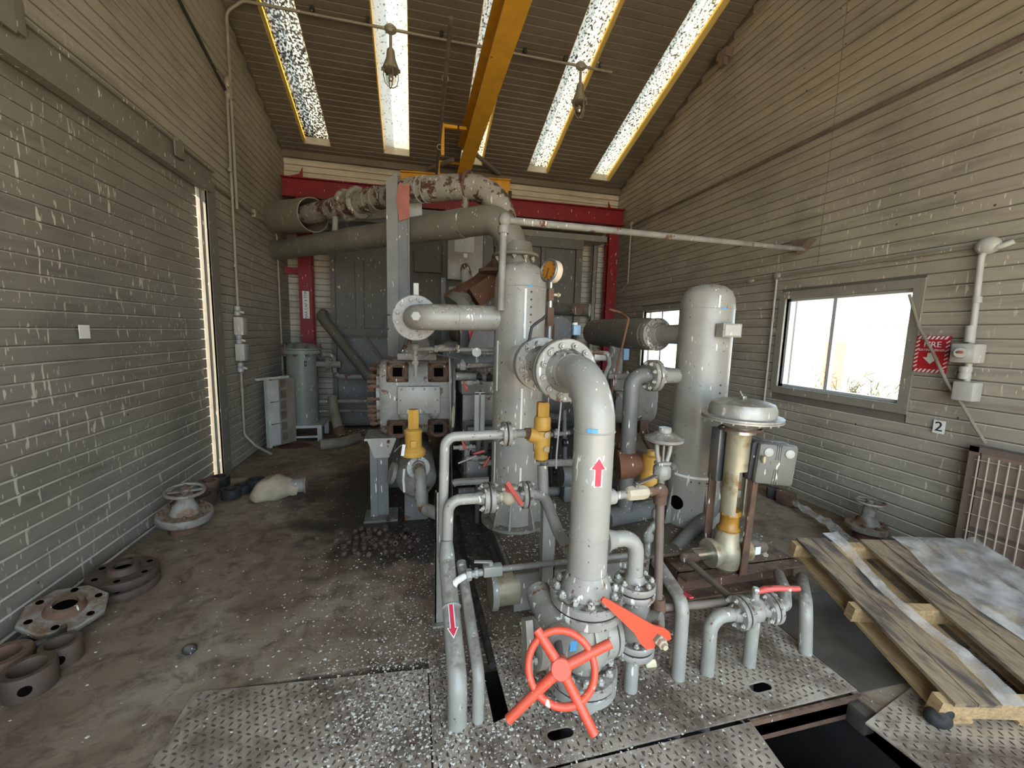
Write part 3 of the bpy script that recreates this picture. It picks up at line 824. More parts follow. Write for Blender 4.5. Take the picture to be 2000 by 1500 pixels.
# ------------------------------------------------------------------ right wall conduits and boxes
tag(tube_obj('wall_conduit', [(3.915, 7.1, 3.68), (3.915, 1.0, 3.68)], 0.020, 'rust_pipe'), 'long dark conduit high along the right wall', 'conduit')
c2 = thing('wall_conduit', 'conduit dropping from box to red column on right wall', 'conduit', (3.9, 7.05, 2.0))
tube_obj('tube', [(3.90, 7.05, 3.66), (3.90, 7.05, 2.66), (3.88, 7.25, 2.50), (3.84, 7.42, 2.50), (3.84, 7.44, 2.42), (3.84, 7.44, 1.2)], 0.014, 'galv', c2, 0.08, 10)
mb = MB(); mb.ell((3.90, 7.05, 3.70), (0.04, 0.06, 0.05)); obj('junction_box', mb, M['conduit'], c2)
for z in (3.2, 2.62):
    mb = MB(); mb.cyl((3.90, 7.05, z), (3.90, 7.05, z + 0.05), 0.022, n=10); obj('coupling', mb, M['conduit'], c2)
tag(tube_obj('wall_conduit', [(3.92, 7.2, 2.355), (3.92, 1.2, 2.355)], 0.013, 'conduit'), 'thin horizontal conduit over the windows on the right wall', 'conduit')
c3 = thing('wall_conduit', 'thin vertical conduit left of the large window', 'conduit', (3.91, 3.79, 0.8))
tube_obj('tube', [(3.91, 3.79, 2.34), (3.91, 3.79, 0.9)], 0.012, 'galv', c3)
mb = MB(); mb.ell((3.91, 3.79, 2.36), (0.03, 0.05, 0.04)); obj('fitting', mb, M['conduit'], c3)
mb = MB(); mb.cyl((3.91, 3.79, 1.85), (3.91, 3.79, 1.90), 0.02, n=10); obj('coupling', mb, M['conduit'], c3)
c4 = thing('wall_conduit', 'thick conduit with switch boxes right of the red sign', 'conduit', (3.9, 2.062, 1.261))
tube_obj('tube', [(3.935, 1.955, 2.36), (3.89, 1.985, 2.33), (3.89, 2.096, 2.306), (3.89, 2.061, 1.299)], 0.019, 'box_grey', c4, 0.05, 12)
mb = MB(); mb.ell((3.9, 2.074, 2.345), (0.05, 0.07, 0.06)); obj('fitting', mb, M['box_grey'], c4)
mb = MB(); mb.cyl((3.89, 2.081, 1.994), (3.89, 2.078, 1.951), 0.026, n=12); obj('coupling', mb, M['box_grey'], c4)
mb = MB(); mb.cyl((3.89, 2.089, 1.792), (3.89, 2.085, 1.676), 0.028, n=12); obj('coupling', mb, M['box_grey'], c4)
mb = MB(); mb.cbox((3.87, 2.073, 1.595), (0.12, 0.14, 0.14), 0.015); b_ = obj('switch_box', mb, M['box_grey'], c4)
mb = MB(); mb.cyl((3.82, 2.069, 1.598), (3.76, 2.053, 1.598), 0.04, 0.035, 16); obj('knob', mb, M['box_grey'], b_)
mb = MB(); mb.cbox((3.755, 2.053, 1.602), (0.02, 0.035, 0.018), 0.006); obj('toggle', mb, M['red_oxide'], b_)
mb = MB(); mb.lathe([(0.02, -0.05), (0.034, -0.045), (0.034, -0.01), (0.027, 0), (0.034, 0.01), (0.034, 0.045), (0.02, 0.05)], (3.89, 2.08, 1.454), (0, 0, 1), 14); obj('union', mb, M['box_grey'], c4)
mb = MB(); mb.cbox((3.88, 2.05, 1.323), (0.10, 0.12, 0.14), 0.012); obj('switch_box', mb, M['box_grey'], c4)
mb = MB(); mb.cbox((3.9, 2.127, 1.343), (0.08, 0.04, 0.07), 0.01); obj('side_fitting', mb, M['rust_pipe'], c4)
tag(tube_obj('rope', [(3.9, 2.504, 2.048), (3.88, 2.393, 1.78), (3.86, 2.269, 1.592), (3.85, 2.157, 1.381), (3.86, 2.049, 1.219), (3.88, 1.972, 1.073), (3.9, 1.916, 0.972)], 0.011, 'hose', None, 0.08, 8), 'braided grey cable drooping across the red sign to the grille', 'cable')

mb = MB(); mb.box((3.88, 4.896, 5.252), (0.10, 0.16, 0.10)); mb.box((3.86, 4.889, 5.16), (0.06, 0.10, 0.10)); tag(obj('wall_bracket', mb, M['grille_frame']), 'dark bracket where the ceiling meets the right wall', 'bracket')
mb = MB(); mb.ell((3.9, 4.151, 2.345), (0.03, 0.06, 0.03)); tag(obj('conduit_fitting', mb, M['conduit']), 'small fitting on the conduit left of the large window', 'fitting')
# red fire extinguisher sign
fs = thing('fire_sign', 'red and white striped fire extinguisher sign on right wall', 'sign', (3.928, 2.315, 1.583))
Lr = V((0, -1, 0)); Ur = V((0, 0, 1)); Nr = V((-1, 0, 0))
fc = V((3.925, 2.315, 1.575)); SW, SH = 0.215, 0.285
mb = MB(); mb.prism([(-SW / 2, -SH / 2), (SW / 2, -SH / 2), (SW / 2, SH / 2), (-SW / 2, SH / 2)], fc, Lr, Ur, 0.004); obj('plate', mb, M['sign_red'], fs, ang=None)
mb = MB(); sc = fc + Nr * 0.0035
bw = 0.026
def stripe(cx, cy, hx, hy, sk): 
    mb.prism([(cx - hx - sk, cy - hy), (cx + hx - sk, cy - hy), (cx + hx + sk, cy + hy), (cx - hx + sk, cy + hy)], sc, Lr, Ur, 0.002)
for k in range(7):
    x = -SW / 2 + 0.022 + k * 0.028
    stripe(x, SH / 2 - 0.014, 0.007, 0.012, 0.008); stripe(x, -SH / 2 + 0.014, 0.007, 0.012, 0.008)
for k in range(7):
    y = -SH / 2 + 0.047 + k * 0.032
    for sx in (-1, 1):
        cx = sx * (SW / 2 - 0.013)
        mb.prism([(cx - 0.011, y - 0.012), (cx - 0.011, y - 0.001), (cx + 0.011, y + 0.014), (cx + 0.011, y + 0.003)][::-1], sc, Lr, Ur, 0.002)
obj('border_stripes', mb, M['sign_white'], fs, ang=None)
def lettering(parent, txt, size, c, L, U, mat, name='lettering'):
    L = V(L); U = V(U); N = L.cross(U)
    return obj(name, text_mesh(txt, size, mat), None, parent, basis=frame(c, L, U, N))
lettering(fs, 'FIRE', 0.062, fc + Nr * 0.004 + Ur * 0.075, Lr, Ur, 'sign_white')
lettering(fs, 'EXTINGUISHER', 0.024, fc + Nr * 0.004 + Ur * 0.032, Lr, Ur, 'sign_white')
mb = MB(); mb.prism([(-0.022, 0.015), (-0.022, -0.02), (-0.05, -0.02), (0, -0.07), (0.05, -0.02), (0.022, -0.02), (0.022, 0.015)][::-1], fc + Nr * 0.004 - Ur * 0.005, Lr, Ur, 0.002); obj('arrow', mb, M['sign_white'], fs, ang=None)
# small number plate
n2 = thing('number_sign', 'small white number two plate on right wall', 'sign', (3.928, 2.2, 1.022))
nc = V((3.925, 2.199, 1.023))
mb = MB(); mb.prism([(-0.036, -0.05), (0.036, -0.05), (0.036, 0.05), (-0.036, 0.05)], nc, Lr, Ur, 0.004); obj('plate', mb, M['sign_white'], n2, ang=None)
lettering(n2, '2', 0.105, nc + Nr * 0.004, Lr, Ur, 'ink')

# ------------------------------------------------------------------ wire guard over the wall heater on the right
gr = thing('wall_grille', 'brown wall vent with cream wire guard on right wall', 'vent', (3.88, 1.5, 0))
gx = 3.86; gy0, gy1, gz0, gz1 = 0.75, 1.96, 0.03, 0.95
mb = MB(); mb.bbox(gx, 3.93, gy0, gy1, gz0, gz1); obj('casing', mb, M['grille_frame'], gr)
for k in range(3):
    z0 = gz0 + 0.05 + k * 0.295
    mb = MB(); mb.bbox(gx - 0.012, gx, gy0 + 0.05, gy1 - 0.06, z0, z0 + 0.265); obj('filter_panel', mb, M['filter_tan'], gr)
mb = MB()
for a, b, c, d in ((gy0, gy1, gz1 - 0.04, gz1), (gy0, gy1, gz0, gz0 + 0.03), (gy1 - 0.05, gy1, gz0, gz1)): mb.bbox(gx - 0.025, gx, a, b, c, d)
obj('frame', mb, M['grille_frame'], gr)
for k in range(21):
    y = gy1 - 0.06 - k * 0.05
    cyl_obj('wire', (gx - 0.035, y, gz0 + 0.01), (gx - 0.035, y, gz1 - 0.06), 0.0045, 'grille_wire', gr, n=6)
for k in range(7):
    z = gz0 + 0.05 + k * 0.13
    cyl_obj('wire', (gx - 0.030, gy0, z), (gx - 0.030, gy1 - 0.04, z), 0.004, 'grille_wire', gr, n=6)

# ------------------------------------------------------------------ red crane frame at the back wall
rf = thing('red_frame', 'red painted steel portal frame against the back wall', 'steel frame', (0.9, 7.42, 0))
mb = MB(); mb.ibeam((XL + 0.03, 7.42, 3.86), (XR - 0.02, 7.42, 3.90), 0.16, 0.30, 0.016, 0.012); obj('beam', mb, M['red_beam'], rf)
for x, nm in ((-1.70, 'l'), (3.72, 'r')):
    mb = MB(); mb.ibeam((x, 7.42, 0), (x, 7.42, 3.72), 0.20, 0.16, 0.014, 0.012, up=(0, 1, 0)); obj('column', mb, M['red_beam'], rf)
for x in (XL + 0.12, XR - 0.12):
    s_ = 1 if x < 0 else -1
    mb = MB(); mb.prism([(0, 0), (0.22 * s_, 0), (0.22 * s_, 0.16), (0.17 * s_, 0.05)][::s_], (x, 7.42, 4.03), (1, 0, 0), (0, 0, 1), 0.012); obj('gusset', mb, M['red_beam'], rf)
mb = MB(); mb.bbox(XL + 0.02, -1.79, 7.38, 7.46, 2.52, 2.62); obj('strut', mb, M['red_beam'], rf)
cs = thing('capacity_sign', 'white sign reading max cap 4 ton on red column', 'sign', (-1.674, 7.33, 2.059))
cc = V((-1.70, 7.332, 2.03))
mb = MB(); mb.box(cc, (0.10, 0.006, 0.44)); obj('plate', mb, M['sign_white'], cs)
lettering(cs, 'MAX CAP 4 TON', 0.062, cc + V((0, -0.004, 0)), (0, 0, 1), (-1, 0, 0), 'ink')

# ------------------------------------------------------------------ cooler housing at the back
ck = thing('cooler_housing', 'big grey panelled cooler housing filling the back wall', 'cooler', (0.85, 7.15, 0))
cy0 = 7.12
cx0, cx1 = -1.28, 2.98
mb = MB(); mb.bbox(cx0, cx1, cy0, 7.36, 0.05, 3.34); obj('body', mb, M['olive'], ck)
mb = MB(); mb.bbox(cx0 - 0.05, 3.42, cy0 - 0.10, 7.34, 3.34, 3.44); mb.bbox(cx0 - 0.05, 3.42, cy0 - 0.06, 7.34, 3.50, 3.62); obj('ledge', mb, M['trim_grey'], ck)
def stiff(x0, x1, z0, z1, d=0.05):
    mb = MB(); mb.bbox(x0, x1, cy0 - d, cy0, z0, z1); obj('stiffener', mb, M['olive'], ck)
stiff(-0.90, -0.78, 1.66, 2.75); stiff(cx0, cx0 + 0.07, 0.05, 3.34); stiff(cx0, 0.1, 1.55, 1.66, 0.07); stiff(2.2, 2.27, 1.4, 3.30); stiff(2.86, 2.98, 0.1, 3.34); stiff(0.02, 0.45, 2.62, 2.95, 0.12); stiff(1.75, 2.98, 3.18, 3.34, 0.08)
for x0, x1, z0, z1 in ((-1.19, -0.91, 1.68, 2.9), (-0.76, 0.0, 1.68, 2.9), (0.48, 1.6, 1.6, 3.2), (2.29, 2.84, 1.5, 3.16), (1.72, 2.18, 1.5, 3.16)):
    mb = MB(); mb.bbox(x0, x1, cy0 - 0.02, cy0, z0, z1); obj('panel', mb, M['olive'], ck)
mb = MB(); mb.bbox(-1.2, 0.4, cy0 - 0.015, cy0, 0.1, 1.5); obj('panel', mb, M['grey_dark'], ck)
mb = MB(); mb.beam((-0.83, 7.05, 1.617), (-0.493, 7.05, 1.145), 0.04, 0.06); obj('brace', mb, M['olive'], ck)
mb = MB(); mb.beam((-1.25, 7.06, 1.62), (0.0, 7.06, 1.62), 0.06, 0.10); obj('ledge', mb, M['olive'], ck)
# grey post right of the cooler
mb = MB(); mb.channel((3.36, 7.40, 0), (3.36, 7.40, 3.4), 0.08, 0.12, 0.01, up=(0, 1, 0)); tag(obj('wall_post', mb, M['trim_grey']), 'slim grey steel post beside the right red column', 'post')
# diagonal thick pipe in front of cooler
tag(tube_obj('diagonal_pipe', [(-1.375, 7, 1.891), (-1.383, 6.85, 1.838), (-0.558, 6.5, 0.789), (-0.366, 6.4, 0.564)], 0.075, 'olive', None, 0.12), 'thick olive pipe slanting down in front of the cooler housing', 'pipe')
tag(tube_obj('drain_pipe', [(-1.342, 6.6, 1.269), (-1.188, 6.7, 1.265), (-1.182, 6.7, 0.926), (-0.465, 6.6, 0.921)], 0.04, 'grey_dirty', None, 0.1), 'bent grey pipe from the filter vessel to the compressor', 'pipe')
for p_, q_, r, lb in (((-1.385, 6.6, 0.553), (-0.486, 6.5, 0.565), 0.03, 'upper thin grey pipe low along the cooler housing'), ((-1.389, 6.6, 0.403), (-0.488, 6.5, 0.412), 0.02, 'lowest thin grey pipe along the cooler housing')):
    tag(tube_obj('low_pipe', [p_, q_], r, 'grey_dirty'), lb, 'pipe')
# flexible hose dropping to the floor, elbow lying there
hs = thing('suction_hose', 'ribbed tan hose hanging down beside the filter vessel', 'hose', (-1.096, 6.666, 0))
tube_obj('hose', [(-1.202, 6.6, 0.622), (-1.174, 6.5, 0.441), (-1.076, 6.3, 0.17)], 0.07, 'hose', hs)
mb = MB(); mb.cyl((-1.076, 6.3, 0.185), (-1.02, 6.2, 0.069), 0.085, n=16); obj('coupling', mb, M['rust'], hs)
mb = MB(); mb.pipe([(-1.25, 5.85, 0.075), (-0.98, 5.95, 0.075), (-0.80, 6.2, 0.075)], 0.075, 0.18, 16); tag(obj('pipe_elbow', mb, M['hose']), 'loose tan pipe elbow lying on the floor by the hose', 'pipe')

# ------------------------------------------------------------------ filter vessel in the corner
fv = thing('filter_vessel', 'olive grey cylindrical filter vessel with bolted lid on stand', 'vessel', (-1.63, 6.62, 0))
fx, fy = -1.62, 6.62
mb = MB(); mb.lathe([(0.21, 0.24), (0.21, 1.28)], (fx, fy, 0), (0, 0, 1), 36); obj('shell', mb, M['tank_olive'], fv)
mb = MB(); mb.lathe([(0.27, 1.28), (0.27, 1.33)], (fx, fy, 0), (0, 0, 1), 36); obj('rim', mb, M['tank_olive'], fv)
mb = MB(); mb.lathe([(0.27, 1.335), (0.27, 1.36), (0.16, 1.42), (0.0, 1.44)], (fx, fy, 0), (0, 0, 1), 36); ld = obj('lid', mb, M['tank_olive'], fv)
mb = MB(); mb.cyl((fx, fy, 1.43), (fx, fy, 1.52), 0.012, n=8); obj('stud', mb, M['rust'], ld)
for k in range(10):
    a = 2 * pi * k / 10 + 0.2; p = V((fx + 0.255 * cos(a), fy + 0.255 * sin(a), 0))
    mb = MB(); mb.cyl(p + Za * 1.24, p + Za * 1.42, 0.012, n=8); mb.hexp(p + Za * 1.36, (0, 0, 1), 0.026, 0.03); mb.hexp(p + Za * 1.25, (0, 0, 1), 0.026, 0.03); obj('lid_bolt', mb, M['rust'], fv)
mb = MB(); mb.pipe([(fx + 0.18, fy, 1.12), (fx + 0.55, fy - 0.02, 1.12)], 0.05); obj('nozzle', mb, M['grey_dirty'], fv)
flange(fv, (fx + 0.34, fy - 0.01, 1.12), (1, 0, 0), 0.095, 0.05, 'grey_dirty', 6, 0.014)
mb = MB(); mb.bbox(fx - 0.26, fx + 0.30, fy - 0.28, fy + 0.26, 0.20, 0.24); obj('stand_top', mb, M['cream_cabinet'], fv)
for sx in (-0.23, 0.27):
    for sy in (-0.25, 0.23):
        mb = MB(); mb.bbox(fx + sx - 0.03, fx + sx + 0.03, fy + sy - 0.03, fy + sy + 0.03, 0, 0.20); obj('leg', mb, M['cream_cabinet'], fv)
mb = MB(); mb.bbox(fx - 0.2, fx + 0.24, fy - 0.26, fy - 0.24, 0.05, 0.08); obj('stretcher', mb, M['cream_cabinet'], fv)
mb = MB(); mb.cyl((fx + 0.1, fy - 0.215, 1.10), (fx + 0.1, fy - 0.215, 1.18), 0.015); obj('clip', mb, M['black_iron'], fv)

# ------------------------------------------------------------------ pale cabinet leaning at left wall
cb = thing('filter_cabinet', 'pale steel cabinet with three panels standing before filter vessel', 'cabinet', (-1.85, 6.15, 0))
o0 = V((-1.875, 6.04, 0.02)); ex = V((0.30, 0.40, 0)).normalized(); ey = V((-0.8, 0.6, 0))
def cbox_(x0, x1, y0, y1, z0, z1):
    mb = MB(); P = [o0 + ex * x + ey * y + Za * z for z in (z0, z1) for y in (y0, y1) for x in (x0, x1)]
    mb.add(P, [(0, 2, 3, 1), (4, 5, 7, 6), (0, 1, 5, 4), (2, 6, 7, 3), (0, 4, 6, 2), (1, 3, 7, 5)]); return mb
obj('body', cbox_(0.02, 0.36, 0.0, 0.10, 0, 0.93), M['hose'], cb)
for k in range(3): obj('panel', cbox_(-0.03, 0.10, -0.02, -0.0, 0.02 + k * 0.305, 0.31 + k * 0.305), M['cream_cabinet'], cb)
obj('edge_strip', cbox_(-0.07, -0.03, -0.02, 0.04, 0, 0.93), M['cream_cabinet'], cb)
for k in range(6): obj('side_recess', cbox_(0.14, 0.22, -0.006, 0.0, 0.06 + k * 0.15, 0.17 + k * 0.15), M['rust_pipe'], cb)
obj('top_bar', cbox_(-0.18, 0.30, 0.02, 0.06, 0.93, 0.96), M['cream_cabinet'], cb)

# ------------------------------------------------------------------ upper exhaust pipes
ex1 = thing('exhaust_pipe', 'upper exhaust pipe with flaking paint arching over the machine', 'pipe', (-2, 6.764, 3.221))
U0 = V((-2.03, 6.92, 3.25))
P1 = V((-1.287, 6.1, 3.146)); P2 = V((-0.923, 5.75, 3.179)); P3 = V((-0.235, 5.05, 3.176)); P4 = V((-0.035, 4.85, 3.188)); P5 = V((0.387, 4.55, 3.167)); P6 = V((0.635, 4.38, 3.138)); P7 = V((0.816, 4.25, 3.021)); P8 = V((0.895, 4.2, 2.816)); P9 = V((0.932, 4.18, 2.437))
sl_ = (P1 - U0).length
mb = MB(); mb.lathe([(0.0, 0), (0.17, 0), (0.215, 0.12), (0.22, 0.16), (0.22, sl_), (0.208, sl_), (0.205, 0.35), (0.0, 0.30)], U0, P1 - U0, 32, False); obj('silencer', mb, M['sleeve_tan'], ex1)
mb = MB(); mb.sweep(fillet([P1 + (U0 - P1) * 0.25, P2, P3, P4 + (P3 - P4) * 0.3], 0.4, 6), 0.125, 20); obj('pipe', mb, M['flaking'], ex1)
for f_ in (0.2, 0.42):
    c_ = P2.lerp(P3, f_); mb = MB(); mb.torus(c_, P3 - P2, 0.155, 0.035, 24, 8); obj('clamp_ring', mb, M['flaking'], ex1)
for f_ in (0.1, 0.62, 0.75):
    c_ = P2.lerp(P3, f_); mb = MB(); mb.torus(c_, P3 - P2, 0.127, 0.014, 24, 6); obj('band', mb, M['flaking'], ex1)
mb = MB(); mb.sweep(fillet([P4 + (P3 - P4) * 0.2, P4, P5, P6, P7, P8, P9], 0.35, 5), 0.13, 22); obj('arch', mb, M['flaking_light'], ex1)
for f_ in (0.28, 0.42):
    c_ = P4.lerp(P5, f_); mb = MB(); mb.torus(c_, P5 - P4, 0.131, 0.010, 24, 6); obj('band', mb, M['grey'], ex1)
c_ = V((0.562, 4.43, 3.167)); mb = MB(); mb.torus(c_, P6 - P5, 0.132, 0.018, 24, 6); obj('clamp_ring', mb, M['rust'], ex1)
cyl_obj('hanger', (0.546, 4.42, 3.046), (0.508, 4.4, 2.899), 0.035, 'flaking', ex1)
ex2 = thing('exhaust_pipe', 'lower smooth grey exhaust pipe elbowing down behind the front vessel', 'pipe', (-2, 6.857, 2.773))
Q0 = V((-2.03, 6.98, 2.80)); Q1 = V((0.705, 3.85, 2.695)); Q2 = V((0.928, 3.72, 2.628)); Q3 = V((0.93, 3.74, 2.384))
Qm = Q0.lerp(V((0.815, 3.8, 2.705)), 0.93)
mb = MB(); mb.sweep(fillet([Q0, V((0.8, 3.8, 2.704)), V((0.93, 3.8, 2.385))], 0.26, 10), 0.135, 24); obj('pipe', mb, M['pipe_olive'], ex2)
e0 = V((0.93, 3.8, 2.385))
mb = MB(); mb.lathe([(0.15, 0.10), (0.165, 0.0), (0.165, -0.01)], e0, (0, 0, 1), 28); obj('cone', mb, M['pipe_olive'], ex2)
flange(ex2, e0 + Za * 0.0, (0, 0, -1), 0.215, 0.03, 'pipe_olive', 10, 0.02)
cyl_obj('neck', e0 - Za * 0.02, e0 - Za * 0.6, 0.14, 'pipe_olive', ex2)
cyl_obj('hanger', (-0.956, 5.75, 3.052), (-0.958, 5.7, 2.872), 0.035, 'grey', ex2)
for f_ in (0.46, 0.86):
    c_ = Q0.lerp(V((0.8, 3.8, 2.704)), f_); mb = MB(); mb.lathe([(0.14, -0.14), (0.142, -0.12), (0.142, 0.12), (0.14, 0.14)], c_, V((0.8, 3.8, 2.704)) - Q0, 24); obj('saddle_patch', mb, M['pipe_olive'], ex2)
# timber/steel cross pieces behind the upper pipe
mb = MB(); mb.beam((-1.166, 6.4, 3.181), (0.033, 5.3, 3.089), 0.08, 0.10); tag(obj('cross_rail', mb, M['cream_cabinet']), 'pale steel rail under the upper exhaust pipe', 'rail')
mb = MB(); mb.box((0.02, 5, 3.041), (0.16, 0.05, 0.20)); tag(obj('angle_plate', mb, M['cream_cabinet']), 'pale bracket plate just right of the tall column', 'bracket')

# ------------------------------------------------------------------ tall column
tc = thing('pipe_column', 'tall grey steel column with red primed top left of vessel', 'column', (-0.18, 4.45, 0))
bz = 0.0
t0 = V((-0.203, 4.4, 3.134)); tx = t0.x
mb = MB(); mb.prism([(-0.055, 0.1), (0.055, 0.1), (0.055, 3.20), (-0.055, 3.12)], (tx, 4.40, 0), (1, 0, 0), (0, 0, 1), 0.014); obj('face_plate', mb, M['column_grey'], tc)
mb = MB(); mb.channel((tx + 0.10, 4.47, 0.1), (tx + 0.10, 4.47, 3.10), 0.10, 0.13, 0.012, up=(1, 0, 0)); obj('channel', mb, M['grey_dark'], tc)
mb = MB(); mb.bbox(tx + 0.155, tx + 0.168, 4.40, 4.55, 0.1, 3.12); obj('side_plate', mb, M['column_grey'], tc)
mb = MB(); mb.prism([(0.0, 2.74), (0.10, 2.78), (0.10, 3.10), (-0.0, 3.10), (-0.03, 2.95)], (tx + 0.07, 4.392, 0), (1, 0, 0), (0, 0, 1), 0.012); obj('cap_plate', mb, M['red_oxide'], tc)
mb = MB(); mb.bbox(tx - 0.1, tx + 0.2, 4.3, 4.6, 0.0, 0.1); obj('base_plate', mb, M['grey_dark'], tc)

# ------------------------------------------------------------------ control panel box & engine behind vessel
cp = thing('control_cabinet', 'grey control cabinet with blank nameplate behind the front vessel', 'cabinet', (0.677, 5.6, 2.364))
a0, a1 = V((0.445, 5.6, 2.351)), V((0.918, 5.6, 2.949))
mb = MB(); mb.cbox((a0 + a1) / 2 + V((0, 0.11, 0)), (a1.x - a0.x, 0.22, a1.z - a0.z), 0.01); obj('body', mb, M['grey'], cp)
pc = V((0.664, 5.59, 2.815)); mb = MB(); mb.box(pc + V((0, -0.002, 0)), (0.26, 0.008, 0.21)); obj('nameplate', mb, M['cream_cabinet'], cp)
mb = MB(); mb.box(V((0.679, 5.59, 2.67)), (0.05, 0.008, 0.05)); obj('sticker', mb, M['sign_white'], cp)
for sx in (-0.3, 0.25): 
    mb = MB(); mb.bbox(pc.x + sx, pc.x + sx + 0.06, 5.65, 5.75, 1.54, a0.z + 0.02); obj('leg', mb, M['grey_dark'], cp)
mb = MB(); mb.cyl((0.942, 5.6, 2.379), (0.932, 5.6, 2.937), 0.012, n=8); obj('hinge', mb, M['grey_dark'], cp)

en = thing('engine', 'rust stained engine block half hidden behind the front vessel', 'engine', (1.0, 5.3, 0.3))
mb = MB(); mb.cbox((1.05, 5.35, 0.95), (1.5, 1.6, 1.2), 0.06); obj('block', mb, M['grey_dark'], en)
mb = MB(); mb.cbox((1.05, 5.0, 1.68), (1.2, 0.8, 0.28), 0.06); obj('head', mb, M['rust'], en)
mb = MB(); mb.pipe([(0.426, 4.9, 2.001), (0.564, 4.8, 2.087), (0.727, 4.7, 2.172), (0.927, 4.4, 2.368)], 0.12, 0.3); obj('manifold', mb, M['rust_orange'], en)
mb = MB(); mb.box((0.771, 4.5, 2.11), (0.32, 0.25, 0.22), rot=Matrix.Rotation(-0.6, 3, 'Y')); obj('heat_shield', mb, M['rust_orange'], en)
mb = MB(); mb.lathe([(0.16, 0), (0.15, 0.10), (0.05, 0.20)], (0.437, 4.4, 1.898), (0.7, 0.2, 0.7), 20); obj('turbo_cover', mb, M['pipe_olive'], en)
mb = MB(); mb.ell((0.598, 4.8, 2.28), (0.07, 0.08, 0.17), rot=Matrix.Rotation(-0.15, 3, 'Y')); obj('intake_bend', mb, M['flaking_light'], en)
mb = MB(); mb.cyl((0.414, 4.9, 2.142), (0.57, 4.85, 2.145), 0.04); obj('stub_pipe', mb, M['grey_dirty'], en)
mb = MB(); mb.lathe([(0.16, 0), (0.16, 0.03)], (0.806, 4.2, 2.264), (0, 0, 1), 20); mb.cyl((0.806, 4.2, 2.264), (0.814, 4.2, 2.432), 0.035); obj('riser_flange', mb, M['rust'], en)
mb = MB(); mb.box((0.734, 4.5, 1.594), (0.5, 0.3, 0.35)); obj('cover', mb, M['oily'], en)
mb = MB(); mb.prism([(0, 0.05), (0.10, 0.05), (0.03, -0.16)][::-1], (0.551, 4.2, 1.621), (1, 0, 0), (0, 0, 1), 0.01); obj('flag', mb, M['stripe_red'], en)
mb = MB(); mb.prism([(-0.1, -0.1), (0.12, -0.14), (0.09, 0.14), (-0.02, 0.14)], (0.634, 4.15, 1.587), (1, 0, 0), (0, 0, 1), 0.01); obj('bracket', mb, M['grey_dark'], en)
# capped header pipe at the right, behind the gauge
hp = thing('header_pipe', 'olive header pipe with round cap behind the pressure gauge', 'pipe', (2.022, 5.2, 1.988))
cyl_obj('pipe', (1.802, 5.3, 1.998), (2.243, 5, 1.98), 0.085, 'olive', hp)
cyl_obj('outlet', (2.127, 5.1, 1.994), (2.029, 4.9, 1.98), 0.075, 'rust', hp)
mb = MB(); mb.bbox(1.95, 2.03, 5.1, 5.2, 0.3, 1.85); obj('leg', mb, M['olive'], hp)
tag(cyl_obj('air_drum', (1.683, 4.6, 1.705), (1.902, 5.2, 1.712), 0.16, 'grey_dark'), 'dark round drum end behind the gauge pipe', 'drum')

# ------------------------------------------------------------------ skid
SZ_ = 0.262
sk = thing('machine_skid', 'dirty steel skid deck carrying the compressor and vessels', 'skid', (1.3, 2.14, 0))
mb = MB(); mb.bbox(0.57, 2.42, 2.16, 6.6, SZ_ - 0.02, SZ_); obj('deck', mb, M['deck'], sk)
mb = MB(); mb.bbox(0.57, 1.45, 2.14, 2.20, 0.02, SZ_ - 0.01); obj('front_beam', mb, M['grey_dirty'], sk)
mb = MB(); mb.ibeam((0.60, 2.2, 0.13), (0.60, 6.6, 0.13), 0.10, 0.22, 0.012, 0.01); obj('side_beam', mb, M['grey_dark'], sk)
mb = MB(); mb.ibeam((2.36, 2.45, 0.13), (2.36, 6.6, 0.13), 0.10, 0.22, 0.012, 0.01); obj('side_beam', mb, M['grey_dark'], sk)
mb = MB(); mb.lathe([(0.115, 0), (0.12, 0.01), (0.12, 0.035)], (0.435, 2.20, 0.145), (1, 0, 0), 32); obj('end_cap', mb, M['grey'], sk)
mb = MB(); mb.cyl((0.47, 2.20, 0.145), (0.60, 2.20, 0.145), 0.10, n=28); obj('cross_tube', mb, M['brass_stained'], sk)
mb = MB(); mb.bbox(0.22, 0.55, 2.6, 4.6, 0.005, 0.06); obj('gutter', mb, M['oily'], sk)
tag(tube_obj('cross_beam', [(1.368, 2.575, 0.33), (1.906, 2.676, 0.33)], 0.07, 'grey_dark', None, None, 12), 'dark grey beam lying on the skid before the right tank', 'beam')

# ------------------------------------------------------------------ tall front vessel
VX, VY, VR = 0.735, 2.83, 0.18
v1 = thing('separator_vessel', 'tall grey separator vessel standing at the centre with gauge beside', 'vessel', (VX, VY, SZ_))
mb = MB(); mb.lathe([(VR, 0.60), (VR, 1.97), (VR * 0.98, 2.03), (VR * 0.88, 2.085), (VR * 0.62, 2.125), (VR * 0.3, 2.143), (0.0, 2.147)], (VX, VY, 0), (0, 0, 1), 48); obj('shell', mb, M['grey'], v1)
mb = MB(); mb.lathe([(VR * 1.005, SZ_ + 0.015), (VR * 1.005, 0.60)], (VX, VY, 0), (0, 0, 1), 48); obj('skirt', mb, M['grey'], v1)
mb = MB(); mb.lathe([(0.25, SZ_), (0.25, SZ_ + 0.02)], (VX, VY, 0), (0, 0, 1), 40); obj('base_ring', mb, M['grey_dirty'], v1)
for a in (-2.45, -1.95, -1.2, -0.65, 0.5, 1.8, 2.6):
    d = V((cos(a), sin(a), 0)); mb = MB(); mb.prism([(VR, 0), (VR + 0.065, 0), (VR + 0.06, 0.02), (VR, 0.20)], (VX, VY, SZ_ + 0.02), d, (0, 0, 1), 0.012); obj('gusset', mb, M['grey'], v1)
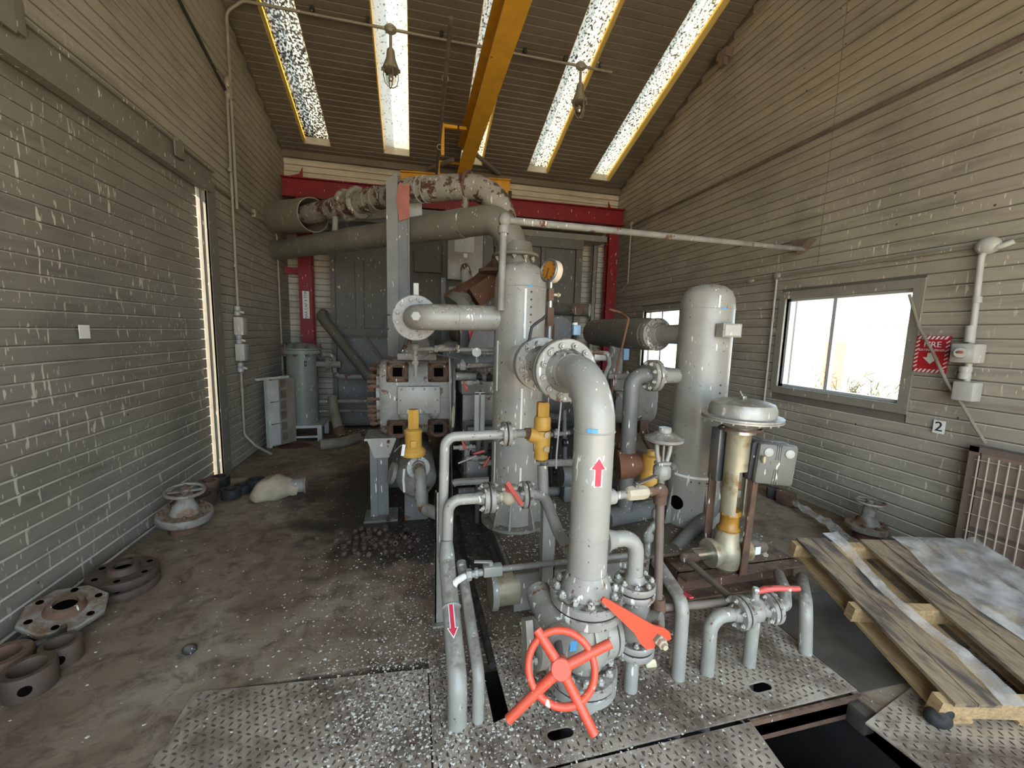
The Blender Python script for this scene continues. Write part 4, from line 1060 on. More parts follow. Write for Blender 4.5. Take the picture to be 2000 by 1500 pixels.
ring_weld(v1, (VX, VY, 1.97), (0, 0, 1), VR, 'grey_clean'); ring_weld(v1, (VX, VY, 0.60), (0, 0, 1), VR, 'grey_clean')
def on_cyl(parent, name, cx, cy, r, ang, z0, z1, w, mat, th=0.003):
    """strip on a vertical cylinder, ang measured from the direction to the doorway (camera side), + to the right"""
    base = math.atan2(-cy, -cx) + ang; k = max(2, int(w / 0.015)); half = w / (2 * r)
    mb = MB(); P = []
    for rr in (r, r + th):
        for i in range(k + 1):
            a = base - half + 2 * half * i / k
            for z in (z0, z1): P.append((cx + rr * cos(a), cy + rr * sin(a), z))
    n = (k + 1) * 2; F = []
    for i in range(k):
        b = n + 2 * i; F.append((b, b + 2, b + 3, b + 1)); F.append((2 * i, 2 * i + 1, 2 * i + 3, 2 * i + 2))
        F.append((2 * i, 2 * i + 2, b + 2, b)); F.append((2 * i + 1, b + 1, b + 3, 2 * i + 3))
    F.append((0, n, n + 1, 1)); F.append((2 * k, 2 * k + 1, n + 2 * k + 1, n + 2 * k))
    mb.add(P, F); return obj(name, mb, M[mat], parent, ang=None)
for a, z0, z1 in ((0.20, 1.62, 1.95), (-0.95, 1.25, 1.60), (0.16, 0.95, 1.28), (-1.0, 0.55, 0.88), (0.2, 0.62, 0.72)):
    on_cyl(v1, 'tape_strip', VX, VY, VR, a, z0, z1, 0.014, 'white_tape')
on_cyl(v1, 'tape_mark', VX, VY, VR, 0.36, 1.962, 1.978, 0.035, 'blue_tag')
bd = math.atan2(-VY, -VX)
for k in range(5):
    a = bd + 0.42; z = 1.93 - k * 0.05; d = V((cos(a), sin(a), 0)); cyl_obj('weep_hole', V((VX, VY, z)) + d * (VR - 0.004), V((VX, VY, z)) + d * (VR + 0.004), 0.007, 'rust', v1, n=8)
# front nozzle (towards the riser) with its flange
NZ = 1.475
mb = MB(); mb.cyl((VX, VY, NZ), (VX, 2.34, NZ), 0.084, n=32); obj('nozzle', mb, M['grey'], v1)
flange(v1, (VX, 2.31, NZ), (0, 1, 0), 0.16, 0.035, 'grey', 0, hub=0.07, rp=0.084)
mb = MB(); mb.cyl((VX, 2.303, NZ), (VX, 2.31, NZ), 0.145, n=36); obj('gasket', mb, M['gasket'], v1)
mb = MB(); mb.lathe([(0.125, 0), (0.115, 0.012), (0.088, 0.03)], (VX, 2.672, NZ), (0, -1, 0), 32); obj('repad', mb, M['grey'], v1)
# left nozzle and elbow
mb = MB(); mb.pipe([(VX - 0.1, VY, 1.755), (0.015, VY, 1.745), (0.015, 3.06, 1.745)], 0.088, 0.14, 28, 10); obj('nozzle', mb, M['grey'], v1)
flange(v1, (0.015, 3.07, 1.745), (0, -1, 0), 0.163, 0.032, 'grey', 12, 0.016)
mb = MB(); mb.cyl((0.015, 2.78, 1.745), (0.015, 2.68, 1.745), 0.026, n=12); mb.hexp((0.015, 2.72, 1.745), (0, -1, 0), 0.035, 0.03); obj('plug', mb, M['grey'], v1)
ring_weld(v1, (0.30, VY, 1.75), (1, 0, 0), 0.088, 'grey_clean', 0.003)
mb = MB(); mb.box((0.02, 3.085, 1.935), (0.036, 0.006, 0.12)); obj('spade_tag', mb, M['box_grey'], v1)
mb = MB(); mb.pipe([(-0.17, 3.06, 1.66), (-0.20, 3.06, 1.66), (-0.20, 3.06, 1.76), (-0.16, 3.06, 1.76)], 0.006, 0.01, 6); obj('handle', mb, M['black_iron'], v1)
# suction line down to the left cylinder
sl = thing('suction_pipe', 'grey suction pipe from the vessel flange down to left cylinder', 'pipe', (0.015, 3.75, 1.42))
flange(sl, (0.015, 3.075, 1.745), (0, 1, 0), 0.163, 0.032, 'grey', 0)
mb = MB(); mb.pipe([(0.015, 3.10, 1.745), (0.025, 3.78, 1.745), (0.03, 3.80, 1.42)], 0.088, 0.14, 24); obj('pipe', mb, M['grey_dirty'], sl)
mb = MB(); mb.lathe([(0.15, 0), (0.13, 0.05), (0.09, 0.16)], (0.03, 3.80, 1.45), (0, 0, 1), 24); obj('reducer', mb, M['grey_dirty'], sl)
f_ = obj('flange', MB().cbox((0.03, 3.80, 1.425), (0.34, 0.26, 0.06), 0.01), M['grey_dirty'], sl)
for dx, dy in ((-0.12, -0.09), (0.0, -0.10), (0.12, -0.09), (-0.12, 0.09), (0.12, 0.09)): obj('bolt', bolt_mesh('chrome'), None, f_, basis=along((0.03 + dx, 3.80 + dy, 1.455), (0, 0, 1), 0.2, 0.022))

# vent pipe from vessel to right wall
vp = thing('vent_pipe', 'long thin grey vent pipe crossing to the right wall', 'pipe', (0.57, 2.70, 1.8))
tube_obj('pipe', [(0.565, 2.68, 1.80), (0.575, 2.70, 2.385), (3.9, 3.50, 2.59)], 0.024, 'grey_dirty', vp, 0.035, 14)
mb = MB(); mb.ell((0.58, 2.70, 2.385), (0.042, 0.042, 0.05)); mb.cyl((0.575, 2.70, 2.30), (0.575, 2.70, 2.345), 0.036, n=14); obj('elbow_fitting', mb, M['grey_dirty'], vp)
mb = MB(); mb.prism([(-0.12, 0.05), (0.10, 0.07), (0.02, -0.07)], (3.88, 3.50, 2.62), (0, 1, 0), (0, 0, 1), 0.10); obj('wall_bracket', mb, M['grille_frame'], vp)

# pressure gauge on its stem
gz = V((0.79, 2.33, 0))
ga = thing('pressure_gauge', 'round pressure gauge with amber face above the riser flange', 'gauge', gz + Za * 1.56)
gax = V((-0.93, -0.45, 0.10)).normalized(); gc = gz + Za * 2.02
mb = MB(); mb.lathe([(0.060, -0.035), (0.066, -0.028), (0.066, 0.015), (0.060, 0.02)], gc, gax, 32); obj('case', mb, M['gauge_cream'], ga)
mb = MB(); mb.torus(gc + gax * 0.022, gax, 0.062, 0.008, 32, 8); obj('bezel', mb, M['steel_dark'], ga)
mb = MB(); mb.cyl(gc + gax * 0.018, gc + gax * 0.022, 0.058, n=32); obj('dial', mb, M['gauge_face'], ga)
e1, e2 = perp(gax)
mb = MB(); mb.beam(gc + gax * 0.025 - e2 * 0.015, gc + gax * 0.025 + e2 * 0.04 + e1 * 0.012, 0.004, 0.002, gax); obj('needle', mb, M['ink'], ga)
for k in range(9):
    a = -2.2 + k * 0.55; d = e1 * sin(a) + e2 * cos(a)
    mb = MB(); mb.beam(gc + gax * 0.0235 + d * 0.042, gc + gax * 0.0235 + d * 0.052, 0.003, 0.002, gax); obj('tick', mb, M['ink'], ga)
cyl_obj('neck', gz + Za * 1.92, gz + Za * 1.96, 0.011, 'nickel', ga)
mb = MB(); mb.cbox(gz + Za * 1.885, (0.034, 0.034, 0.075), 0.006); obj('needle_valve', mb, M['rust'], ga)
mb = MB(); mb.cyl(gz + V((0.017, 0, 1.885)), gz + V((0.06, 0, 1.885)), 0.010, n=10); mb.hexp(gz + V((0.04, 0, 1.885)), (1, 0, 0), 0.015, 0.012); obj('bleed_screw', mb, M['brass_stained'], ga)
mb = MB(); mb.pipe([gz + V((0.01, 0, 1.925)), gz + V((0.05, 0, 1.925)), gz + V((0.05, 0, 1.845))], 0.004, 0.01, 6); obj('wire_loop', mb, M['black_iron'], ga)
cyl_obj('nipple', gz + Za * 1.81, gz + Za * 1.85, 0.013, 'nickel', ga)
mb = MB(); mb.lathe([(0.022, 0), (0.027, 0.012), (0.027, 0.098), (0.022, 0.11)], gz + Za * 1.70, (0, 0, 1), 8); bv = obj('ball_valve', mb, M['rust'], ga)
mb = MB(); mb.sweep([gz + V((-0.03, -0.01, 1.76)), gz + V((-0.045, -0.02, 1.745)), gz + V((-0.10, -0.04, 1.71)), gz + V((-0.125, -0.05, 1.69)), gz + V((-0.14, -0.05, 1.60))], 0.009, 8); obj('lever', mb, M['black_iron'], bv)
cyl_obj('stem', gz + Za * 1.50, gz + Za * 1.70, 0.017, 'steel_dark', ga)

# ------------------------------------------------------------------ right tank
RX, RY, RR = 2.065, 2.57, 0.184
v2 = thing('scrubber_tank', 'right hand grey tank with white band near its foot', 'vessel', (RX, RY, 0.22))
mb = MB(); mb.lathe([(RR, 0.60), (RR, 1.86), (RR * 0.97, 1.93), (RR * 0.85, 1.985), (RR * 0.6, 2.02), (RR * 0.3, 2.035), (0, 2.04)], (RX, RY, 0), (0, 0, 1), 48); obj('shell', mb, M['grey'], v2)
mb = MB(); mb.lathe([(RR, 0.24), (RR, 0.60)], (RX, RY, 0), (0, 0, 1), 48); obj('skirt', mb, M['grey'], v2)
mb = MB(); mb.lathe([(0.25, 0.20), (0.25, 0.24)], (RX, RY, 0), (0, 0, 1), 40); obj('base_ring', mb, M['grey_dirty'], v2)
on_cyl(v2, 'tape_band', RX, RY, RR, 0.25, 0.645, 0.662, 0.36, 'white_tape')
on_cyl(v2, 'tape_strip', RX, RY, RR * 0.985, 0.42, 1.86, 1.945, 0.012, 'white_tape')
on_cyl(v2, 'tape_mark', RX, RY, RR, 0.62, 1.85, 1.862, 0.035, 'blue_tag')
ring_weld(v2, (RX, RY, 1.86), (0, 0, 1), RR, 'grey_clean', 0.003); ring_weld(v2, (RX, RY, 0.60), (0, 0, 1), RR, 'grey_clean', 0.003)
rd = math.atan2(-RY, -RX)
for a in (0.55, -0.8, 1.6, 2.6, -1.9):
    d = V((cos(rd + a), sin(rd + a), 0)); mb = MB(); mb.prism([(RR, 0), (RR + 0.055, 0), (RR + 0.05, 0.02), (RR, 0.33)], (RX, RY, 0.24), d, (0, 0, 1), 0.012); obj('gusset', mb, M['grey'], v2)
d = V((cos(rd - 0.55), sin(rd - 0.55), 0)); mb = MB(); mb.cyl(V((RX, RY, 0.44)) + d * (RR - 0.03), V((RX, RY, 0.44)) + d * (RR + 0.004), 0.052, n=24); obj('hand_hole', mb, M['hole_shade'], v2)
for k in range(4):
    a = rd + 0.75; d = V((cos(a), sin(a), 0)); cyl_obj('weep_hole', V((RX, RY, 1.33 - 0.055 * k)) + d * (RR - 0.004), V((RX, RY, 1.33 - 0.055 * k)) + d * (RR + 0.004), 0.007, 'rust', v2, n=8)
for k in range(3):
    a = rd - 0.05 + 0.3 * k; d = V((cos(a), sin(a), 0)); cyl_obj('weep_hole', V((RX, RY, 0.62)) + d * (RR - 0.004), V((RX, RY, 0.62)) + d * (RR + 0.004), 0.007, 'rust', v2, n=8)
d = V((cos(rd + 0.75), sin(rd + 0.75), 0)); s_ = V((-d.y, d.x, 0))
mb = MB(); mb.box(V((RX, RY, 1.71)) + d * (RR + 0.03), (0.16, 0.06, 0.09), rot=Matrix.Rotation(math.atan2(s_.y, s_.x), 3, 'Z')); br = obj('nameplate_bracket', mb, M['grey'], v2)
mb = MB(); mb.box(V((RX, RY, 1.71)) + d * (RR + 0.063), (0.13, 0.006, 0.07), rot=Matrix.Rotation(math.atan2(s_.y, s_.x), 3, 'Z')); obj('nameplate', mb, M['cream_cabinet'], br)
dl = V((cos(rd - 0.85), sin(rd - 0.85), 0)); mb = MB(); mb.cyl(V((RX, RY, 0.70)) + dl * RR, V((RX, RY, 0.70)) + dl * (RR + 0.05), 0.034, n=16); mb.hexp(V((RX, RY, 0.70)) + dl * (RR + 0.045), dl, 0.038, 0.03); mb.cyl(V((RX, RY, 0.70)) + dl * (RR + 0.07), V((RX, RY, 0.70)) + dl * (RR + 0.11), 0.022, n=12); obj('coupling', mb, M['grey_dirty'], v2)
# upper nozzle to the bottle behind
mb = MB(); mb.cyl((1.975, RY, 1.68), (1.955, 2.97, 1.675), 0.075, n=28); obj('nozzle', mb, M['grey'], v2)
flange(v2, (1.952, 3.02, 1.675), (0.02, -1, 0), 0.135, 0.035, 'grey', 10, 0.015, hub=0.06, rp=0.075)
# lower nozzle to the left
mb = MB(); mb.cyl((RX, 2.60, 1.375), (1.74, 2.60, 1.375), 0.056, n=24); obj('nozzle', mb, M['grey'], v2)
flange(v2, (1.685, 2.60, 1.375), (1, 0, 0), 0.115, 0.03, 'grey', 8, 0.015, hub=0.05, rp=0.056)
pb = thing('pulsation_bottle', 'horizontal grey bottle behind the right tank over right cylinder', 'vessel', (1.9, 3.6, 1.3))
mb = MB(); mb.lathe([(0.11, 0.04), (0.135, 0.06), (0.138, 0.12), (0.138, 0.98), (0.13, 1.05), (0.10, 1.10), (0.05, 1.125), (0, 1.13)], (1.952, 3.03, 1.675), (-0.06, 1, 0.01), 32); obj('shell', mb, M['olive'], pb)
flange(pb, (1.952, 3.026, 1.675), (-0.02, 1, 0), 0.135, 0.035, 'grey_dirty', 0)
cyl_obj('support_neck', (1.92, 3.62, 1.58), (1.92, 3.62, 1.28), 0.07, 'grey_dirty', pb)
mb = MB(); mb.cbox((1.92, 3.62, 1.27), (0.24, 0.22, 0.05), 0.01); f_ = obj('flange', mb, M['grey_dirty'], pb)
for dx in (-0.09, 0, 0.09): obj('bolt', bolt_mesh('galv'), None, f_, basis=along((1.92 + dx, 3.54, 1.295), (0, 0, 1), 0.2, 0.018))
# lower pipe: flange, elbow, down
dp = thing('discharge_pipe', 'grey pipe elbowing down left of the right tank', 'pipe', (1.5, 2.6, SZ_))
flange(dp, (1.679, 2.60, 1.375), (-1, 0, 0), 0.115, 0.03, 'grey', 8, 0.015)
mb = MB(); mb.cyl((1.679, 2.6, 1.375), (1.685, 2.6, 1.375), 0.10, n=28); obj('gasket', mb, M['gasket'], dp)
mb = MB(); mb.pipe([(1.66, 2.60, 1.375), (1.515, 2.60, 1.375), (1.525, 2.60, 0.30)], 0.055, 0.085, 24, 10); obj('pipe', mb, M['grey_dark'], dp)

# ------------------------------------------------------------------ compressor: frame and two cylinders
cf = thing('compressor', 'grimy compressor crankcase between the two cylinders', 'compressor', (1.2, 4.0, SZ_))
mb = MB(); mb.cbox((1.2, 4.05, 0.72), (1.55, 0.75, 0.92), 0.04); obj('crankcase', mb, M['oily'], cf)
mb = MB(); mb.cbox((0.62, 3.95, 1.18), (0.42, 0.6, 0.22), 0.05); obj('crosshead_guide', mb, M['grey_dirty'], cf)
mb = MB(); mb.cbox((0.58, 3.64, 0.97), (0.30, 0.03, 0.24), 0.01); cvr = obj('inspection_cover', mb, M['grey_dirty'], cf)
mb = MB(); mb.cbox((0.62, 3.62, 0.72), (0.30, 0.06, 0.16), 0.015); obj('side_box', mb, M['grey_dark'], cf)
mb = MB(); mb.cbox((1.75, 3.95, 1.12), (0.40, 0.55, 0.36), 0.05); obj('crosshead_guide', mb, M['grey_dirty'], cf)
mb = MB(); mb.cyl((1.25, 3.72, 1.02), (1.25, 3.60, 1.02), 0.16, n=28); obj('shaft_cover', mb, M['oily'], cf)
mb = MB(); mb.cyl((0.95, 3.55, 0.45), (0.95, 3.9, 0.45), 0.14, n=28); obj('oil_filter', mb, M['oily'], cf)
mb = MB(); mb.cyl((0.98, 3.62, 1.34), (1.75, 3.62, 1.34), 0.03, n=12); obj('oil_line', mb, M['oily'], cf)
mb = MB(); mb.cyl((0.9, 3.58, 0.72), (1.6, 3.58, 0.72), 0.045, n=12); obj('oil_line', mb, M['black_iron'], cf)

cl = thing('compressor_cylinder', 'large left grey cylinder with bolted cover and open rusty ports', 'compressor', (0.03, 3.9, 0.6))
X0, X1, F_ = -0.285, 0.365, 3.60
def cyl_body(x0, x1, yc, zc, ry, rz):
    """barrel-like cylinder block with flattened front, axis along x"""
    n = 40; prof = []
    for k in range(n):
        a = 2 * pi * k / n
        y, z = cos(a), sin(a)
        sy = math.copysign(abs(y) ** 0.45, y); sz = math.copysign(abs(z) ** 0.62, z)
        prof.append((sy * ry, sz * rz))
    xs = [(x0, 0.93), (x0 + 0.02, 0.98), (x0 + 0.05, 1.0), (x1 - 0.05, 1.0), (x1 - 0.02, 0.98), (x1, 0.93)]
    mb = MB(); vs = []; fs = []
    for x, s in xs:
        for y, z in prof: vs.append((x, yc + y * s, zc + z * s))
    for i in range(len(xs) - 1):
        for k in range(n):
            k2 = (k + 1) % n; fs.append((i * n + k, i * n + k2, (i + 1) * n + k2, (i + 1) * n + k))
    fs.append(tuple(range(n))); fs.append(tuple((len(xs) - 1) * n + k for k in range(n)))
    return mb.add(vs, fs)
obj('block', cyl_body(X0, X1, 3.91, 1.06, 0.31, 0.345), M['grey_dirty'], cl)
# round rusty valve ports, top and bottom, each with square opening and studs
def port(cx, cz, tilt, parent):
    ax = V((0, -cos(tilt), sin(tilt))).normalized(); e = V((1, 0, 0)); u = e.cross(ax) * -1
    c = V((cx, F_ + (0.045 if tilt else 0.0), cz))
    mb = MB(); mb.cbox(c + ax * 0.00, (0.185, 0.07, 0.17), 0.012, rot=Matrix.Rotation(-tilt, 3, 'X')); p = obj('valve_port', mb, M['port_rust'], parent)
    mb = MB(); mb.torus(c + ax * 0.037, ax, 0.072, 0.014, 28, 8); obj('port_ring', mb, M['rust'], p)
    mb = MB(); mb.box(c + ax * 0.036, (0.080, 0.006, 0.078), rot=Matrix.Rotation(-tilt, 3, 'X')); obj('opening', mb, M['hole_shade'], p)
    for sx in (-1, 1):
        for sz in (-1, 1):
            q = c + e * 0.078 * sx + u * 0.072 * sz
            mb = MB(); mb.cyl(q, q + ax * 0.13, 0.012, n=8); obj('stud', mb, M['port_rust'], p)
port(-0.135, 1.285, 0.32, cl); port(0.215, 1.285, 0.32, cl); port(-0.135, 0.80, -0.25, cl); port(0.215, 0.80, -0.25, cl)
mb = MB(); mb.cbox((0.045, F_ - 0.015, 1.055), (0.365, 0.045, 0.245), 0.012); cv = obj('cover_plate', mb, M['grey'], cl)
for i in range(4):
    for z in (0.955, 1.155): obj('bolt', bolt_mesh('grey_dirty'), None, cv, basis=along((-0.10 + i * 0.095, F_ - 0.036, z), (0, -1, 0), 0.3, 0.010))
for x in (-0.112, 0.202): obj('bolt', bolt_mesh('grey_dirty'), None, cv, basis=along((x, F_ - 0.036, 1.055), (0, -1, 0), 0.3, 0.009))
for dx in (-0.13, 0.13):
    mb = MB(); mb.ell((0.045 + dx, F_ + 0.01, 0.925), (0.05, 0.035, 0.05)); obj('boss', mb, M['grey_dirty'], cl)
for k in range(16):
    a = 2 * pi * k / 16; y, z = 3.91 + 0.27 * cos(a), 1.06 + 0.27 * sin(a)
    mb = MB(); mb.cyl((X0 + 0.02, y, z), (X0 - 0.10, y, z), 0.016, n=10); mb.hexp((X0 - 0.05, y, z), (-1, 0, 0), 0.024, 0.035); obj('end_stud', mb, M['rust'] if k % 2 else M['port_rust'], cl)
for k in range(5):
    z = 0.90 + 0.075 * k; mb = MB(); mb.cyl((X0 + 0.03, F_ + 0.12, z), (X0 - 0.11, F_ + 0.12, z), 0.018, n=10); obj('end_stud', mb, M['rust'], cl)
mb = MB(); mb.lathe([(0.28, 0), (0.28, 0.04)], (X0 + 0.01, 3.91, 1.06), (-1, 0, 0), 32); obj('end_flange', mb, M['grey_dirty'], cl)

cr = thing('compressor_cylinder', 'smaller right grey cylinder behind the right tank', 'compressor', (2.2, 3.9, 0.6))
obj('block', cyl_body(1.95, 2.42, 3.90, 1.0, 0.30, 0.245), M['grey_dirty'], cr)
mb = MB(); mb.cbox((1.99, 3.60, 1.20), (0.22, 0.12, 0.16), 0.03); obj('valve_cap', mb, M['grey_dirty'], cr)
for x in (2.12, 2.28):
    mb = MB(); mb.cbox((x, 3.66, 0.74), (0.10, 0.10, 0.14), 0.015); p = obj('valve_port', mb, M['rust'], cr)
    for q in (-0.03, 0.03):
        mb = MB(); mb.cyl((x + q, 3.62, 0.72), (x + q + 0.02, 3.56, 0.60), 0.012, n=8); obj('stud', mb, M['rust'], p)
mb = MB(); mb.beam((1.9, 3.7, 0.60), (2.35, 3.7, 0.40), 0.10, 0.03); obj('support_plate', mb, M['galv'], cr)
mb = MB(); mb.bbox(2.0, 2.3, 3.8, 4.0, SZ_, 0.78); obj('pedestal', mb, M['rust'], cr)

# lower left discharge bottle, relief valve and elbow
lb = thing('discharge_bottle', 'domed grey bottle under the left cylinder with white stripe', 'vessel', (0.02, 3.2, 0.3))
mb = MB(); mb.lathe([(0, 0), (0.06, 0.008), (0.11, 0.035), (0.145, 0.08), (0.16, 0.14), (0.16, 1.1), (0.1, 1.2)], (0.02, 3.16, 0.46), (0.0, 1, 0), 36); obj('shell', mb, M['grey_dirty'], lb)
mb = MB(); mb.sweep([(-0.075, 3.16 + 0.040, 0.46 + 0.11), (-0.08, 3.175, 0.46 + 0.03), (-0.075, 3.18, 0.46 - 0.07)], 0.010, 6); obj('tape_strip', mb, M['white_tape'], lb)
for y in (3.5, 4.1):
    mb = MB(); mb.bbox(-0.08, 0.12, y, y + 0.06, 0.0, 0.33); obj('saddle', mb, M['grey_dark'], lb)
mb = MB(); mb.lathe([(0.09, 0), (0.09, 0.03)], (-0.16, 3.40, 0.47), (-1, -0.2, 0.3), 24); mb.cyl((-0.10, 3.42, 0.46), (-0.17, 3.40, 0.48), 0.06, n=20); obj('side_nozzle', mb, M['grey_dirty'], lb)
rl = thing('relief_valve', 'yellow relief valve with white tag before the left cylinder', 'valve', (0.0, 3.02, 0.68))
mb = MB(); mb.hexp((-0.003, 3.02, 0.93), (0, 0, 1), 0.043, 0.15); obj('cap', mb, M['yellow_valve'], rl)
mb = MB(); mb.lathe([(0.058, 0.78), (0.062, 0.80), (0.062, 0.90), (0.066, 0.91), (0.066, 0.925), (0.045, 0.94)], (-0.003, 3.02, 0), (0, 0, 1), 24); obj('bonnet', mb, M['yellow_valve'], rl)
mb = MB(); mb.lathe([(0.085, 0.735), (0.09, 0.75), (0.09, 0.77), (0.062, 0.80)], (-0.003, 3.02, 0), (0, 0, 1), 24); mb.cbox((-0.003, 2.96, 0.83), (0.05, 0.03, 0.06), 0.012); obj('body', mb, M['yellow_valve'], rl)
mb = MB(); mb.box((-0.075, 2.95, 0.795), (0.022, 0.004, 0.085), rot=Matrix.Rotation(0.15, 3, 'Y')); obj('tag', mb, M['sign_white'], rl)
mb = MB(); mb.sweep([(-0.075, 2.95, 0.837), (-0.10, 2.97, 0.82), (-0.14, 3.0, 0.77)], 0.003, 6); obj('wire', mb, M['galv'], rl)
re_ = thing('relief_outlet', 'short grey elbow under the left yellow relief valve', 'pipe', (0.03, 2.95, 0.4))
flange(re_, (0.03, 3.00, 0.64), (0.1, -0.9, 0.35), 0.085, 0.025, 'grey', 4, 0.014, hub=0.03, rp=0.04)
mb = MB(); mb.pipe([(0.032, 2.98, 0.65), (0.045, 2.84, 0.66), (0.045, 2.80, 0.42), (0.18, 2.62, 0.43)], 0.042, 0.07, 20); obj('pipe', mb, M['grey_dirty'], re_)
# support post under left cylinder
sp = thing('support_post', 'grey steel post with gusset under the left cylinder', 'post', (-0.30, 3.62, 0))
mb = MB(); mb.bbox(-0.37, -0.31, 3.59, 3.66, 0.0, 0.70); obj('web', mb, M['grey_dark'], sp)
mb = MB(); mb.bbox(-0.31, -0.22, 3.61, 3.68, 0.0, 0.66); obj('channel', mb, M['grey_dark'], sp)
mb = MB(); mb.prism([(-0.12, 0.0), (0.12, 0.0), (0.06, -0.16), (-0.06, -0.16)][::-1], (-0.27, 3.58, 0.715), (1, 0, 0), (0, 0, 1), 0.02); obj('gusset', mb, M['grey'], sp)
mb = MB(); mb.bbox(-0.41, -0.15, 3.56, 3.9, 0.71, 0.73); obj('top_plate', mb, M['grey'], sp)
mb = MB(); mb.bbox(-0.42, -0.14, 3.5, 3.75, 0.0, 0.02); obj('base_plate', mb, M['grey_dark'], sp)

# instrument tubing, valves and gauge board between the left cylinder and vessel
mg = thing('manometer', 'narrow grey manometer board with tube slot left of vessel', 'gauge', (0.50, 3.3, 0.6))
mc = V((0.515, 3.2, 1.009))
mb = MB(); mb.box(mc + V((-0.022, 0, 0)), (0.034, 0.02, 0.32)); mb.box(mc + V((0.026, 0, 0)), (0.034, 0.02, 0.32)); mb.box(mc + V((0.002, 0.008, 0)), (0.084, 0.006, 0.32)); mb.box(mc + V((0.002, 0, 0.16)), (0.084, 0.02, 0.02)); obj('board', mb, M['galv'], mg)
mb = MB(); mb.cyl(mc + V((0.002, 0, -0.15)), mc + V((0.002, 0, 0.14)), 0.007, n=8); obj('tube', mb, M['lamp_glass'], mg)
mb = MB(); mb.cyl(V((mc.x + 0.002, mc.y + 0.03, 0.0)), mc + V((0.002, 0.03, 0.1)), 0.02, n=10); obj('stand', mb, M['grey_dark'], mg)
iv = thing('instrument_line', 'thin speckled pipe run with small gauge left of the vessel', 'pipe', (0.029, 3.35, 1.433))
tube_obj('pipe', [(0.017, 3.35, 1.288), (0.014, 3.35, 1.511), (0.607, 3.1, 1.519)], 0.018, 'grey_dirty', iv, 0.03, 10)
mb = MB(); mb.ell((0.215, 3.28, 1.521), (0.045, 0.03, 0.03)); mb.hexp((0.321, 3.2, 1.522), (1, 0, 0), 0.035, 0.03); mb.hexp((0.159, 3.28, 1.516), (1, 0, 0), 0.03, 0.03); obj('union', mb, M['grey_dirty'], iv)
mb = MB(); mb.ell((0.014, 3.35, 1.523), (0.035, 0.03, 0.035)); mb.hexp((0.013, 3.35, 1.384), (0, 0, 1), 0.028, 0.03); obj('elbow_fitting', mb, M['grey_dirty'], iv)
mb = MB(); mb.cyl((0.475, 3.12, 1.5), (0.47, 3.09, 1.502), 0.035, n=20); obj('gauge', mb, M['cream_cabinet'], iv)
mb = MB(); mb.cyl((0.474, 3.11, 1.465), (0.474, 3.11, 1.422), 0.008, n=8); obj('gauge_stem', mb, M['nickel'], iv)
hv = [((0.388, 3.2, 1.251), (0.407, 3.15, 1.201), 'upright red lever valve above the manometer'), ((0.456, 3, 0.73), (0.512, 3, 0.744), 'small red lever valve lying flat below the manometer'), ((0.555, 2.95, 0.704), (0.544, 2.95, 0.685), 'pinkish small lever valve beside the vessel foot'), ((0.361, 3, 0.818), (0.373, 3, 0.79), 'short red lever valve half hidden by the elbow')]
for i, (a, b, lbl) in enumerate(hv):
    a = V(a); b = V(b); t = thing('needle_valve', lbl, 'valve', a, 'small lever valves by the vessel')
    dd = (b - a).normalized() if (b - a).length > 1e-4 else V((0, 0, -1))
    c0 = a + V((0.05 if i == 0 else 0.0, 0.02, 0.0 if i == 0 else -0.04))
    mb = MB(); mb.cbox(c0, (0.06, 0.04, 0.04), 0.01); mb.cyl(c0 - V((0.07, 0, 0)), c0 + V((0.10, 0, 0)), 0.015, n=10); mb.hexp(c0 + V((0.05, 0, 0)), (1, 0, 0), 0.025, 0.025); obj('body', mb, M['grey_dirty'], t)
    mb = MB(); mb.sweep([a - dd * 0.015, a + dd * 0.03, a + dd * (0.075 if i != 3 else 0.05)], [0.007, 0.011, 0.012], 8); obj('lever', mb, M['lever_red'], t)
def run(pts, r, mat, label, name='small_pipe', cat='pipe', bend=0.03):
    return tag(tube_obj(name, pts, r, mat, None, bend, 8), label, cat)
run([(0.295, 3.45, 1.43), (0.301, 3.45, 1.168), (0.313, 3.45, 0.788), (0.326, 3.45, 0.163)], 0.006, 'galv', 'thin vertical tube right of the left cylinder', 'thin_tube')
run([(0.318, 3.42, 1.432), (0.317, 3.42, 0.996), (0.304, 3.4, 0.779), (0.317, 3.4, 0.162)], 0.006, 'black_iron', 'thin dark tube hanging right of the left cylinder', 'thin_tube')
run([(0.03, 3.4, 1.409), (0.132, 3.4, 1.473), (0.299, 3.4, 1.446), (0.436, 3.4, 1.421)], 0.005, 'steel_dark', 'thin bent tube looping above the left cylinder', 'thin_tube')
run([(0.397, 3.1, 0.852), (0.406, 3.1, 0.727), (0.413, 3.1, 0.497)], 0.025, 'grey_dirty', 'short grey pipe below the manometer')
run([(0.285, 2.95, 0.519), (0.305, 2.95, 0.53), (0.549, 2.9, 0.549)], 0.028, 'grey_dirty', 'short speckled pipe low beside the vessel foot')
run([(0.317, 2.9, 0.693), (0.43, 2.9, 0.734), (0.449, 2.9, 0.745)], 0.006, 'galv', 'thin diagonal tube below the manometer', 'thin_tube')
mb = MB(); mb.cbox((0.482, 3.1, 0.577), (0.18, 0.12, 0.18), 0.02); tag(obj('oil_reservoir', mb, M['grey_dark']), 'small dark tank below the manometer', 'tank')
mb = MB(); mb.sweep([(0.322, 3.41, 0.843), (0.322, 3.42, 0.93), (0.33, 3.42, 1.027)], [0.008, 0.018, 0.010], 8); tag(obj('rag', mb, M['cloth']), 'tan rag hanging on the tubes by the left cylinder', 'rag')
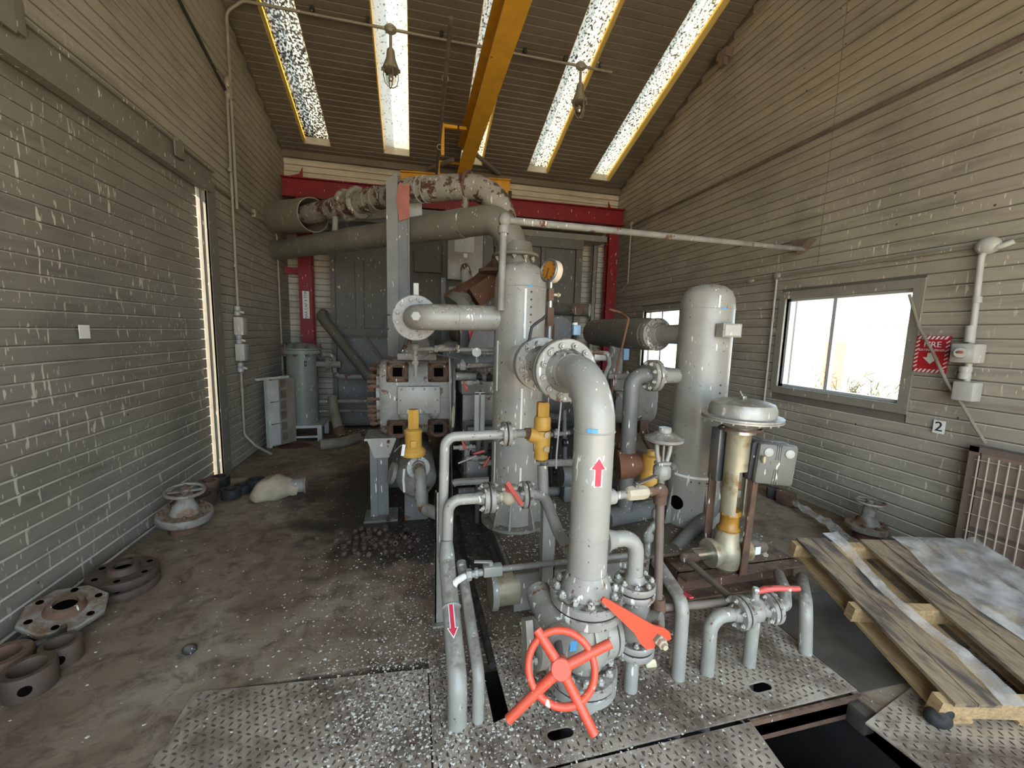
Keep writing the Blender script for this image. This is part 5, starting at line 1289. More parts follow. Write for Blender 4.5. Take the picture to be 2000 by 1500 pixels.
tag(tube_obj('thin_rod', [(0.759, 2, 1.312), (0.745, 2, 1.005), (0.746, 2, 0.934)], 0.005, 'galv', None, 0.02, 8), 'thin pale rod hanging beside the riser', 'rod')
tag(tube_obj('copper_tube', [(1.512, 3, 1.862), (1.611, 3, 1.842), (1.631, 2.9, 1.791), (1.555, 2.9, 1.399), (1.513, 2.9, 1.154), (1.556, 2.9, 0.281)], 0.009, 'rust_orange', None, 0.03, 8), 'bent copper tube rising behind the riser elbow', 'tube')
mb = MB(); mb.cbox((1.398, 3.4, 1.695), (0.07, 0.08, 0.09), 0.01); b = tag(obj('relay_box', mb, M['blue_plastic']), 'small pale blue relay behind the gauge', 'relay')
mb = MB(); mb.cyl((1.391, 3.4, 1.735), (1.389, 3.4, 1.762), 0.025, n=12); obj('cap', mb, M['sign_white'], b)
mb = MB(); mb.cyl(V((1.416, 3.44, 1.663)), V(((1.416, 3.44, 1.663)[0], 3.70, 1.10)), 0.02, n=8); obj('mount', mb, M['black_iron'], b)
mb = MB(); mb.cbox((1.55, 3.2, 1.481), (0.14, 0.08, 0.08), 0.012); b = tag(obj('actuator_box', mb, M['alum']), 'pale blue-grey fitting cluster behind the riser flange', 'fitting')
mb = MB(); mb.pipe([(1.422, 3.15, 1.517), (1.6, 3.15, 1.507), (1.615, 3.15, 1.411), (1.574, 3.15, 1.311), (1.624, 3.15, 0.287)], 0.018, 0.03, 10); obj('tube', mb, M['grey_dirty'], b)
mb = MB(); mb.box((1.847, 3.3, 1.493), (0.05, 0.03, 0.10)); tag(obj('paper_tag', mb, M['blue_plastic']), 'pale card hanging below the horizontal bottle', 'tag')
run([(1.115, 3.35, 0.925), (1.337, 3.45, 0.875), (1.508, 3.75, 0.807)], 0.05, 'black_iron', 'dark pipe stub between vessel and riser')
run([(0.85, 2.86, 0.77), (1.012, 3, 0.624), (1.267, 3, 0.62)], 0.03, 'grey_dirty', 'speckled stub pipe low between vessel and riser')
mb = MB(); mb.cyl((1.199, 3.1, 0.471), (1.338, 3.1, 0.463), 0.09, n=24); mb.cbox(V((1.268, 3.1, 0.467)) * 1.0 - V((0, 0, 0.14)), (0.10, 0.10, 0.14), 0.01); tag(obj('oil_pump', mb, M['grey_dark']), 'dark round pump between vessel and riser', 'pump')

# clutter of oil lines and fittings around the crankcase
rr = random.Random(21)
for k, (a, b, r, m_) in enumerate([((0.355, 3.4, 1.369), (0.669, 3.4, 1.384), 0.022, 'grey_dirty'), ((0.345, 3.42, 1.281), (0.688, 3.42, 1.268), 0.035, 'grey_dirty'), ((0.392, 3.4, 0.64), (0.67, 3.4, 0.647), 0.02, 'black_iron'), ((0.363, 3.3, 0.315), (0.649, 3.3, 0.318), 0.03, 'grey_dark'), ((0.413, 3.4, 0.775), (0.42, 3.4, 0.154), 0.018, 'black_iron'), ((0.604, 3.4, 0.768), (0.615, 3.4, 0.186), 0.025, 'grey_dark'),
        ((1.176, 3.4, 0.749), (1.382, 3.4, 0.766), 0.022, 'grey_dirty'), ((1.171, 3.3, 0.635), (1.205, 3.3, 0.136), 0.016, 'black_iron'), ((1.323, 3.4, 0.981), (1.367, 3.4, 0.205), 0.02, 'grey_dark'), ((1.117, 3.2, 0.302), (1.354, 3.2, 0.295), 0.04, 'grey_dark'),
        ((1.869, 3.4, 0.626), (2.348, 3.4, 0.452), 0.03, 'rust'), ((1.777, 3.2, 0.401), (2.216, 3.2, 0.448), 0.025, 'grey_dirty'), ((2.133, 3.4, 0.716), (2.322, 3.4, 0.427), 0.02, 'rust'), ((1.651, 3, 0.345), (1.899, 3, 0.258), 0.05, 'grey_dark')]):
    cyl_obj('oil_line', a, b, r, m_, cf, n=10)
for p in ((0.395, 3.38, 1.371), (0.535, 3.38, 1.272), (0.623, 3.38, 1.272), (0.413, 3.38, 0.532), (0.605, 3.38, 0.568), (1.242, 3.38, 0.761), (1.334, 3.38, 0.677), (0.5, 3.38, 0.641), (1.954, 3.2, 0.439), (1.954, 3.35, 0.537), (0.556, 3.28, 0.332)):
    mb = MB(); mb.hexp(V(p) - V((0.02, 0.0, 0)), (1, 0, 0), 0.036, 0.045); mb.cyl(V(p), V(p) + V((0, -0.03, 0.05)), 0.014, n=8); obj('fitting', mb, M[rr.choice(('grey_dirty', 'galv', 'rust', 'black_iron'))], cf)
for k in range(9):
    x = 0.46 + 0.045 * k; mb = MB(); mb.hexp((x, 3.70 + 0.02 * (k % 3), 1.285), (0, 0, 1), 0.018, 0.04); obj('cover_nut', mb, M['grey_dirty'], cf)

# ------------------------------------------------------------------ front riser
PX_, PY_ = 0.733, 1.53
rs = thing('riser_pipe', 'large grey riser pipe with red arrow bending back to vessel', 'pipe', (PX_, PY_, 0.50))
mb = MB(); mb.pipe([(PX_, PY_, 0.56), (PX_, PY_, NZ), (PX_, 1.90, NZ)], 0.084, 0.215, 40, 14); obj('pipe', mb, M['grey_clean'], rs)
flange(rs, (PX_, PY_, 0.505), (0, 0, 1), 0.158, 0.042, 'grey', 12, 0.0165, hub=0.09, rp=0.084)
flange(rs, (PX_, 1.905, NZ), (0, -1, 0), 0.158, 0.036, 'grey', 12, 0.0165, hub=0.06, rp=0.084)
mb = MB(); mb.cyl((PX_, 1.905, NZ), (PX_, 1.912, NZ), 0.152, n=36); obj('gasket', mb, M['gasket'], rs)
ring_weld(rs, (PX_, PY_, 1.26), (0, 0, 1), 0.084, 'grey_clean', 0.004); ring_weld(rs, (PX_, PY_, 0.80), (0, 0, 1), 0.084, 'grey_clean', 0.003)
on_cyl(rs, 'tape_mark', PX_, PY_, 0.084, -0.08, 1.266, 1.282, 0.042, 'blue_tag')
def arrow(parent, cx, cy, r, ang, zc, h, up=True):
    """arrow sticker wrapped on a vertical pipe: white edge and red inside"""
    for nm, mat, gx, lift in (('arrow_edge', 'sign_white', 0.005, 0.0012), ('arrow', 'stripe_red', 0.0, 0.0022)):
        w, hw, hh = 0.012 + gx, 0.028 + gx * 1.6, 0.045 + gx * 0.5
        poly = [(-w, -h / 2 - gx), (w, -h / 2 - gx), (w, h / 2 - hh), (hw, h / 2 - hh), (0, h / 2 + gx * 2), (-hw, h / 2 - hh), (-w, h / 2 - hh)]
        base = math.atan2(-cy, -cx) + ang
        mb = MB(); n = len(poly); P = []
        for rr in (r, r + lift):
            for x, z in poly:
                a = base + x / r; P.append((cx + rr * cos(a), cy + rr * sin(a), zc + (z if up else -z)))
        mb.add(P, [tuple(range(n)), tuple(range(n, 2 * n))] + [(i, (i + 1) % n, n + (i + 1) % n, n + i) for i in range(n)])
        obj(nm, mb, M[mat], parent, ang=None)
arrow(rs, PX_, PY_, 0.084, 0.30, 1.105, 0.115)
# spool piece between the two big flanges
so = thing('spool_piece', 'short flanged spool between riser elbow and vessel', 'pipe', (PX_, 2.1, NZ))
mb = MB(); mb.cyl((PX_, 1.95, NZ), (PX_, 2.27, NZ), 0.086, n=32); obj('pipe', mb, M['grey'], so)
flange(so, (PX_, 1.912, NZ), (0, 1, 0), 0.158, 0.036, 'grey', 12, 0.0165, hub=0.05, rp=0.084)
flange(so, (PX_, 2.303, NZ), (0, -1, 0), 0.16, 0.036, 'grey', 12, 0.0165, hub=0.05, rp=0.084)

# ------------------------------------------------------------------ big plug valve with red handwheel under the riser
bv_ = thing('gear_valve', 'large grey valve with orange red handwheel under the riser', 'valve', (PX_, PY_, 0.0))
flange(bv_, (PX_, PY_, 0.498), (0, 0, -1), 0.158, 0.042, 'grey', 12, 0.014)
mb = MB(); mb.cyl((PX_, PY_, 0.497), (PX_, PY_, 0.506), 0.152, n=36); obj('gasket', mb, M['gasket'], bv_)
mb = MB(); mb.lathe([(0.088, 0.20), (0.10, 0.235), (0.122, 0.28), (0.125, 0.34), (0.118, 0.40), (0.10, 0.44), (0.10, 0.46)], (PX_, PY_, 0), (0, 0, 1), 36); obj('body', mb, M['grey'], bv_)
for a in (-2.6, -1.57, -0.55):
    d = V((cos(a), sin(a), 0)); mb = MB(); mb.prism([(0.09, -0.13), (0.135, -0.08), (0.14, 0.06), (0.10, 0.12)], (PX_, PY_, 0.33), d, (0, 0, 1), 0.012); obj('rib', mb, M['grey'], bv_)
mb = MB(); mb.lathe([(0.118, 0.06), (0.118, 0.105), (0.11, 0.11)], (PX_, PY_, 0.335), (1, 0.1, 0), 36); obj('side_cover', mb, M['grey'], bv_)
mb = MB(); mb.lathe([(0.116, 0.115), (0.116, 0.135), (0.06, 0.15)], (PX_, PY_, 0.335), (1, 0.1, 0), 36); obj('cover_cap', mb, M['grey'], bv_)
flange(bv_, (PX_, PY_, 0.145), (0, 0, 1), 0.155, 0.042, 'grey', 12, 0.0165)
mb = MB(); mb.cyl((PX_, PY_, 0.137), (PX_, PY_, 0.146), 0.149, n=36); obj('gasket', mb, M['gasket'], bv_)
flange(bv_, (PX_, PY_, 0.138), (0, 0, -1), 0.155, 0.042, 'grey', 0)
cyl_obj('lower_pipe', (PX_, PY_, 0.10), (PX_, PY_, -0.35), 0.084, 'grey_clean', bv_, n=32)
# gear operator on its left
mb = MB(); mb.cyl((PX_ - 0.08, PY_, 0.34), (0.53, PY_, 0.34), 0.06, n=24); mb.cbox((0.555, PY_ - 0.01, 0.34), (0.05, 0.20, 0.20), 0.02); obj('yoke', mb, M['grey'], bv_)
gb = MB(); gb.lathe([(0.05, 0), (0.098, 0.012), (0.10, 0.05), (0.07, 0.06), (0.03, 0.062)], (0.535, 1.50, 0.35), (-1, -0.1, 0.1), 32); gbo = obj('gear_box', gb, M['grey'], bv_)
mb = MB(); mb.cyl((0.555, 1.66, 0.47), (0.565, 1.40, 0.42), 0.058, 0.062, 24); mb.lathe([(0.064, 0), (0.068, 0.01), (0.068, 0.04), (0.06, 0.05)], (0.565, 1.44, 0.428), (0.02, -0.26, -0.05), 24); obj('worm_housing', mb, M['grey_dirty'], gbo)
for dy, dz in ((0.02, 0.09), (-0.09, 0.0), (0.02, -0.09), (0.10, 0.02)): obj('bolt', bolt_mesh('galv'), None, gbo, basis=along((0.478, 1.50 + dy, 0.35 + dz), (-1, 0, 0), 0.2, 0.015))
mb = MB(); mb.prism([(-0.05, -0.12), (0.03, -0.10), (0.04, 0.10), (-0.02, 0.13), (-0.05, 0.05)], (0.455, 1.48, 0.36), (0, 1, 0), (0, 0, 1), 0.03); obj('pointer_plate', mb, M['grey'], gbo)
# handwheel
HW = V((0.525, 1.270, 0.432)); hn = V((-0.36, -0.86, 0.42)).normalized()
hx = V((hn.y, -hn.x, 0)).normalized() * -1; hy = hn.cross(hx)
if hy.z < 0: hy = -hy
if hx.x < 0: hx = -hx
hw = obj('handwheel', MB().torus(HW, hn, 0.122, 0.0135, 48, 12), M['orange_red'], bv_)
for ax_, ln in ((131, 0.150), (30, 0.205), (226, 0.262), (304, 0.225)):
    a = radians(ax_); d = hx * cos(a) + hy * sin(a)
    mb = MB(); mb.sweep([HW + hn * 0.006, HW + d * 0.06 + hn * 0.004, HW + d * 0.122, HW + d * ln], [0.020, 0.019, 0.018, 0.0175], 14); obj('spoke', mb, M['orange_red'], hw)
mb = MB(); mb.lathe([(0.034, -0.03), (0.038, -0.005), (0.038, 0.022), (0.034, 0.026)], HW, hn, 28); obj('hub', mb, M['orange_red'], hw)
mb = MB(); mb.cyl(HW, (0.565, 1.42, 0.43), 0.016, n=12); obj('shaft', mb, M['steel_dark'], hw)
mb = MB(); mb.box(V((0.625, 1.40, 0.40)), (0.03, 0.012, 0.045)); obj('tag', mb, M['blue_tag'], bv_)

# ------------------------------------------------------------------ bypass with wrench lever
by = thing('bypass_valve', 'small bypass valve with flat orange lever right of riser', 'valve', (0.985, 1.53, 0))
mb = MB(); mb.pipe([(0.79, 1.53, 0.765), (0.965, 1.53, 0.765), (0.968, 1.53, 0.56)], 0.035, 0.075, 20, 10); obj('elbow', mb, M['grey_clean'], by)
mb = MB(); mb.lathe([(0.06, 0), (0.045, 0.02), (0.036, 0.05)], (0.81, 1.53, 0.765), (1, 0, 0), 20); obj('saddle', mb, M['grey_clean'], by)
flange_pair(by, (0.970, 1.53, 0.525), (0, 0, 1), 0.092, 0.03, 'grey', 8, 0.0125, hub=0.03, rp=0.036)
mb = MB(); mb.lathe([(0.05, 0.27), (0.062, 0.30), (0.075, 0.36), (0.07, 0.42), (0.048, 0.47), (0.045, 0.49)], (0.978, 1.53, 0), (0, 0, 1), 24); mb.cyl((0.98, 1.53, 0.37), (1.06, 1.44, 0.40), 0.045, n=20); obj('body', mb, M['grey_dirty'], by)
flange_pair(by, (0.985, 1.53, 0.245), (0, 0, 1), 0.092, 0.03, 'grey', 8, 0.0125, hub=0.02, rp=0.036)
cyl_obj('drain_pipe', (0.985, 1.53, 0.21), (0.985, 1.53, -0.3), 0.032, 'grey_clean', by)
mb = MB(); mb.hexp((1.03, 1.50, 0.16), (1, -0.3, 0.2), 0.03, 0.05); mb.cyl((0.99, 1.52, 0.15), (1.05, 1.50, 0.165), 0.016, n=10); obj('plug', mb, M['brass_stained'], by)
lo = V((0.732, 1.36, 0.61)); le = V((0.997, 1.36, 0.393)); d = (le - lo); L_ = d.length; d.normalize()
ny = V((-0.45, -0.85, 0.35)); ey_ = ny.cross(d).normalized()
poly = [(-0.01, 0.010), (-0.014, 0.0), (-0.01, -0.010), (L_ * 0.62, -0.036), (L_ * 0.80, -0.058), (L_ * 0.92, -0.062), (L_ * 1.0, -0.04), (L_ * 0.97, -0.016), (L_ * 0.90, -0.018), (L_ * 0.90, 0.018), (L_ * 1.02, 0.016), (L_ * 1.10, 0.020), (L_ * 1.12, 0.034), (L_ * 1.04, 0.052), (L_ * 0.92, 0.052), (L_ * 0.80, 0.036)]
mb = MB(); mb.prism(poly, lo, d, ey_, 0.010); lv = obj('lever', mb, M['orange_red'], by)
nn = d.cross(ey_).normalized()
if nn.y > 0: nn = -nn
mb = MB(); mb.hexp(le + nn * -0.01, nn, 0.030, 0.025, 4); mb.hexp(le + nn * 0.012, nn, 0.022, 0.02); mb.cyl(le + nn * 0.03, le + nn * 0.045, 0.012, n=10); obj('stem_nut', mb, M['beige_valve'], lv)
mb = MB(); mb.cyl(le, V((1.03, 1.47, 0.39)), 0.020, n=12); obj('stem', mb, M['steel_dark'], by)

# ------------------------------------------------------------------ left pipe group
pc_ = thing('outlet_pipe', 'grey pipe with red down arrow slanting into the plates', 'pipe', (0.174, 1.53, 0))
mb = MB(); mb.pipe([(0.174, 1.53, -0.3), (0.174, 1.53, 0.20), (0.166, 2.02, 0.46)], 0.041, 0.09, 24, 8); obj('pipe', mb, M['grey'], pc_)
mb = MB(); mb.lathe([(0.041, 0), (0.042, 0.02), (0.034, 0.08), (0.029, 0.10)], (0.166, 2.02, 0.46), (0, 0.25, 0.9), 20); mb.ell((0.166, 2.02, 0.46), (0.043, 0.043, 0.043)); obj('reducer', mb, M['grey_dirty'], pc_)
# arrow sticker on the slanting run
sd = (V((0.166, 2.02, 0.46)) - V((0.174, 1.53, 0.20))).normalized(); sx_ = V((1, 0, 0)); sn = sx_.cross(sd).normalized()
if sn.z < 0: sn = -sn
ac = V((0.174, 1.53, 0.20)).lerp(V((0.166, 2.02, 0.46)), 0.42) + sn * 0.0415 + V((-0.004, 0, 0))
for nm, mat, g_, lf in (('arrow_edge', 'sign_white', 0.004, 0.0), ('arrow', 'stripe_red', 0.0, 0.0015)):
    h, w, hw_, hh = 0.145, 0.009 + g_, 0.020 + g_ * 1.4, 0.035 + g_
    mb = MB(); mb.prism([(-w, h / 2 + g_), (-w, -h / 2 + hh), (-hw_, -h / 2 + hh), (0, -h / 2 - g_ * 2), (hw_, -h / 2 + hh), (w, -h / 2 + hh), (w, h / 2 + g_)], ac + sn * lf, sx_, sd, 0.002); obj(nm, mb, M[mat], pc_, ang=None)
mb = MB(); mb.torus((0.170, 1.80, 0.345), sd, 0.042, 0.005, 24, 6); obj('clamp', mb, M['galv'], pc_)
p2 = thing('drain_line', 'thinner grey pipe beside the pipe with down arrow', 'pipe', (0.262, 1.53, 0))
mb = MB(); mb.pipe([(0.262, 1.53, -0.3), (0.262, 1.53, 0.22), (0.245, 2.05, 0.42)], 0.026, 0.06, 18, 8); obj('pipe', mb, M['grey'], p2)
# lower valve line
ll = thing('bleed_line', 'grey elbowed line with flanged ball valve before the vessel', 'pipe', (0.18, 2.05, 0.5))
LZ = 0.772
mb = MB(); mb.pipe([(0.170, 2.06, 0.50), (0.176, 2.06, LZ), (0.37, 2.06, LZ)], 0.029, 0.065, 20, 8); obj('pipe', mb, M['grey'], ll)
flange_pair(ll, (0.390, 2.06, LZ), (1, 0, 0), 0.082, 0.026, 'grey', 6, 0.012, hub=0.03, rp=0.03)
flange_pair(ll, (0.600, 2.06, LZ), (1, 0, 0), 0.075, 0.022, 'grey', 6, 0.012, hub=0.02, rp=0.03)
mb = MB(); mb.cyl((0.42, 2.06, LZ), (0.575, 2.06, LZ), 0.026, n=16); mb.ell((0.50, 2.06, LZ), (0.045, 0.05, 0.05)); mb.cbox((0.50, 2.06, LZ + 0.05), (0.09, 0.06, 0.018), 0.006); bb = obj('ball_valve', mb, M['beige_valve'], ll)
mb = MB(); mb.beam(V((0.47, 1.98, 0.881)), V((0.546, 1.95, 0.766)), 0.022, 0.010, (0.3, -1, 0.3)); mb.cyl(V((0.483, 2, 0.865)), V((0.491, 2.03, 0.816)), 0.015, n=10); obj('lever', mb, M['lever_red'], bb)
mb = MB(); mb.pipe([(0.61, 2.06, LZ), (0.70, 2.06, LZ), (0.735, 1.90, 0.62), (0.735, 1.60, 0.60)], 0.030, 0.06, 18, 6); obj('pipe', mb, M['grey_dirty'], ll)
mb = MB(); mb.pipe([(0.70, 2.06, LZ - 0.01), (0.702, 2.10, 0.92)], 0.030, None, 18); obj('tee_branch', mb, M['grey_dirty'], ll)
# relief line with yellow valve
rl2 = thing('relief_line', 'grey elbowed pipe leading to yellow relief valve before vessel', 'pipe', (0.16, 2.12, 0.45))
mb = MB(); mb.pipe([(0.150, 2.14, 0.42), (0.160, 2.12, 1.098), (0.46, 2.12, 1.103)], 0.026, 0.06, 20, 8); obj('pipe', mb, M['grey_clean'], rl2)
flange_pair(rl2, (0.492, 2.12, 1.103), (1, 0, 0), 0.068, 0.02, 'grey', 4, 0.012, hub=0.03, rp=0.028)
mb = MB(); mb.cyl((0.53, 2.12, 1.103), (0.62, 2.12, 1.103), 0.024, n=16); obj('nipple', mb, M['grey_dirty'], rl2)
mb = MB(); mb.cyl((0.60, 2.12, 1.103), (0.645, 2.12, 1.103), 0.030, n=16); obj('coupling', mb, M['rust'], rl2)
ry = thing('relief_valve', 'tall yellow relief valve with hex cap before the vessel', 'valve', (0.698, 2.11, 0.92))
YC = V((0.695, 2.11, 0))
mb = MB(); mb.hexp(YC + Za * 1.195, (0, 0, 1), 0.037, 0.085, 6); obj('cap', mb, M['yellow_valve'], ry)
mb = MB(); mb.lathe([(0.044, 1.125), (0.047, 1.13), (0.047, 1.185), (0.040, 1.20)], YC, (0, 0, 1), 24); obj('bonnet', mb, M['yellow_valve'], ry)
mb = MB(); mb.lathe([(0.036, 0.955), (0.040, 0.96), (0.040, 0.99), (0.046, 1.0), (0.048, 1.06), (0.048, 1.12)], YC, (0, 0, 1), 24); mb.cyl(YC + V((-0.075, 0, 1.10)), YC + V((0, 0, 1.08)), 0.038, 0.05, 20); obj('body', mb, M['yellow_valve'], ry)
for z in (1.105, 1.025):
    mb = MB(); mb.cyl(YC + V((0.01, -0.046, z)), YC + V((0.012, -0.056, z)), 0.016, n=14); obj('seal', mb, M['nickel'], ry)
mb = MB(); mb.cyl(YC + Za * 0.945, YC + Za * 0.957, 0.030, n=16); obj('thread', mb, M['rust'], ry)
# little branch: white elbow, union, valve and long thin pipe
br_ = thing('branch_line', 'thin pipe with union and square valve passing behind riser', 'pipe', (0.19, 1.95, 0.38))
mb = MB(); mb.pipe([(0.185, 1.86, 0.36), (0.19, 1.88, 0.42), (0.25, 1.92, 0.425)], 0.017, 0.03, 12); obj('elbow', mb, M['white_tape'], br_)
mb = MB(); mb.hexp((0.255, 1.925, 0.425), (1, 0, 0), 0.03, 0.03); mb.cyl((0.24, 1.92, 0.425), (0.34, 1.93, 0.427), 0.018, n=14); mb.hexp((0.30, 1.93, 0.426), (1, 0, 0), 0.026, 0.018); obj('union', mb, M['grey'], br_)
mb = MB(); mb.cbox((0.395, 1.935, 0.43), (0.10, 0.045, 0.055), 0.006); mb.cyl((0.385, 1.935, 0.455), (0.385, 1.935, 0.475), 0.012, n=10); mb.beam((0.39, 1.935, 0.475), (0.30, 1.95, 0.478), 0.016, 0.008); obj('valve', mb, M['grey_clean'], br_)
mb = MB(); mb.cyl((0.44, 1.936, 0.43), (1.24, 1.95, 0.415), 0.016, n=12); obj('pipe', mb, M['grey_dirty'], br_)
# posts under the lines
mb = MB(); mb.channel((0.148, 2.17, 0), (0.148, 2.17, 0.78), 0.04, 0.07, 0.007, up=(1, 0, 0)); mb.bbox(0.10, 0.20, 2.12, 2.22, 0, 0.012)
tag(obj('support_post', mb, M['grey']), 'slim grey channel post behind the pipe with down arrow', 'post')
mb = MB(); mb.channel((0.755, 2.10, 0), (0.745, 2.10, 0.70), 0.05, 0.075, 0.008, up=(1, 0, 0)); mb.bbox(0.70, 0.82, 2.04, 2.16, 0, 0.012)
tag(obj('support_post', mb, M['grey']), 'grey channel post left of the riser under relief line', 'post')
tag(tube_obj('black_hose', [(0.371, 1.771, 0.03), (0.364, 2.163, 0.05), (0.346, 2.772, 0.06), (0.363, 3.359, 0.06)], 0.020, 'rubber', None, 0.2, 10), 'dirty dark hose lying left of the skid', 'hose')

# ------------------------------------------------------------------ rusty impulse line right of riser
il = thing('rusty_line', 'thin rusty pipe dropping and turning to the control valve', 'pipe', (1.12, 1.6, 0.33))
mb = MB(); mb.cyl((0.80, 1.56, 0.945), (0.86, 1.57, 0.945), 0.034, n=16); obj('boss', mb, M['grey_clean'], il)
mb = MB(); mb.cyl((0.85, 1.57, 0.945), (0.93, 1.58, 0.947), 0.019, n=12); obj('nipple', mb, M['grey_dirty'], il)
mb = MB(); mb.lathe([(0.022, 0), (0.032, 0.008), (0.034, 0.03), (0.034, 0.085), (0.030, 0.105), (0.022, 0.115)], (0.925, 1.58, 0.948), (1, 0.05, 0), 8); vb = obj('ball_valve', mb, M['beige_valve'], il)
mb = MB(); mb.beam((0.96, 1.57, 0.99), (1.08, 1.59, 1.02), 0.022, 0.006); mb.cyl((0.975, 1.575, 0.975), (0.975, 1.575, 1.0), 0.01, n=8); obj('lever', mb, M['steel_dark'], vb)
mb = MB(); mb.cyl((1.035, 1.585, 0.948), (1.09, 1.59, 0.948), 0.020, n=12); mb.ell((1.115, 1.60, 0.94), (0.036, 0.034, 0.036)); mb.cyl((1.117, 1.60, 0.94), (1.119, 1.60, 0.88), 0.030, n=14); obj('elbow_fitting', mb, M['rust'], il)
mb = MB(); mb.pipe([(1.118, 1.60, 0.90), (1.150, 1.60, 0.35), (1.155, 1.60, 0.345)], 0.020, 0.02, 14); obj('pipe', mb, M['rust_pipe'], il)
mb = MB(); mb.ell((1.154, 1.60, 0.345), (0.036, 0.034, 0.038)); mb.cyl((1.153, 1.60, 0.35), (1.151, 1.60, 0.40), 0.030, n=14); obj('elbow_fitting', mb, M['rust'], il)
mb = MB(); mb.cyl((1.16, 1.60, 0.345), (1.59, 1.60, 0.315), 0.019, n=14); obj('pipe', mb, M['rust_pipe'], il)
mb = MB(); mb.ell((1.595, 1.60, 0.315), (0.036, 0.04, 0.034)); obj('tee_fitting', mb, M['rust'], il)
mb = MB(); mb.cyl((1.595, 1.60, 0.318), (1.60, 2.0, 0.325), 0.017, n=14); obj('pipe', mb, M['rust_pipe'], il)
mb = MB(); mb.ell((1.60, 2.0, 0.325), (0.036, 0.034, 0.034)); mb.cyl((1.60, 2.0, 0.325), (1.68, 2.0, 0.325), 0.029, n=14); obj('elbow_fitting', mb, M['rust'], il)

# ------------------------------------------------------------------ low pipes on the right
def stub(loc, pts, r, label, extra=None):
    t = thing('floor_pipe', label, 'pipe', loc)
    mb = MB(); mb.pipe(pts, r, r * 2.2, 20, 8); obj('pipe', mb, M['grey'], t); return t
t = stub((1.252, 1.541, 0), [(1.252, 1.541, -0.3), (1.245, 1.545, 0.40), (1.30, 1.85, 0.42)], 0.032, 'grey floor pipe with red striped sticker right of bypass valve')
mb = MB(); mb.box((1.275, 1.56, 0.425), (0.022, 0.07, 0.006), rot=Matrix.Rotation(-0.2, 3, 'X')); obj('sticker', mb, M['stripe_red'], t)
t = thing('ball_valve', 'flanged grey ball valve with bent red handle near pallet', 'valve', (1.66, 1.535, 0), None)
mb = MB(); mb.pipe([(1.415, 1.537, -0.3), (1.405, 1.537, 0.305), (1.55, 1.537, 0.305)], 0.033, 0.072, 20, 10); obj('inlet_pipe', mb, M['grey'], t)
flange_pair(t, (1.575, 1.537, 0.305), (1, 0, 0), 0.078, 0.022, 'grey', 6, 0.011, hub=0.025, rp=0.034)
mb = MB(); mb.ell((1.66, 1.537, 0.30), (0.055, 0.052, 0.055)); mb.cyl((1.60, 1.537, 0.305), (1.73, 1.537, 0.305), 0.035, n=18); mb.lathe([(0.042, 0.03), (0.045, 0.055), (0.03, 0.065), (0.018, 0.07), (0.016, 0.12)], (1.655, 1.537, 0.30), (0, 0, 1), 16); obj('body', mb, M['grey'], t)
mb = MB(); mb.hexp((1.655, 1.537, 0.395), (0, 0, 1), 0.018, 0.03); obj('stem_nut', mb, M['nickel'], t)
mb = MB(); mb.sweep([(1.655, 1.535, 0.405), (1.70, 1.52, 0.425), (1.75, 1.50, 0.435), (1.83, 1.48, 0.435), (1.85, 1.475, 0.437)], [0.013, 0.017, 0.014, 0.013, 0.012], 10); obj('handle', mb, M['lever_red'], t)
flange_pair(t, (1.745, 1.537, 0.305), (1, 0, 0), 0.078, 0.022, 'grey', 6, 0.011, hub=0.02, rp=0.034)
mb = MB(); mb.pipe([(1.76, 1.537, 0.305), (1.85, 1.54, 0.305), (1.954, 1.64, 0.313), (2.241, 1.93, 0.182)], 0.031, 0.06, 18); obj('outlet_elbow', mb, M['grey'], t)
mb = MB(); mb.cyl((1.656, 1.534, -0.3), (1.658, 1.536, 0.26), 0.031, n=20); obj('pedestal_pipe', mb, M['grey'], t)
stub((2.031, 1.531, 0), [(2.031, 1.531, -0.14), (2.012, 1.56, 0.276), (2.442, 1.94, 0.13)], 0.032, 'grey floor pipe nearest the wooden pallet')

# ------------------------------------------------------------------ rusty frame and the control valve
fr = thing('valve_stand', 'rusty steel frame carrying the control valve', 'steel frame', (2.0, 2.2, 0))
mb = MB(); mb.channel((1.58, 1.99, 0.145), (2.47, 1.99, 0.145), 0.09, 0.13, 0.01); obj('front_channel', mb, M['rust'], fr)
mb = MB(); mb.beam((1.64, 2.06, 0.16), (1.64, 2.38, 0.16), 0.08, 0.10); obj('side_channel', mb, M['rust'], fr)
mb = MB(); mb.bbox(1.60, 2.46, 2.03, 2.36, 0.190, 0.208); obj('top_plate', mb, M['rust'], fr)
for x, y in ((1.66, 2.05), (2.38, 2.05), (2.38, 2.33)):
    mb = MB(); mb.bbox(x - 0.04, x + 0.04, y - 0.03, y + 0.03, 0, 0.10); obj('leg', mb, M['rust'], fr)
for x in (2.10, 2.30):
    mb = MB(); mb.cyl((x, 2.1, 0.205), (x, 2.1, 0.24), 0.012, n=8); mb.hexp((x, 2.1, 0.205), (0, 0, 1), 0.024, 0.016); obj('anchor_bolt', mb, M['beige_valve'], fr)

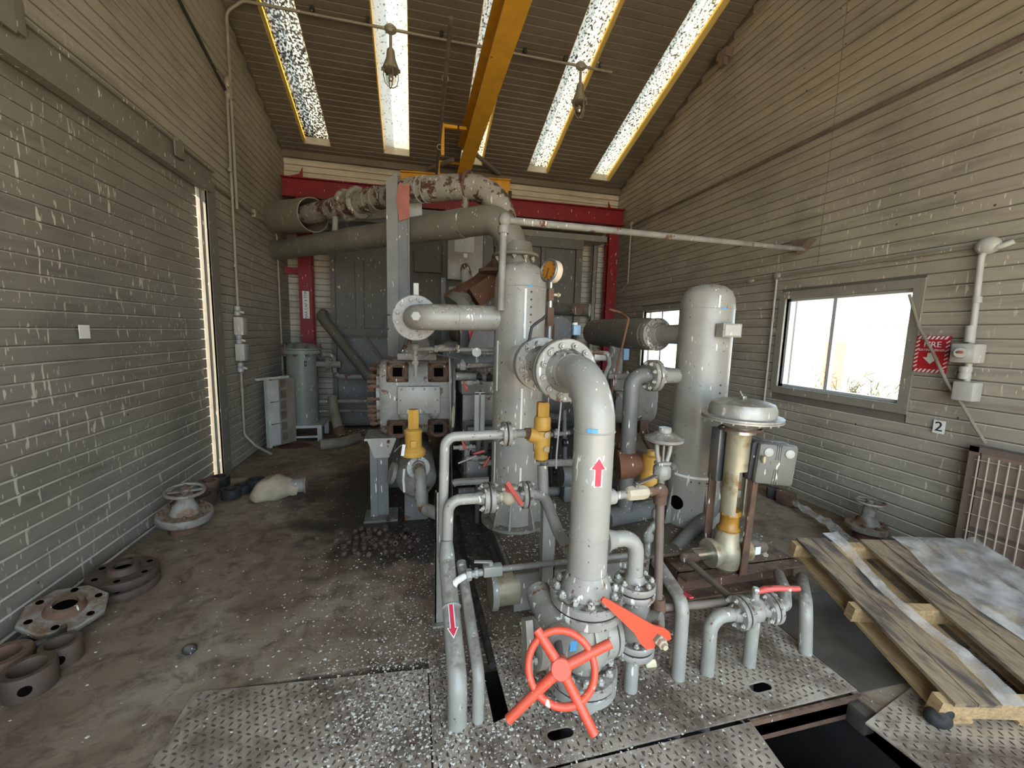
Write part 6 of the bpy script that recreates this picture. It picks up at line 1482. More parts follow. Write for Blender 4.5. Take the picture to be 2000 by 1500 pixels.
cv_ = thing('control_valve', 'tall diaphragm control valve with stained silver body and dome', 'valve', (1.93, 2.02, 0.2))
vx, vy = 1.93, 2.02
mb = MB(); mb.lathe([(0.055, 0.21), (0.085, 0.24), (0.092, 0.31), (0.085, 0.36), (0.070, 0.40), (0.066, 0.47)], (vx - 0.02, vy, 0), (0, 0, 1), 28); mb.cyl((vx - 0.14, vy, 0.325), (vx + 0.13, vy, 0.325), 0.075, n=24); obj('body', mb, M['brass_stained'], cv_)
mb = MB(); mb.lathe([(0.085, 0), (0.088, 0.01), (0.088, 0.03)], (vx - 0.15, vy, 0.325), (1, 0, 0), 24); obj('body_flange', mb, M['brass_stained'], cv_)
mb = MB(); mb.cyl((vx - 0.27, vy, 0.325), (vx - 0.14, vy, 0.325), 0.040, n=18); obj('inlet_nipple', mb, M['chrome'], cv_)
mb = MB(); mb.cyl((vx + 0.13, vy, 0.325), (vx + 0.21, vy + 0.01, 0.325), 0.05, n=18); mb.cyl((vx + 0.20, vy, 0.325), (vx + 0.27, vy, 0.325), 0.035, n=16); obj('outlet_nipple', mb, M['rust_pipe'], cv_)
mb = MB(); mb.box((vx + 0.17, vy - 0.052, 0.335), (0.04, 0.004, 0.05)); obj('sticker', mb, M['sign_white'], cv_)
mb = MB(); mb.lathe([(0.066, 0.47), (0.070, 0.48), (0.055, 0.50), (0.055, 0.56), (0.062, 0.57), (0.058, 0.60)], (vx - 0.015, vy, 0), (0, 0, 1), 8); obj('bonnet', mb, M['amber'], cv_)
# tubular yoke, cut open on the right below
ym = MB(); n_ = 28; R_ = 0.068
def arcstrip(z0, z1, a0, a1, k=16, rr=R_, th=0.008):
    P = []; F = []
    for r_ in (rr, rr - th):
        for i in range(k + 1):
            a = a0 + (a1 - a0) * i / k
            for z in (z0, z1): P.append((vx - 0.005 + r_ * cos(a), vy + r_ * sin(a), z))
    n = 2 * (k + 1)
    for i in range(k):
        F += [(2 * i, 2 * i + 2, 2 * i + 3, 2 * i + 1), (n + 2 * i, n + 2 * i + 1, n + 2 * i + 3, n + 2 * i + 2), (2 * i, n + 2 * i, n + 2 * i + 2, 2 * i + 2), (2 * i + 1, 2 * i + 3, n + 2 * i + 3, n + 2 * i + 1)]
    F += [(0, 1, n + 1, n), (2 * k, n + 2 * k, n + 2 * k + 1, 2 * k + 1)]
    ym.add(P, F)
arcstrip(0.58, 0.86, pi * 0.55, pi * 1.36)
arcstrip(0.58, 0.86, pi * 1.70, pi * 2.4)
ym.lathe([(R_, 0.86), (R_, 1.10), (R_ * 1.12, 1.12), (R_ * 1.3, 1.14)], (vx - 0.005, vy, 0), (0, 0, 1), 28)
obj('yoke', ym, M['brass_stained'], cv_)
cyl_obj('stem', (vx - 0.005, vy, 0.58), (vx - 0.005, vy, 0.95), 0.014, 'chrome', cv_)
mb = MB(); mb.cbox((vx - 0.005, vy - 0.01, 0.71), (0.05, 0.05, 0.05), 0.006); mb.cbox((vx - 0.005, vy - 0.01, 0.82), (0.045, 0.05, 0.07), 0.005); obj('stem_connector', mb, M['nickel'], cv_)
mb = MB(); mb.cbox((vx - 0.005, vy - 0.012, 0.765), (0.04, 0.045, 0.05), 0.004); obj('travel_scale', mb, M['rust_orange'], cv_)
mb = MB(); mb.torus((vx, vy, 1.115), (0, 0.05, 1), 0.115, 0.007, 28, 6); obj('loop_tube', mb, M['rust'], cv_)
mb = MB(); mb.cyl((vx, vy, 1.09), (vx, vy, 1.15), 0.085, n=24); obj('actuator_neck', mb, M['nickel'], cv_)
AZ0 = 1.155
mb = MB(); mb.lathe([(0.08, -0.03), (0.13, -0.012), (0.19, 0.012), (0.222, 0.020), (0.222, 0.030)], (vx, vy, AZ0), (0, 0, 1), 44); lowd = obj('lower_casing', mb, M['alum'], cv_)
mb = MB(); mb.lathe([(0.222, 0.032), (0.222, 0.042), (0.185, 0.046), (0.183, 0.09), (0.170, 0.118), (0.13, 0.132), (0.03, 0.138), (0.0, 0.138)], (vx, vy, AZ0), (0, 0, 1), 44); topd = obj('dome', mb, M['alum'], cv_)
for k in range(20):
    a = 2 * pi * k / 20; obj('bolt', bolt_mesh('alum'), None, lowd, basis=along((vx + 0.208 * cos(a), vy + 0.208 * sin(a), AZ0 + 0.022), (0, 0, -1), a, 0.009))
mb = MB(); mb.cbox((vx, vy, AZ0 + 0.148), (0.03, 0.03, 0.025), 0.005); mb.cyl((vx, vy, AZ0 + 0.15), (vx - 0.03, vy, AZ0 + 0.19), 0.005, n=6); obj('vent_plug', mb, M['nickel'], topd)
mb = MB(); mb.cbox((vx - 0.06, vy + 0.10, 0.93), (0.06, 0.08, 0.34), 0.01); obj('rear_bracket', mb, M['steel_dark'], cv_)
# positioner box
pz = V((2.07, 1.93, 0.925)); pr = Matrix.Rotation(-0.30, 3, 'Z') @ Matrix.Rotation(0.06, 3, 'Y')
ps = thing('positioner', 'square cast positioner box on the control valve side', 'controller', pz)
mb = MB(); mb.cbox(pz + pr @ V((0, 0.03, 0)), (0.24, 0.10, 0.245), 0.02, rot=pr); obj('case', mb, M['black_iron'], ps)
mb = MB(); mb.cbox(pz + pr @ V((0.015, -0.035, 0)), (0.225, 0.05, 0.25), 0.022, rot=pr); cvp = obj('cover', mb, M['cast_box'], ps)
for sx in (-0.055, 0.065):
    p = pz + pr @ V((sx + 0.01, -0.06, 0.075)); mb = MB(); mb.lathe([(0.026, 0), (0.026, 0.006), (0.018, 0.010), (0, 0.011)], p, pr @ V((0, -1, 0)), 20); obj('cover_knob', mb, M['box_grey'], cvp)
for sx in (-0.012, 0.0, 0.012):
    for z0 in (-0.07, 0.075):
        mb = MB(); mb.box(pz + pr @ V((0.015 + sx, -0.061, z0)), (0.004, 0.005, 0.09), rot=pr); obj('cover_rib', mb, M['cast_box'], cvp)
mb = MB(); mb.box(pz + pr @ V((0.015, -0.061, 0.012)), (0.08, 0.004, 0.016), rot=pr); obj('cover_badge', mb, M['cast_box'], cvp)
mb = MB(); mb.cyl(pz + V((-0.10, -0.06, 0.06)), pz + V((-0.10, -0.06, 0.02)), 0.012, n=10); obj('tube_fitting', mb, M['brass_stained'], ps)
# rusty uprights
up_ = thing('valve_support', 'rusty angle iron uprights beside the control valve', 'bracket', (2.0, 1.98, 0.2))
mb = MB(); mb.beam((1.975, 1.94, 0.205), (2.00, 1.95, 0.86), 0.055, 0.008, (0, 1, 0)); mb.beam((2.0, 1.965, 0.205), (2.025, 1.975, 0.86), 0.008, 0.05, (0, 1, 0)); obj('angle', mb, M['rust'], up_)
mb = MB(); mb.beam((1.86, 2.13, 0.205), (1.86, 2.13, 0.80), 0.055, 0.008, (0, 1, 0)); obj('angle', mb, M['rust'], up_)
mb = MB(); mb.cyl((1.94, 1.925, 0.21), (1.985, 1.93, 0.97), 0.006, n=8); obj('tube', mb, M['rust'], up_)
# slanting dark strut, small diaphragm valve, second yellow relief behind
tag(tube_obj('strut_pipe', [(1.706, 2.24, 0.24), (2.214, 2.46, 0.42)], 0.045, 'grey_dark'), 'dark slanting pipe strut before the right tank', 'pipe')
dv = thing('diaphragm_valve', 'small pale diaphragm valve in front of the right tank', 'valve', (1.53, 2.2, 0.5))
dx_, dy_ = 1.535, 2.2
mb = MB(); mb.lathe([(0.03, 0.985), (0.09, 0.995), (0.118, 1.01), (0.118, 1.016)], (dx_, dy_, 0), (0, 0, 1), 32); obj('lower_casing', mb, M['grey'], dv)
mb = MB(); mb.lathe([(0.118, 1.018), (0.118, 1.024), (0.10, 1.03), (0.06, 1.055), (0.04, 1.06), (0.04, 1.085), (0.036, 1.09)], (dx_, dy_, 0), (0, 0, 1), 32); obj('dome', mb, M['grey'], dv)
for sx in (-1, 1):
    mb = MB(); mb.sweep([(dx_ + 0.05 * sx, dy_, 0.99), (dx_ + 0.045 * sx, dy_, 0.93), (dx_ + 0.03 * sx, dy_, 0.87)], 0.014, 10); obj('yoke_arm', mb, M['grey'], dv)
mb = MB(); mb.cbox((dx_, dy_, 0.86), (0.09, 0.06, 0.02), 0.005); mb.lathe([(0.045, 0.76), (0.055, 0.78), (0.055, 0.83), (0.04, 0.85)], (dx_, dy_, 0), (0, 0, 1), 8); obj('body', mb, M['grey'], dv)
cyl_obj('stem', (dx_, dy_, 0.87), (dx_, dy_, 0.99), 0.010, 'steel_dark', dv)
mb = MB(); mb.pipe([(dx_, dy_, 0.77), (dx_ - 0.01, dy_, 0.46), (dx_ - 0.08, dy_ - 0.02, 0.42), (dx_ - 0.08, dy_ - 0.02, 0.20)], 0.022, 0.03, 12); obj('pipe', mb, M['grey_dirty'], dv)
for p in ((dx_ - 0.012, dy_, 0.52), (dx_ - 0.08, dy_ - 0.02, 0.38)):
    mb = MB(); mb.ell(p, (0.036, 0.036, 0.045)); obj('fitting', mb, M['grey_dirty'], dv)
rz = thing('relief_valve', 'yellow relief valve half hidden behind the small diaphragm valve', 'valve', (1.62, 2.55, 0.6))
mb = MB(); mb.lathe([(0.03, 0.98), (0.04, 0.95), (0.065, 0.94), (0.065, 0.86), (0.06, 0.83), (0.075, 0.80), (0.075, 0.70), (0.05, 0.66)], V((1.652, 2.5, 0.773)) * V((1, 0, 0)).x * 0 + V(((1.652, 2.5, 0.773)[0], 2.50, -0.13)), (0, 0, 1), 20); obj('body', mb, M['yellow_valve'], rz)
mb = MB(); mb.lathe([(0.05, 0), (0.10, 0.10), (0.11, 0.2)], (1.644, 2.55, 0.738), (-0.9, 0.3, -0.1), 20); obj('outlet_cone', mb, M['rust_orange'], rz)

# ------------------------------------------------------------------ tread plates with raised lugs
from mathutils.geometry import tessellate_polygon
def inside(p, poly):
    r = False; n = len(poly)
    for i in range(n):
        a, b = poly[i], poly[(i + 1) % n]
        if (a[1] > p[1]) != (b[1] > p[1]) and p[0] < (b[0] - a[0]) * (p[1] - a[1]) / (b[1] - a[1]) + a[0]: r = not r
    return r
def capsule(cx, cy, L, w, rot=0.0):
    P = []
    for s, a0 in ((1, -pi / 2), (-1, pi / 2)):
        for k in range(7):
            a = a0 + pi * k / 6; x = s * (L / 2 - w / 2) + w / 2 * cos(a); y = w / 2 * sin(a)
            P.append((cx + x * cos(rot) - y * sin(rot), cy + x * sin(rot) + y * cos(rot)))
    return P
def plate(label, outer, holes, z0, z1, rot):
    t = thing('tread_plate', label, 'floor plate', (sum(p[0] for p in outer) / len(outer), sum(p[1] for p in outer) / len(outer), z0), 'tread plates over the trench')
    loops = [outer] + holes
    flat = [p for l in loops for p in l]
    tris = tessellate_polygon([[V((p[0], p[1], 0)) for p in l] for l in loops])
    n = len(flat); mb = MB()
    P = [(p[0], p[1], z1) for p in flat] + [(p[0], p[1], z0) for p in flat]
    F = [tuple(q) for q in tris] + [tuple(n + i for i in reversed(q)) for q in tris]
    o = 0
    for l in loops:
        m = len(l); F += [(o + i, o + (i + 1) % m, n + o + (i + 1) % m, n + o + i) for i in range(m)]; o += m
    mb.add(P, F); obj('plate', mb, M['tread_plate'], t, ang=20)
    lug = MB(); pit = 0.030
    xs = [p[0] for p in outer]; ys = [p[1] for p in outer]
    cx, cy = sum(xs) / len(xs), sum(ys) / len(ys); R = max(max(xs) - min(xs), max(ys) - min(ys))
    k = int(R / pit) + 1
    c_, s_ = cos(rot), sin(rot)
    V_ = []; F_l = []
    for i in range(-k, k + 1):
        for j in range(-k, k + 1):
            u, v = i * pit, j * pit
            x, y = cx + u * c_ - v * s_, cy + u * s_ + v * c_
            if y < 0.85: continue
            if not inside((x, y), outer): continue
            if any(inside((x + dx, y + dy), h) for h in holes for dx in (-.015, .015) for dy in (-.015, .015)): continue
            if not all(inside((x + dx, y + dy), outer) for dx in (-.012, .012) for dy in (-.012, .012)): continue
            a = rot + (pi / 4 if (i + j) % 2 else -pi / 4)
            d = V((cos(a), sin(a), 0)); e = V((-sin(a), cos(a), 0)); q = V((x, y, z1))
            b = len(V_)
            V_ += [q - d * 0.0125, q - d * 0.005 - e * 0.0042, q + d * 0.005 - e * 0.0042, q + d * 0.0125, q + d * 0.005 + e * 0.0042, q - d * 0.005 + e * 0.0042, q - d * 0.006 + Za * 0.003, q + d * 0.006 + Za * 0.003]
            F_l += [(b, b + 1, b + 6), (b + 1, b + 2, b + 7, b + 6), (b + 2, b + 3, b + 7), (b + 3, b + 4, b + 7), (b + 4, b + 5, b + 6, b + 7), (b + 5, b, b + 6)]
    me = bpy.data.meshes.new('lugs'); me.from_pydata([tuple(p) for p in V_], [], F_l); me.materials.append(M['tread_lug'])
    lo_ = obj('raised_lugs', me, None, t); lo_['kind'] = 'stuff'
    return t
plate('left tread plate half buried in white paint chips', [(-0.97, 0.5), (0.060, 0.5), (0.060, 1.845), (-0.97, 1.93)], [], -0.002, 0.006, 0.35)
plate('long tread plate under the riser with two slots', [(0.068, 1.283), (2.052, 1.300), (2.052, 1.96), (0.068, 1.96)], [capsule(1.607, 1.412, 0.115, 0.05, 0.02), capsule(0.588, 1.398, 0.115, 0.048, 0.02), [(0.325, 1.50), (0.40, 1.52), (0.395, 1.83), (0.325, 1.83)]], -0.002, 0.006, 0.9)
plate('front tread plate left of the open pit', [(0.068, 0.5), (1.33, 0.5), (1.392, 1.09), (1.418, 1.272), (0.068, 1.272)], [], -0.002, 0.006, 0.9)
plate('right tread plate under the end of the pallet', [(1.907, 1.159), (1.932, 0.97), (1.96, 0.5), (3.3, 0.5), (3.2, 1.42), (2.372, 1.262)], [], 0.002, 0.010, 0.5)
mb = MB(); mb.bbox(1.418, 2.045, 1.270, 1.283, -0.075, 0.004); mb.bbox(1.418, 2.045, 1.283, 1.34, -0.03, -0.02)
tag(obj('edge_angle', mb, M['rust']), 'rusty angle iron along the pit edge', 'angle iron')
mb = MB(); mb.bbox(-0.95, 2.02, 1.27, 1.29, -0.10, -0.02); mb.bbox(0.055, 0.075, 0.55, 1.93, -0.10, -0.02)
tag(obj('trench_joist', mb, M['rust']), 'rusty joist seen below inside the pit', 'beam')
mb = MB(); mb.beam((1.30, 1.0, -0.45), (2.0, 1.12, -0.40), 0.12, 0.12); tag(obj('pit_pipe', mb, M['rust']), 'dim rusty beam deep in the open pit', 'beam')
mb = MB(); mb.cbox((2.01, 1.235, -0.06), (0.10, 0.09, 0.10), 0.01); tag(obj('concrete_block', mb, M['concrete_dark']), 'grey concrete lump at the pit corner', 'block')

mb = MB(); mb.prism([(2.06, 1.285), (2.40, 1.285), (2.75, 1.36), (3.0, 1.95), (2.06, 1.95)], (0, 0, 0.002), (1, 0, 0), (0, 1, 0), 0.004)
tag(obj('smooth_plate', mb, M['concrete_dark']), 'smooth dark floor slab between tread plates and pallet', 'floor plate')
# ------------------------------------------------------------------ wooden pallet
NLc = V((2.25, 1.09, 0.012)); pex = V((0.97, -0.24, 0)).normalized(); pey = V((0.235, 0.95, 0.205)).normalized(); pez = pex.cross(pey).normalized()
pl = thing('wooden_pallet', 'weathered wooden pallet tilted on the rusty frame at right', 'pallet', NLc)
def pbox(a0, a1, b0, b1, c0, c1, mat, name, jit=0.0):
    P = [NLc + pex * a + pey * b + pez * c for c in (c0, c1) for b in (b0, b1) for a in (a0, a1)]
    mb = MB(); mb.add(P, [(0, 2, 3, 1), (4, 5, 7, 6), (0, 1, 5, 4), (2, 6, 7, 3), (0, 4, 6, 2), (1, 3, 7, 5)]); return obj(name, mb, M[mat], pl)
for b0 in (0.0, 0.48, 0.97): pbox(-0.035, 1.2, b0, b0 + 0.05, 0.018, 0.108, 'wood_fresh', 'stringer')
for a0, a1 in ((0, 0.095), (0.10, 0.20), (0.42, 0.55), (0.56, 0.66), (0.85, 0.98), (1.06, 1.2)): pbox(a0, a1, -0.012, 1.03, 0.108, 0.126, 'wood', 'deck_board')
for a0, a1 in ((0, 0.12), (0.32, 0.44), (0.50, 0.62), (0.8, 0.92), (1.08, 1.2)): pbox(a0, a1, -0.01, 1.03, 0.0, 0.018, 'wood_fresh', 'bottom_board')
# plastic film draped over it
def sheet(label, a_of, b0, b1, c0, na, nb, seed, amp=0.03, sag=0.0):
    rr = random.Random(seed); mb = MB(); P = []; F = []
    for i in range(nb + 1):
        b = b0 + (b1 - b0) * i / nb; a0, a1 = a_of(i / nb)
        for j in range(na + 1):
            a = a0 + (a1 - a0) * j / na
            h = c0 + amp * (mnoise.noise(V((a * 11, b * 7, seed))) + 0.5 * mnoise.noise(V((a * 30, b * 19, seed + 3)))) - sag * max(0, j / na - 0.6)
            P.append(NLc + pex * a + pey * b + pez * max(h, c0 - 0.002 if sag == 0 else -1))
    for i in range(nb):
        for j in range(na):
            q = i * (na + 1) + j; F.append((q, q + 1, q + na + 2, q + na + 1))
    mb.add(P, F); o = obj('plastic_film', mb, M['film'], None, ang=180)
    return tag(o, label, 'plastic film', 'plastic film scraps')
sheet('strip of clear plastic film along the first pallet boards', lambda t: (0.19 + 0.02 * sin(t * 9), 0.27 + 0.03 * sin(t * 7 + 1)), -0.02, 1.07, 0.137, 6, 60, 1, 0.018)
sheet('wide sheet of clear plastic film over the right pallet boards', lambda t: (0.63 + 0.03 * sin(t * 8), 1.22), -0.02, 1.06, 0.134, 20, 50, 2, 0.022)
rr = random.Random(5); P = []; F = []
path = [V((2.95, 2.55, 0.03)), V((3.05, 2.95, 0.03)), V((3.30, 3.3, 0.03)), V((3.45, 3.6, 0.03))]
path = [V((3.35, 2.157, 0.03)), V((3.431, 2.387, 0.03)), V((3.566, 2.68, 0.03)), V((3.623, 2.936, 0.03)), V((3.677, 3.104, 0.03))]
for i in range(41):
    s = i / 40 * (len(path) - 1); k = min(int(s), len(path) - 2); c = path[k].lerp(path[k + 1], s - k); w = 0.10 - 0.05 * i / 40
    for j in range(7):
        u = (j / 6 - 0.5) * 2; P.append(c + V((w * u, w * 0.4 * u, 0.02 + 0.05 * abs(mnoise.noise(V((i * 0.25, j * 0.9, 3.3))))))
                                         )
for i in range(40):
    for j in range(6):
        q = i * 7 + j; F.append((q, q + 1, q + 8, q + 7))
mb = MB(); mb.add(P, F); o = obj('plastic_film', mb, M['film'], None, ang=180)
tag(o, 'twisted trail of plastic film along the floor behind pallet', 'plastic film', 'plastic film scraps')
mb = MB(); mb.ell((2.225, 1.093, 0.03), (0.055, 0.045, 0.035), 16, 10); mb.ell((2.266, 1.094, 0.05), (0.03, 0.03, 0.03), 12, 8); tag(obj('rubber_lump', mb, M['rubber']), 'crumpled black rubber lump under the pallet corner', 'rubber')

# ------------------------------------------------------------------ old valve bonnets
def bonnet(loc, label, tilt, mats, wheel=True, sc=1.0, nk=0.36):
    t = thing('valve_bonnet', label, 'valve', loc)
    R = Matrix.Rotation(tilt[0], 3, 'X') @ Matrix.Rotation(tilt[1], 3, 'Y'); ax = R @ V((0, 0, 1)); o = V(loc)
    mb = MB(); mb.lathe([(0.10 * sc, 0), (0.105 * sc, 0.10 * sc)], o, ax, 28); obj('base_ring', mb, M[mats[0]], t)
    mb = MB(); mb.lathe([(0.17 * sc, 0.10 * sc), (0.175 * sc, 0.11 * sc), (0.175 * sc, 0.145 * sc), (0.165 * sc, 0.155 * sc)], o, ax, 32); f = obj('flange', mb, M[mats[1]], t)
    bolts(f, o + ax * 0.152 * sc, ax, 0.135 * sc, 8, 0.018 * sc, 'rust')
    mb = MB(); mb.lathe([(0.10 * sc, 0.15 * sc), (0.08 * sc, 0.20 * sc), (0.055 * sc, 0.24 * sc), (0.05 * sc, nk * sc)], o, ax, 24); obj('neck', mb, M[mats[1]], t)
    if wheel:
        c = o + ax * (nk + 0.01) * sc; w = obj('handwheel', MB().torus(c, ax, 0.115 * sc, 0.012 * sc, 32, 8), M[mats[2]], t)
        e1, e2 = perp(ax)
        for k in range(4):
            a = k * pi / 2 + 0.4; d = e1 * cos(a) + e2 * sin(a); mb = MB(); mb.beam(c, c + d * 0.115 * sc, 0.022 * sc, 0.012 * sc, ax); obj('spoke', mb, M[mats[2]], w)
        mb = MB(); mb.cyl(c - ax * 0.02, c + ax * 0.02, 0.03 * sc, n=14); obj('hub', mb, M[mats[2]], w)
    return t
bonnet((-1.807, 3.651, 0), 'old valve bonnet with handwheel against the roll door', (0.10, 0.10), ('rust', 'old_flange', 'old_flange'), True, 1.08, 0.31)
bonnet((3.725, 2.457, 0), 'old valve bonnet with handwheel against the right wall', (0.0, 0.0), ('rust_orange', 'old_flange', 'old_flange'), True, 0.86, 0.37)

# loose flanges, collars and seals along the left wall
def collar(loc, r, h, ri, mat, label, hole=True, tilt=(0, 0), cat='pipe collar', name='pipe_collar', grp='iron collars along the left wall'):
    R = Matrix.Rotation(tilt[0], 3, 'X') @ Matrix.Rotation(tilt[1], 3, 'Y'); ax = R @ V((0, 0, 1)); o = V(loc)
    t = thing(name, label, cat, loc, grp)
    mb = MB(); mb.lathe([(ri, 0), (r * 0.96, 0), (r, h * 0.08), (r, h * 0.9), (r * 0.95, h), (ri * 1.05, h), (ri, h * 0.95)], o, ax, 28, closed=True); obj('ring', mb, M[mat], t)
    if hole:
        d = V((0.45, -0.85, 0)).normalized(); mb = MB(); mb.cyl(o + ax * h * 0.5 + d * (r - 0.02), o + ax * h * 0.5 + d * (r + 0.003), 0.022, n=14); obj('set_hole', mb, M['hole_shade'], t)
    return t
collar((-1.689, 2.108, 0), 0.092, 0.11, 0.062, 'ring_iron', 'nearest red rusted iron collar by the roll door', True)
collar((-1.682, 2.269, 0), 0.078, 0.10, 0.052, 'ring_iron', 'iron collar with side hole below the tilted flange plate', True)
collar((-1.823, 2.372, 0), 0.085, 0.09, 0.055, 'black_iron', 'dark iron collar under the tilted flange plate', False)
collar((-1.877, 2.233, 0), 0.10, 0.10, 0.06, 'rust', 'rusty iron collar at the left picture edge', False)
def oldflange(loc, label, R, n=8, poly=True, mat='old_flange', hub=True, th=0.035):
    t = thing('loose_flange', label, 'flange', loc, 'loose flanges along the left wall')
    rot = R; ax = rot @ V((0, 0, 1)); o = V(loc)
    mb = MB(); mb.lathe([(0.17, 0), (0.175, th * 0.2), (0.175, th * 0.8), (0.168, th)], o, ax, n if poly else 32); obj('plate', mb, M[mat], t)
    if hub:
        mb = MB(); mb.lathe([(0.05, th), (0.085, th), (0.078, th + 0.015), (0.070, th + 0.035), (0.05, th + 0.035)], o, ax, 28, closed=True); obj('hub', mb, M['rust' if mat == 'old_flange' else 'ring_iron'], t)
        mb = MB(); mb.cyl(o + ax * (th + 0.002), o + ax * (th + 0.01), 0.05, n=20); obj('bore', mb, M['hole_shade'], t)
    e1, e2 = perp(ax)
    for k in range(6):
        a = 2 * pi * k / 6 + 0.3; p = o + (e1 * cos(a) + e2 * sin(a)) * 0.132; mb = MB(); mb.cyl(p + ax * (th - 0.004), p + ax * (th + 0.002), 0.016, n=12); obj('bolt_hole', mb, M['hole_shade'], t)
    return t
oldflange((-1.84, 2.53, 0.085), 'orange centred white edged flange plate tilted on collars', Matrix.Rotation(0.15, 3, 'X') @ Matrix.Rotation(0.22, 3, 'Y'))
oldflange((-1.77, 2.87, 0.0), 'flat lower flange in the stack by the roll door', Matrix.Identity(3), 32, False, 'ring_iron', False, 0.05)
oldflange((-1.79, 2.90, 0.055), 'dark upper flange stacked on another by the roll door', Matrix.Rotation(0.06, 3, 'Y'), 32, False, 'ring_iron', True, 0.05)
for p, r, h, m_, lbl in (((-1.916, 4.176, 0), 0.115, 0.10, 'ring_iron', 'wide rusty ring between the bonnet and black seals'), ((-1.979, 4.473, 0), 0.085, 0.13, 'rust', 'tall rusty ring beside the left bonnet'), ((-1.967, 4.666, 0), 0.09, 0.10, 'rubber', 'black seal ring nearest the door jamb'), ((-1.724, 4.298, 0), 0.085, 0.09, 'rubber', 'black seal ring in front of the row'), ((-1.675, 4.42, 0), 0.08, 0.08, 'rubber', 'black seal ring next to the cloth bag'), ((-1.577, 4.499, 0), 0.085, 0.11, 'rubber', 'black seal ring touching the cloth bag')):
    collar(p, r, h, r * 0.62, m_, lbl, False, (0, 0), 'ring', 'seal_ring', 'rings on the floor by the door jamb')
# cloth bag around a pipe piece
bg_ = thing('cloth_bag', 'crumpled beige cloth bag tied around a pipe end', 'bag', (-1.311, 4.316, 0))
P = []; F = []; n = 22
c0 = V((-1.515, 4.218, 0.09)); c1 = V((-1.113, 4.283, 0.09))
for i in range(19):
    t_ = i / 18; c = c0.lerp(c1, t_); r = 0.05 + 0.10 * sin(pi * min(1, t_ * 1.15)) ** 0.8 if t_ < 0.85 else 0.075
    for k in range(n):
        a = 2 * pi * k / n; rr_ = r * (1 + 0.28 * mnoise.noise(V((cos(a) * 1.6, sin(a) * 1.6, t_ * 4))))
        P.append(V((c.x + 0.02 * sin(a), c.y + rr_ * cos(a), max(0.004, c.z - 0.02 + rr_ * sin(a)))))
for i in range(18):
    for k in range(n): F.append((i * n + k, i * n + (k + 1) % n, (i + 1) * n + (k + 1) % n, (i + 1) * n + k))
F.append(tuple(range(n))); F.append(tuple(18 * n + k for k in range(n)))
mb = MB(); mb.add(P, F); obj('bag', mb, M['cloth'], bg_, ang=60)
mb = MB(); mb.cyl(c1 - V((0.10, 0, 0)), c1 + V((0.06, 0.01, 0)), 0.072, n=20); obj('pipe_end', mb, M['grey_dirty'], bg_)
mb = MB(); mb.torus(c1 + V((0.05, 0.01, 0)), (1, 0.1, 0), 0.075, 0.012, 24, 8); obj('rim', mb, M['hose'], bg_)
# dark stone and block
mb = MB(); mb.ell((-1.11, 2.199, 0.02), (0.035, 0.03, 0.024), 10, 7); tag(obj('stone', mb, M['black_iron']), 'small black stone alone on the left floor', 'stone')
mb = MB(); mb.cbox((3.669, 3.177, 0.07), (0.10, 0.16, 0.14), 0.02, rot=Matrix.Rotation(0.3, 3, 'Z')); tag(obj('scrap_block', mb, M['rust']), 'brown scrap block by right wall behind positioner', 'scrap')
mb = MB(); mb.cbox((3.678, 3.336, 0.06), (0.12, 0.12, 0.11), 0.025, rot=Matrix.Rotation(0.8, 3, 'Z')); tag(obj('scrap_block', mb, M['black_iron']), 'dark scrap lump beside the brown block at right wall', 'scrap')

# ------------------------------------------------------------------ pile of rusty nuts
nm_ = MB(); nm_.lathe([(0.013, -0.016), (0.024, -0.018), (0.027, -0.012), (0.027, 0.012), (0.024, 0.018), (0.013, 0.016)], (0, 0, 0), (0, 0, 1), 12, closed=True)
NUT = nm_.mesh('nut'); NUT.materials.append(M['ring_iron'])
rr = random.Random(11); placed = []
for k in range(46):
    for tr in range(60):
        if k < 6: x, y = rr.uniform(-0.75, -0.35), rr.uniform(3.0, 3.55)
        else: x, y = rr.gauss(-0.30, 0.12), rr.gauss(3.16, 0.10)
        z = 0.020
        near = [q for q in placed if (q[0] - x) ** 2 + (q[1] - y) ** 2 < 0.052 ** 2]
        if near:
            if tr < 40 or k < 30: continue
            z = 0.056
            if any(q[2] > 0.04 for q in near): continue
        break
    placed.append((x, y, z))
    flat = rr.random() < 0.7
    o = obj('nut', NUT, None, None, basis=Matrix.Translation((x, y, (z if flat else z + 0.008) * 0.8)) @ Matrix.Rotation(rr.uniform(0, 6.3), 4, 'Z') @ Matrix.Rotation(0.0 if flat else rr.uniform(0.9, 1.4), 4, 'X') @ Matrix.Scale(0.82, 4))
    tag(o, 'rusty hexagon nut in the pile on the left floor' if k >= 6 else 'stray rusty nut lying away from the nut pile', 'nut', 'rusty nuts in a pile' if k >= 6 else 'stray rusty nuts')

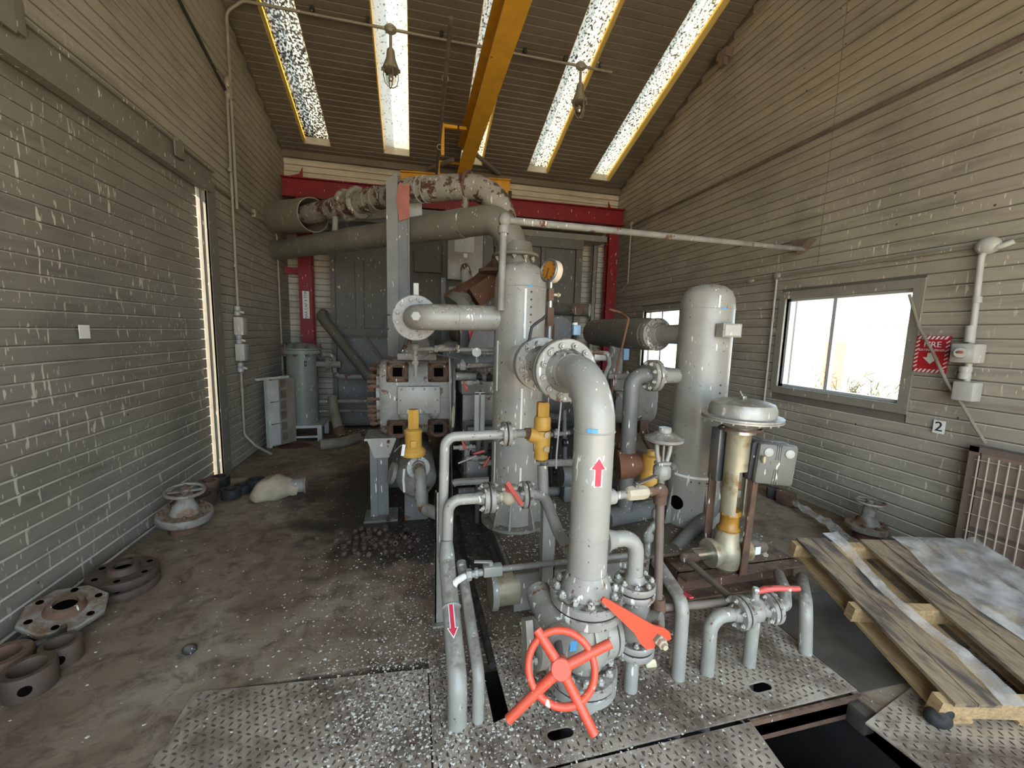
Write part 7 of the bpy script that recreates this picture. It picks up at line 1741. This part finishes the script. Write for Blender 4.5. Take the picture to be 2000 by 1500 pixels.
# ------------------------------------------------------------------ scattered paint flakes, droppings and grit (uncountable)
def scatter(name, label, mat, spec, seed, smin, smax, flat=0.35):
    rr = random.Random(seed); Vv = []; Ff = []
    for (n, fx) in spec:
        for k in range(n):
            p = fx(rr)
            if p is None: continue
            x, y, z = p
            s = smin + (smax - smin) * rr.random() ** 2.2; a = rr.uniform(0, 2 * pi); m = rr.choice((3, 4, 5)); b = len(Vv)
            el = rr.uniform(0.35, 1.0)
            for i in range(m):
                th = a + 2 * pi * i / m; q = s * rr.uniform(0.7, 1.2)
                dx, dy = q * cos(th), q * sin(th) * el
                Vv.append((x + dx * cos(a) - dy * sin(a), y + dx * sin(a) + dy * cos(a), z + 0.0005 + rr.uniform(0, s * 0.35)))
            Vv.append((x, y, z + s * flat)); 
            for i in range(m): Ff.append((b + i, b + (i + 1) % m, b + m))
    me = bpy.data.meshes.new(name); me.from_pydata(Vv, [], Ff); me.materials.append(M[mat])
    o = obj(name, me, None); o['kind'] = 'stuff'; o['label'] = label; o['category'] = 'debris'
    return o
HOLE = [(0.325, 1.50), (0.40, 1.52), (0.395, 1.83), (0.325, 1.83)]
def floor_z(x, y):
    if 1.40 < x < 1.95 and y < 1.28: return None
    if inside((x, y), HOLE) or abs(x - 1.607) < 0.06 and abs(y - 1.412) < 0.03 or abs(x - 0.588) < 0.06 and abs(y - 1.398) < 0.03: return None
    if x > 0.57 and x < 2.42 and y > 2.16: return SZ_ if y < 3.4 else None
    if y < 1.95 and -0.97 < x < 2.05: return 0.006
    return 0.0
def G(mx, sx, my, sy):
    def f(rr):
        x, y = rr.gauss(mx, sx), rr.gauss(my, sy)
        if x < XL + 0.05 or y < 0.9 or x > XR - 0.1: return None
        z = floor_z(x, y); return None if z is None else (x, y, z)
    return f
def U(x0, x1, y0, y1):
    def f(rr):
        x, y = rr.uniform(x0, x1), rr.uniform(y0, y1); z = floor_z(x, y); return None if z is None else (x, y, z)
    return f
scatter('paint_flakes', 'white paint flakes and droppings scattered over floor and plates', 'chips',
        [(1620, G(-0.15, 0.16, 1.55, 0.25)), (2700, G(0.25, 0.30, 1.75, 0.30)), (2700, G(0.5, 0.5, 1.45, 0.25)), (1260, G(0.0, 0.30, 2.4, 0.4)), (350, G(-0.1, 0.35, 3.2, 0.6)), (500, G(0.30, 0.16, 2.5, 0.6)),
         (1440, U(0.57, 1.5, 2.18, 3.0)), (420, U(-2.0, 0.2, 2.0, 5.5)), (500, U(-0.8, 0.2, 1.9, 3.2)), (120, U(-0.9, 0.2, 3.6, 5.5)), (350, G(1.3, 0.4, 1.6, 0.2)), (120, G(2.05, 0.25, 1.55, 0.25)), (100, U(2.3, 3.8, 1.6, 3.2)), (60, U(-1.9, -0.6, 1.2, 2.6))], 3, 0.0018, 0.0095)
scatter('dark_grit', 'dark grit and crumbs lying among the paint flakes', 'debris',
        [(5500, G(0.3, 0.42, 1.8, 0.35)), (1200, G(0.35, 0.15, 2.5, 0.5)), (700, G(-0.1, 0.35, 3.1, 0.5)), (900, U(0.57, 1.5, 2.18, 3.0)), (1500, G(1.1, 0.4, 1.6, 0.2)), (260, U(2.6, 3.85, 1.8, 3.6)), (150, U(-1.2, 0.0, 5.5, 6.8))], 4, 0.0015, 0.006, 0.7)
scatter('crankcase_flakes', 'white flakes lying on top of the compressor beside the vessel', 'chips', [(420, lambda rr: (rr.uniform(0.44, 0.80), rr.uniform(3.68, 4.2), 1.29)), (200, lambda rr: (rr.uniform(0.85, 1.9), rr.uniform(3.70, 4.3), 1.182))], 6, 0.004, 0.016)
scatter('crumpled_litter', 'pale litter heaped at the foot of the cooler housing', 'chips', [(200, U(-1.15, -0.3, 6.3, 6.95))], 9, 0.006, 0.035, 0.5)
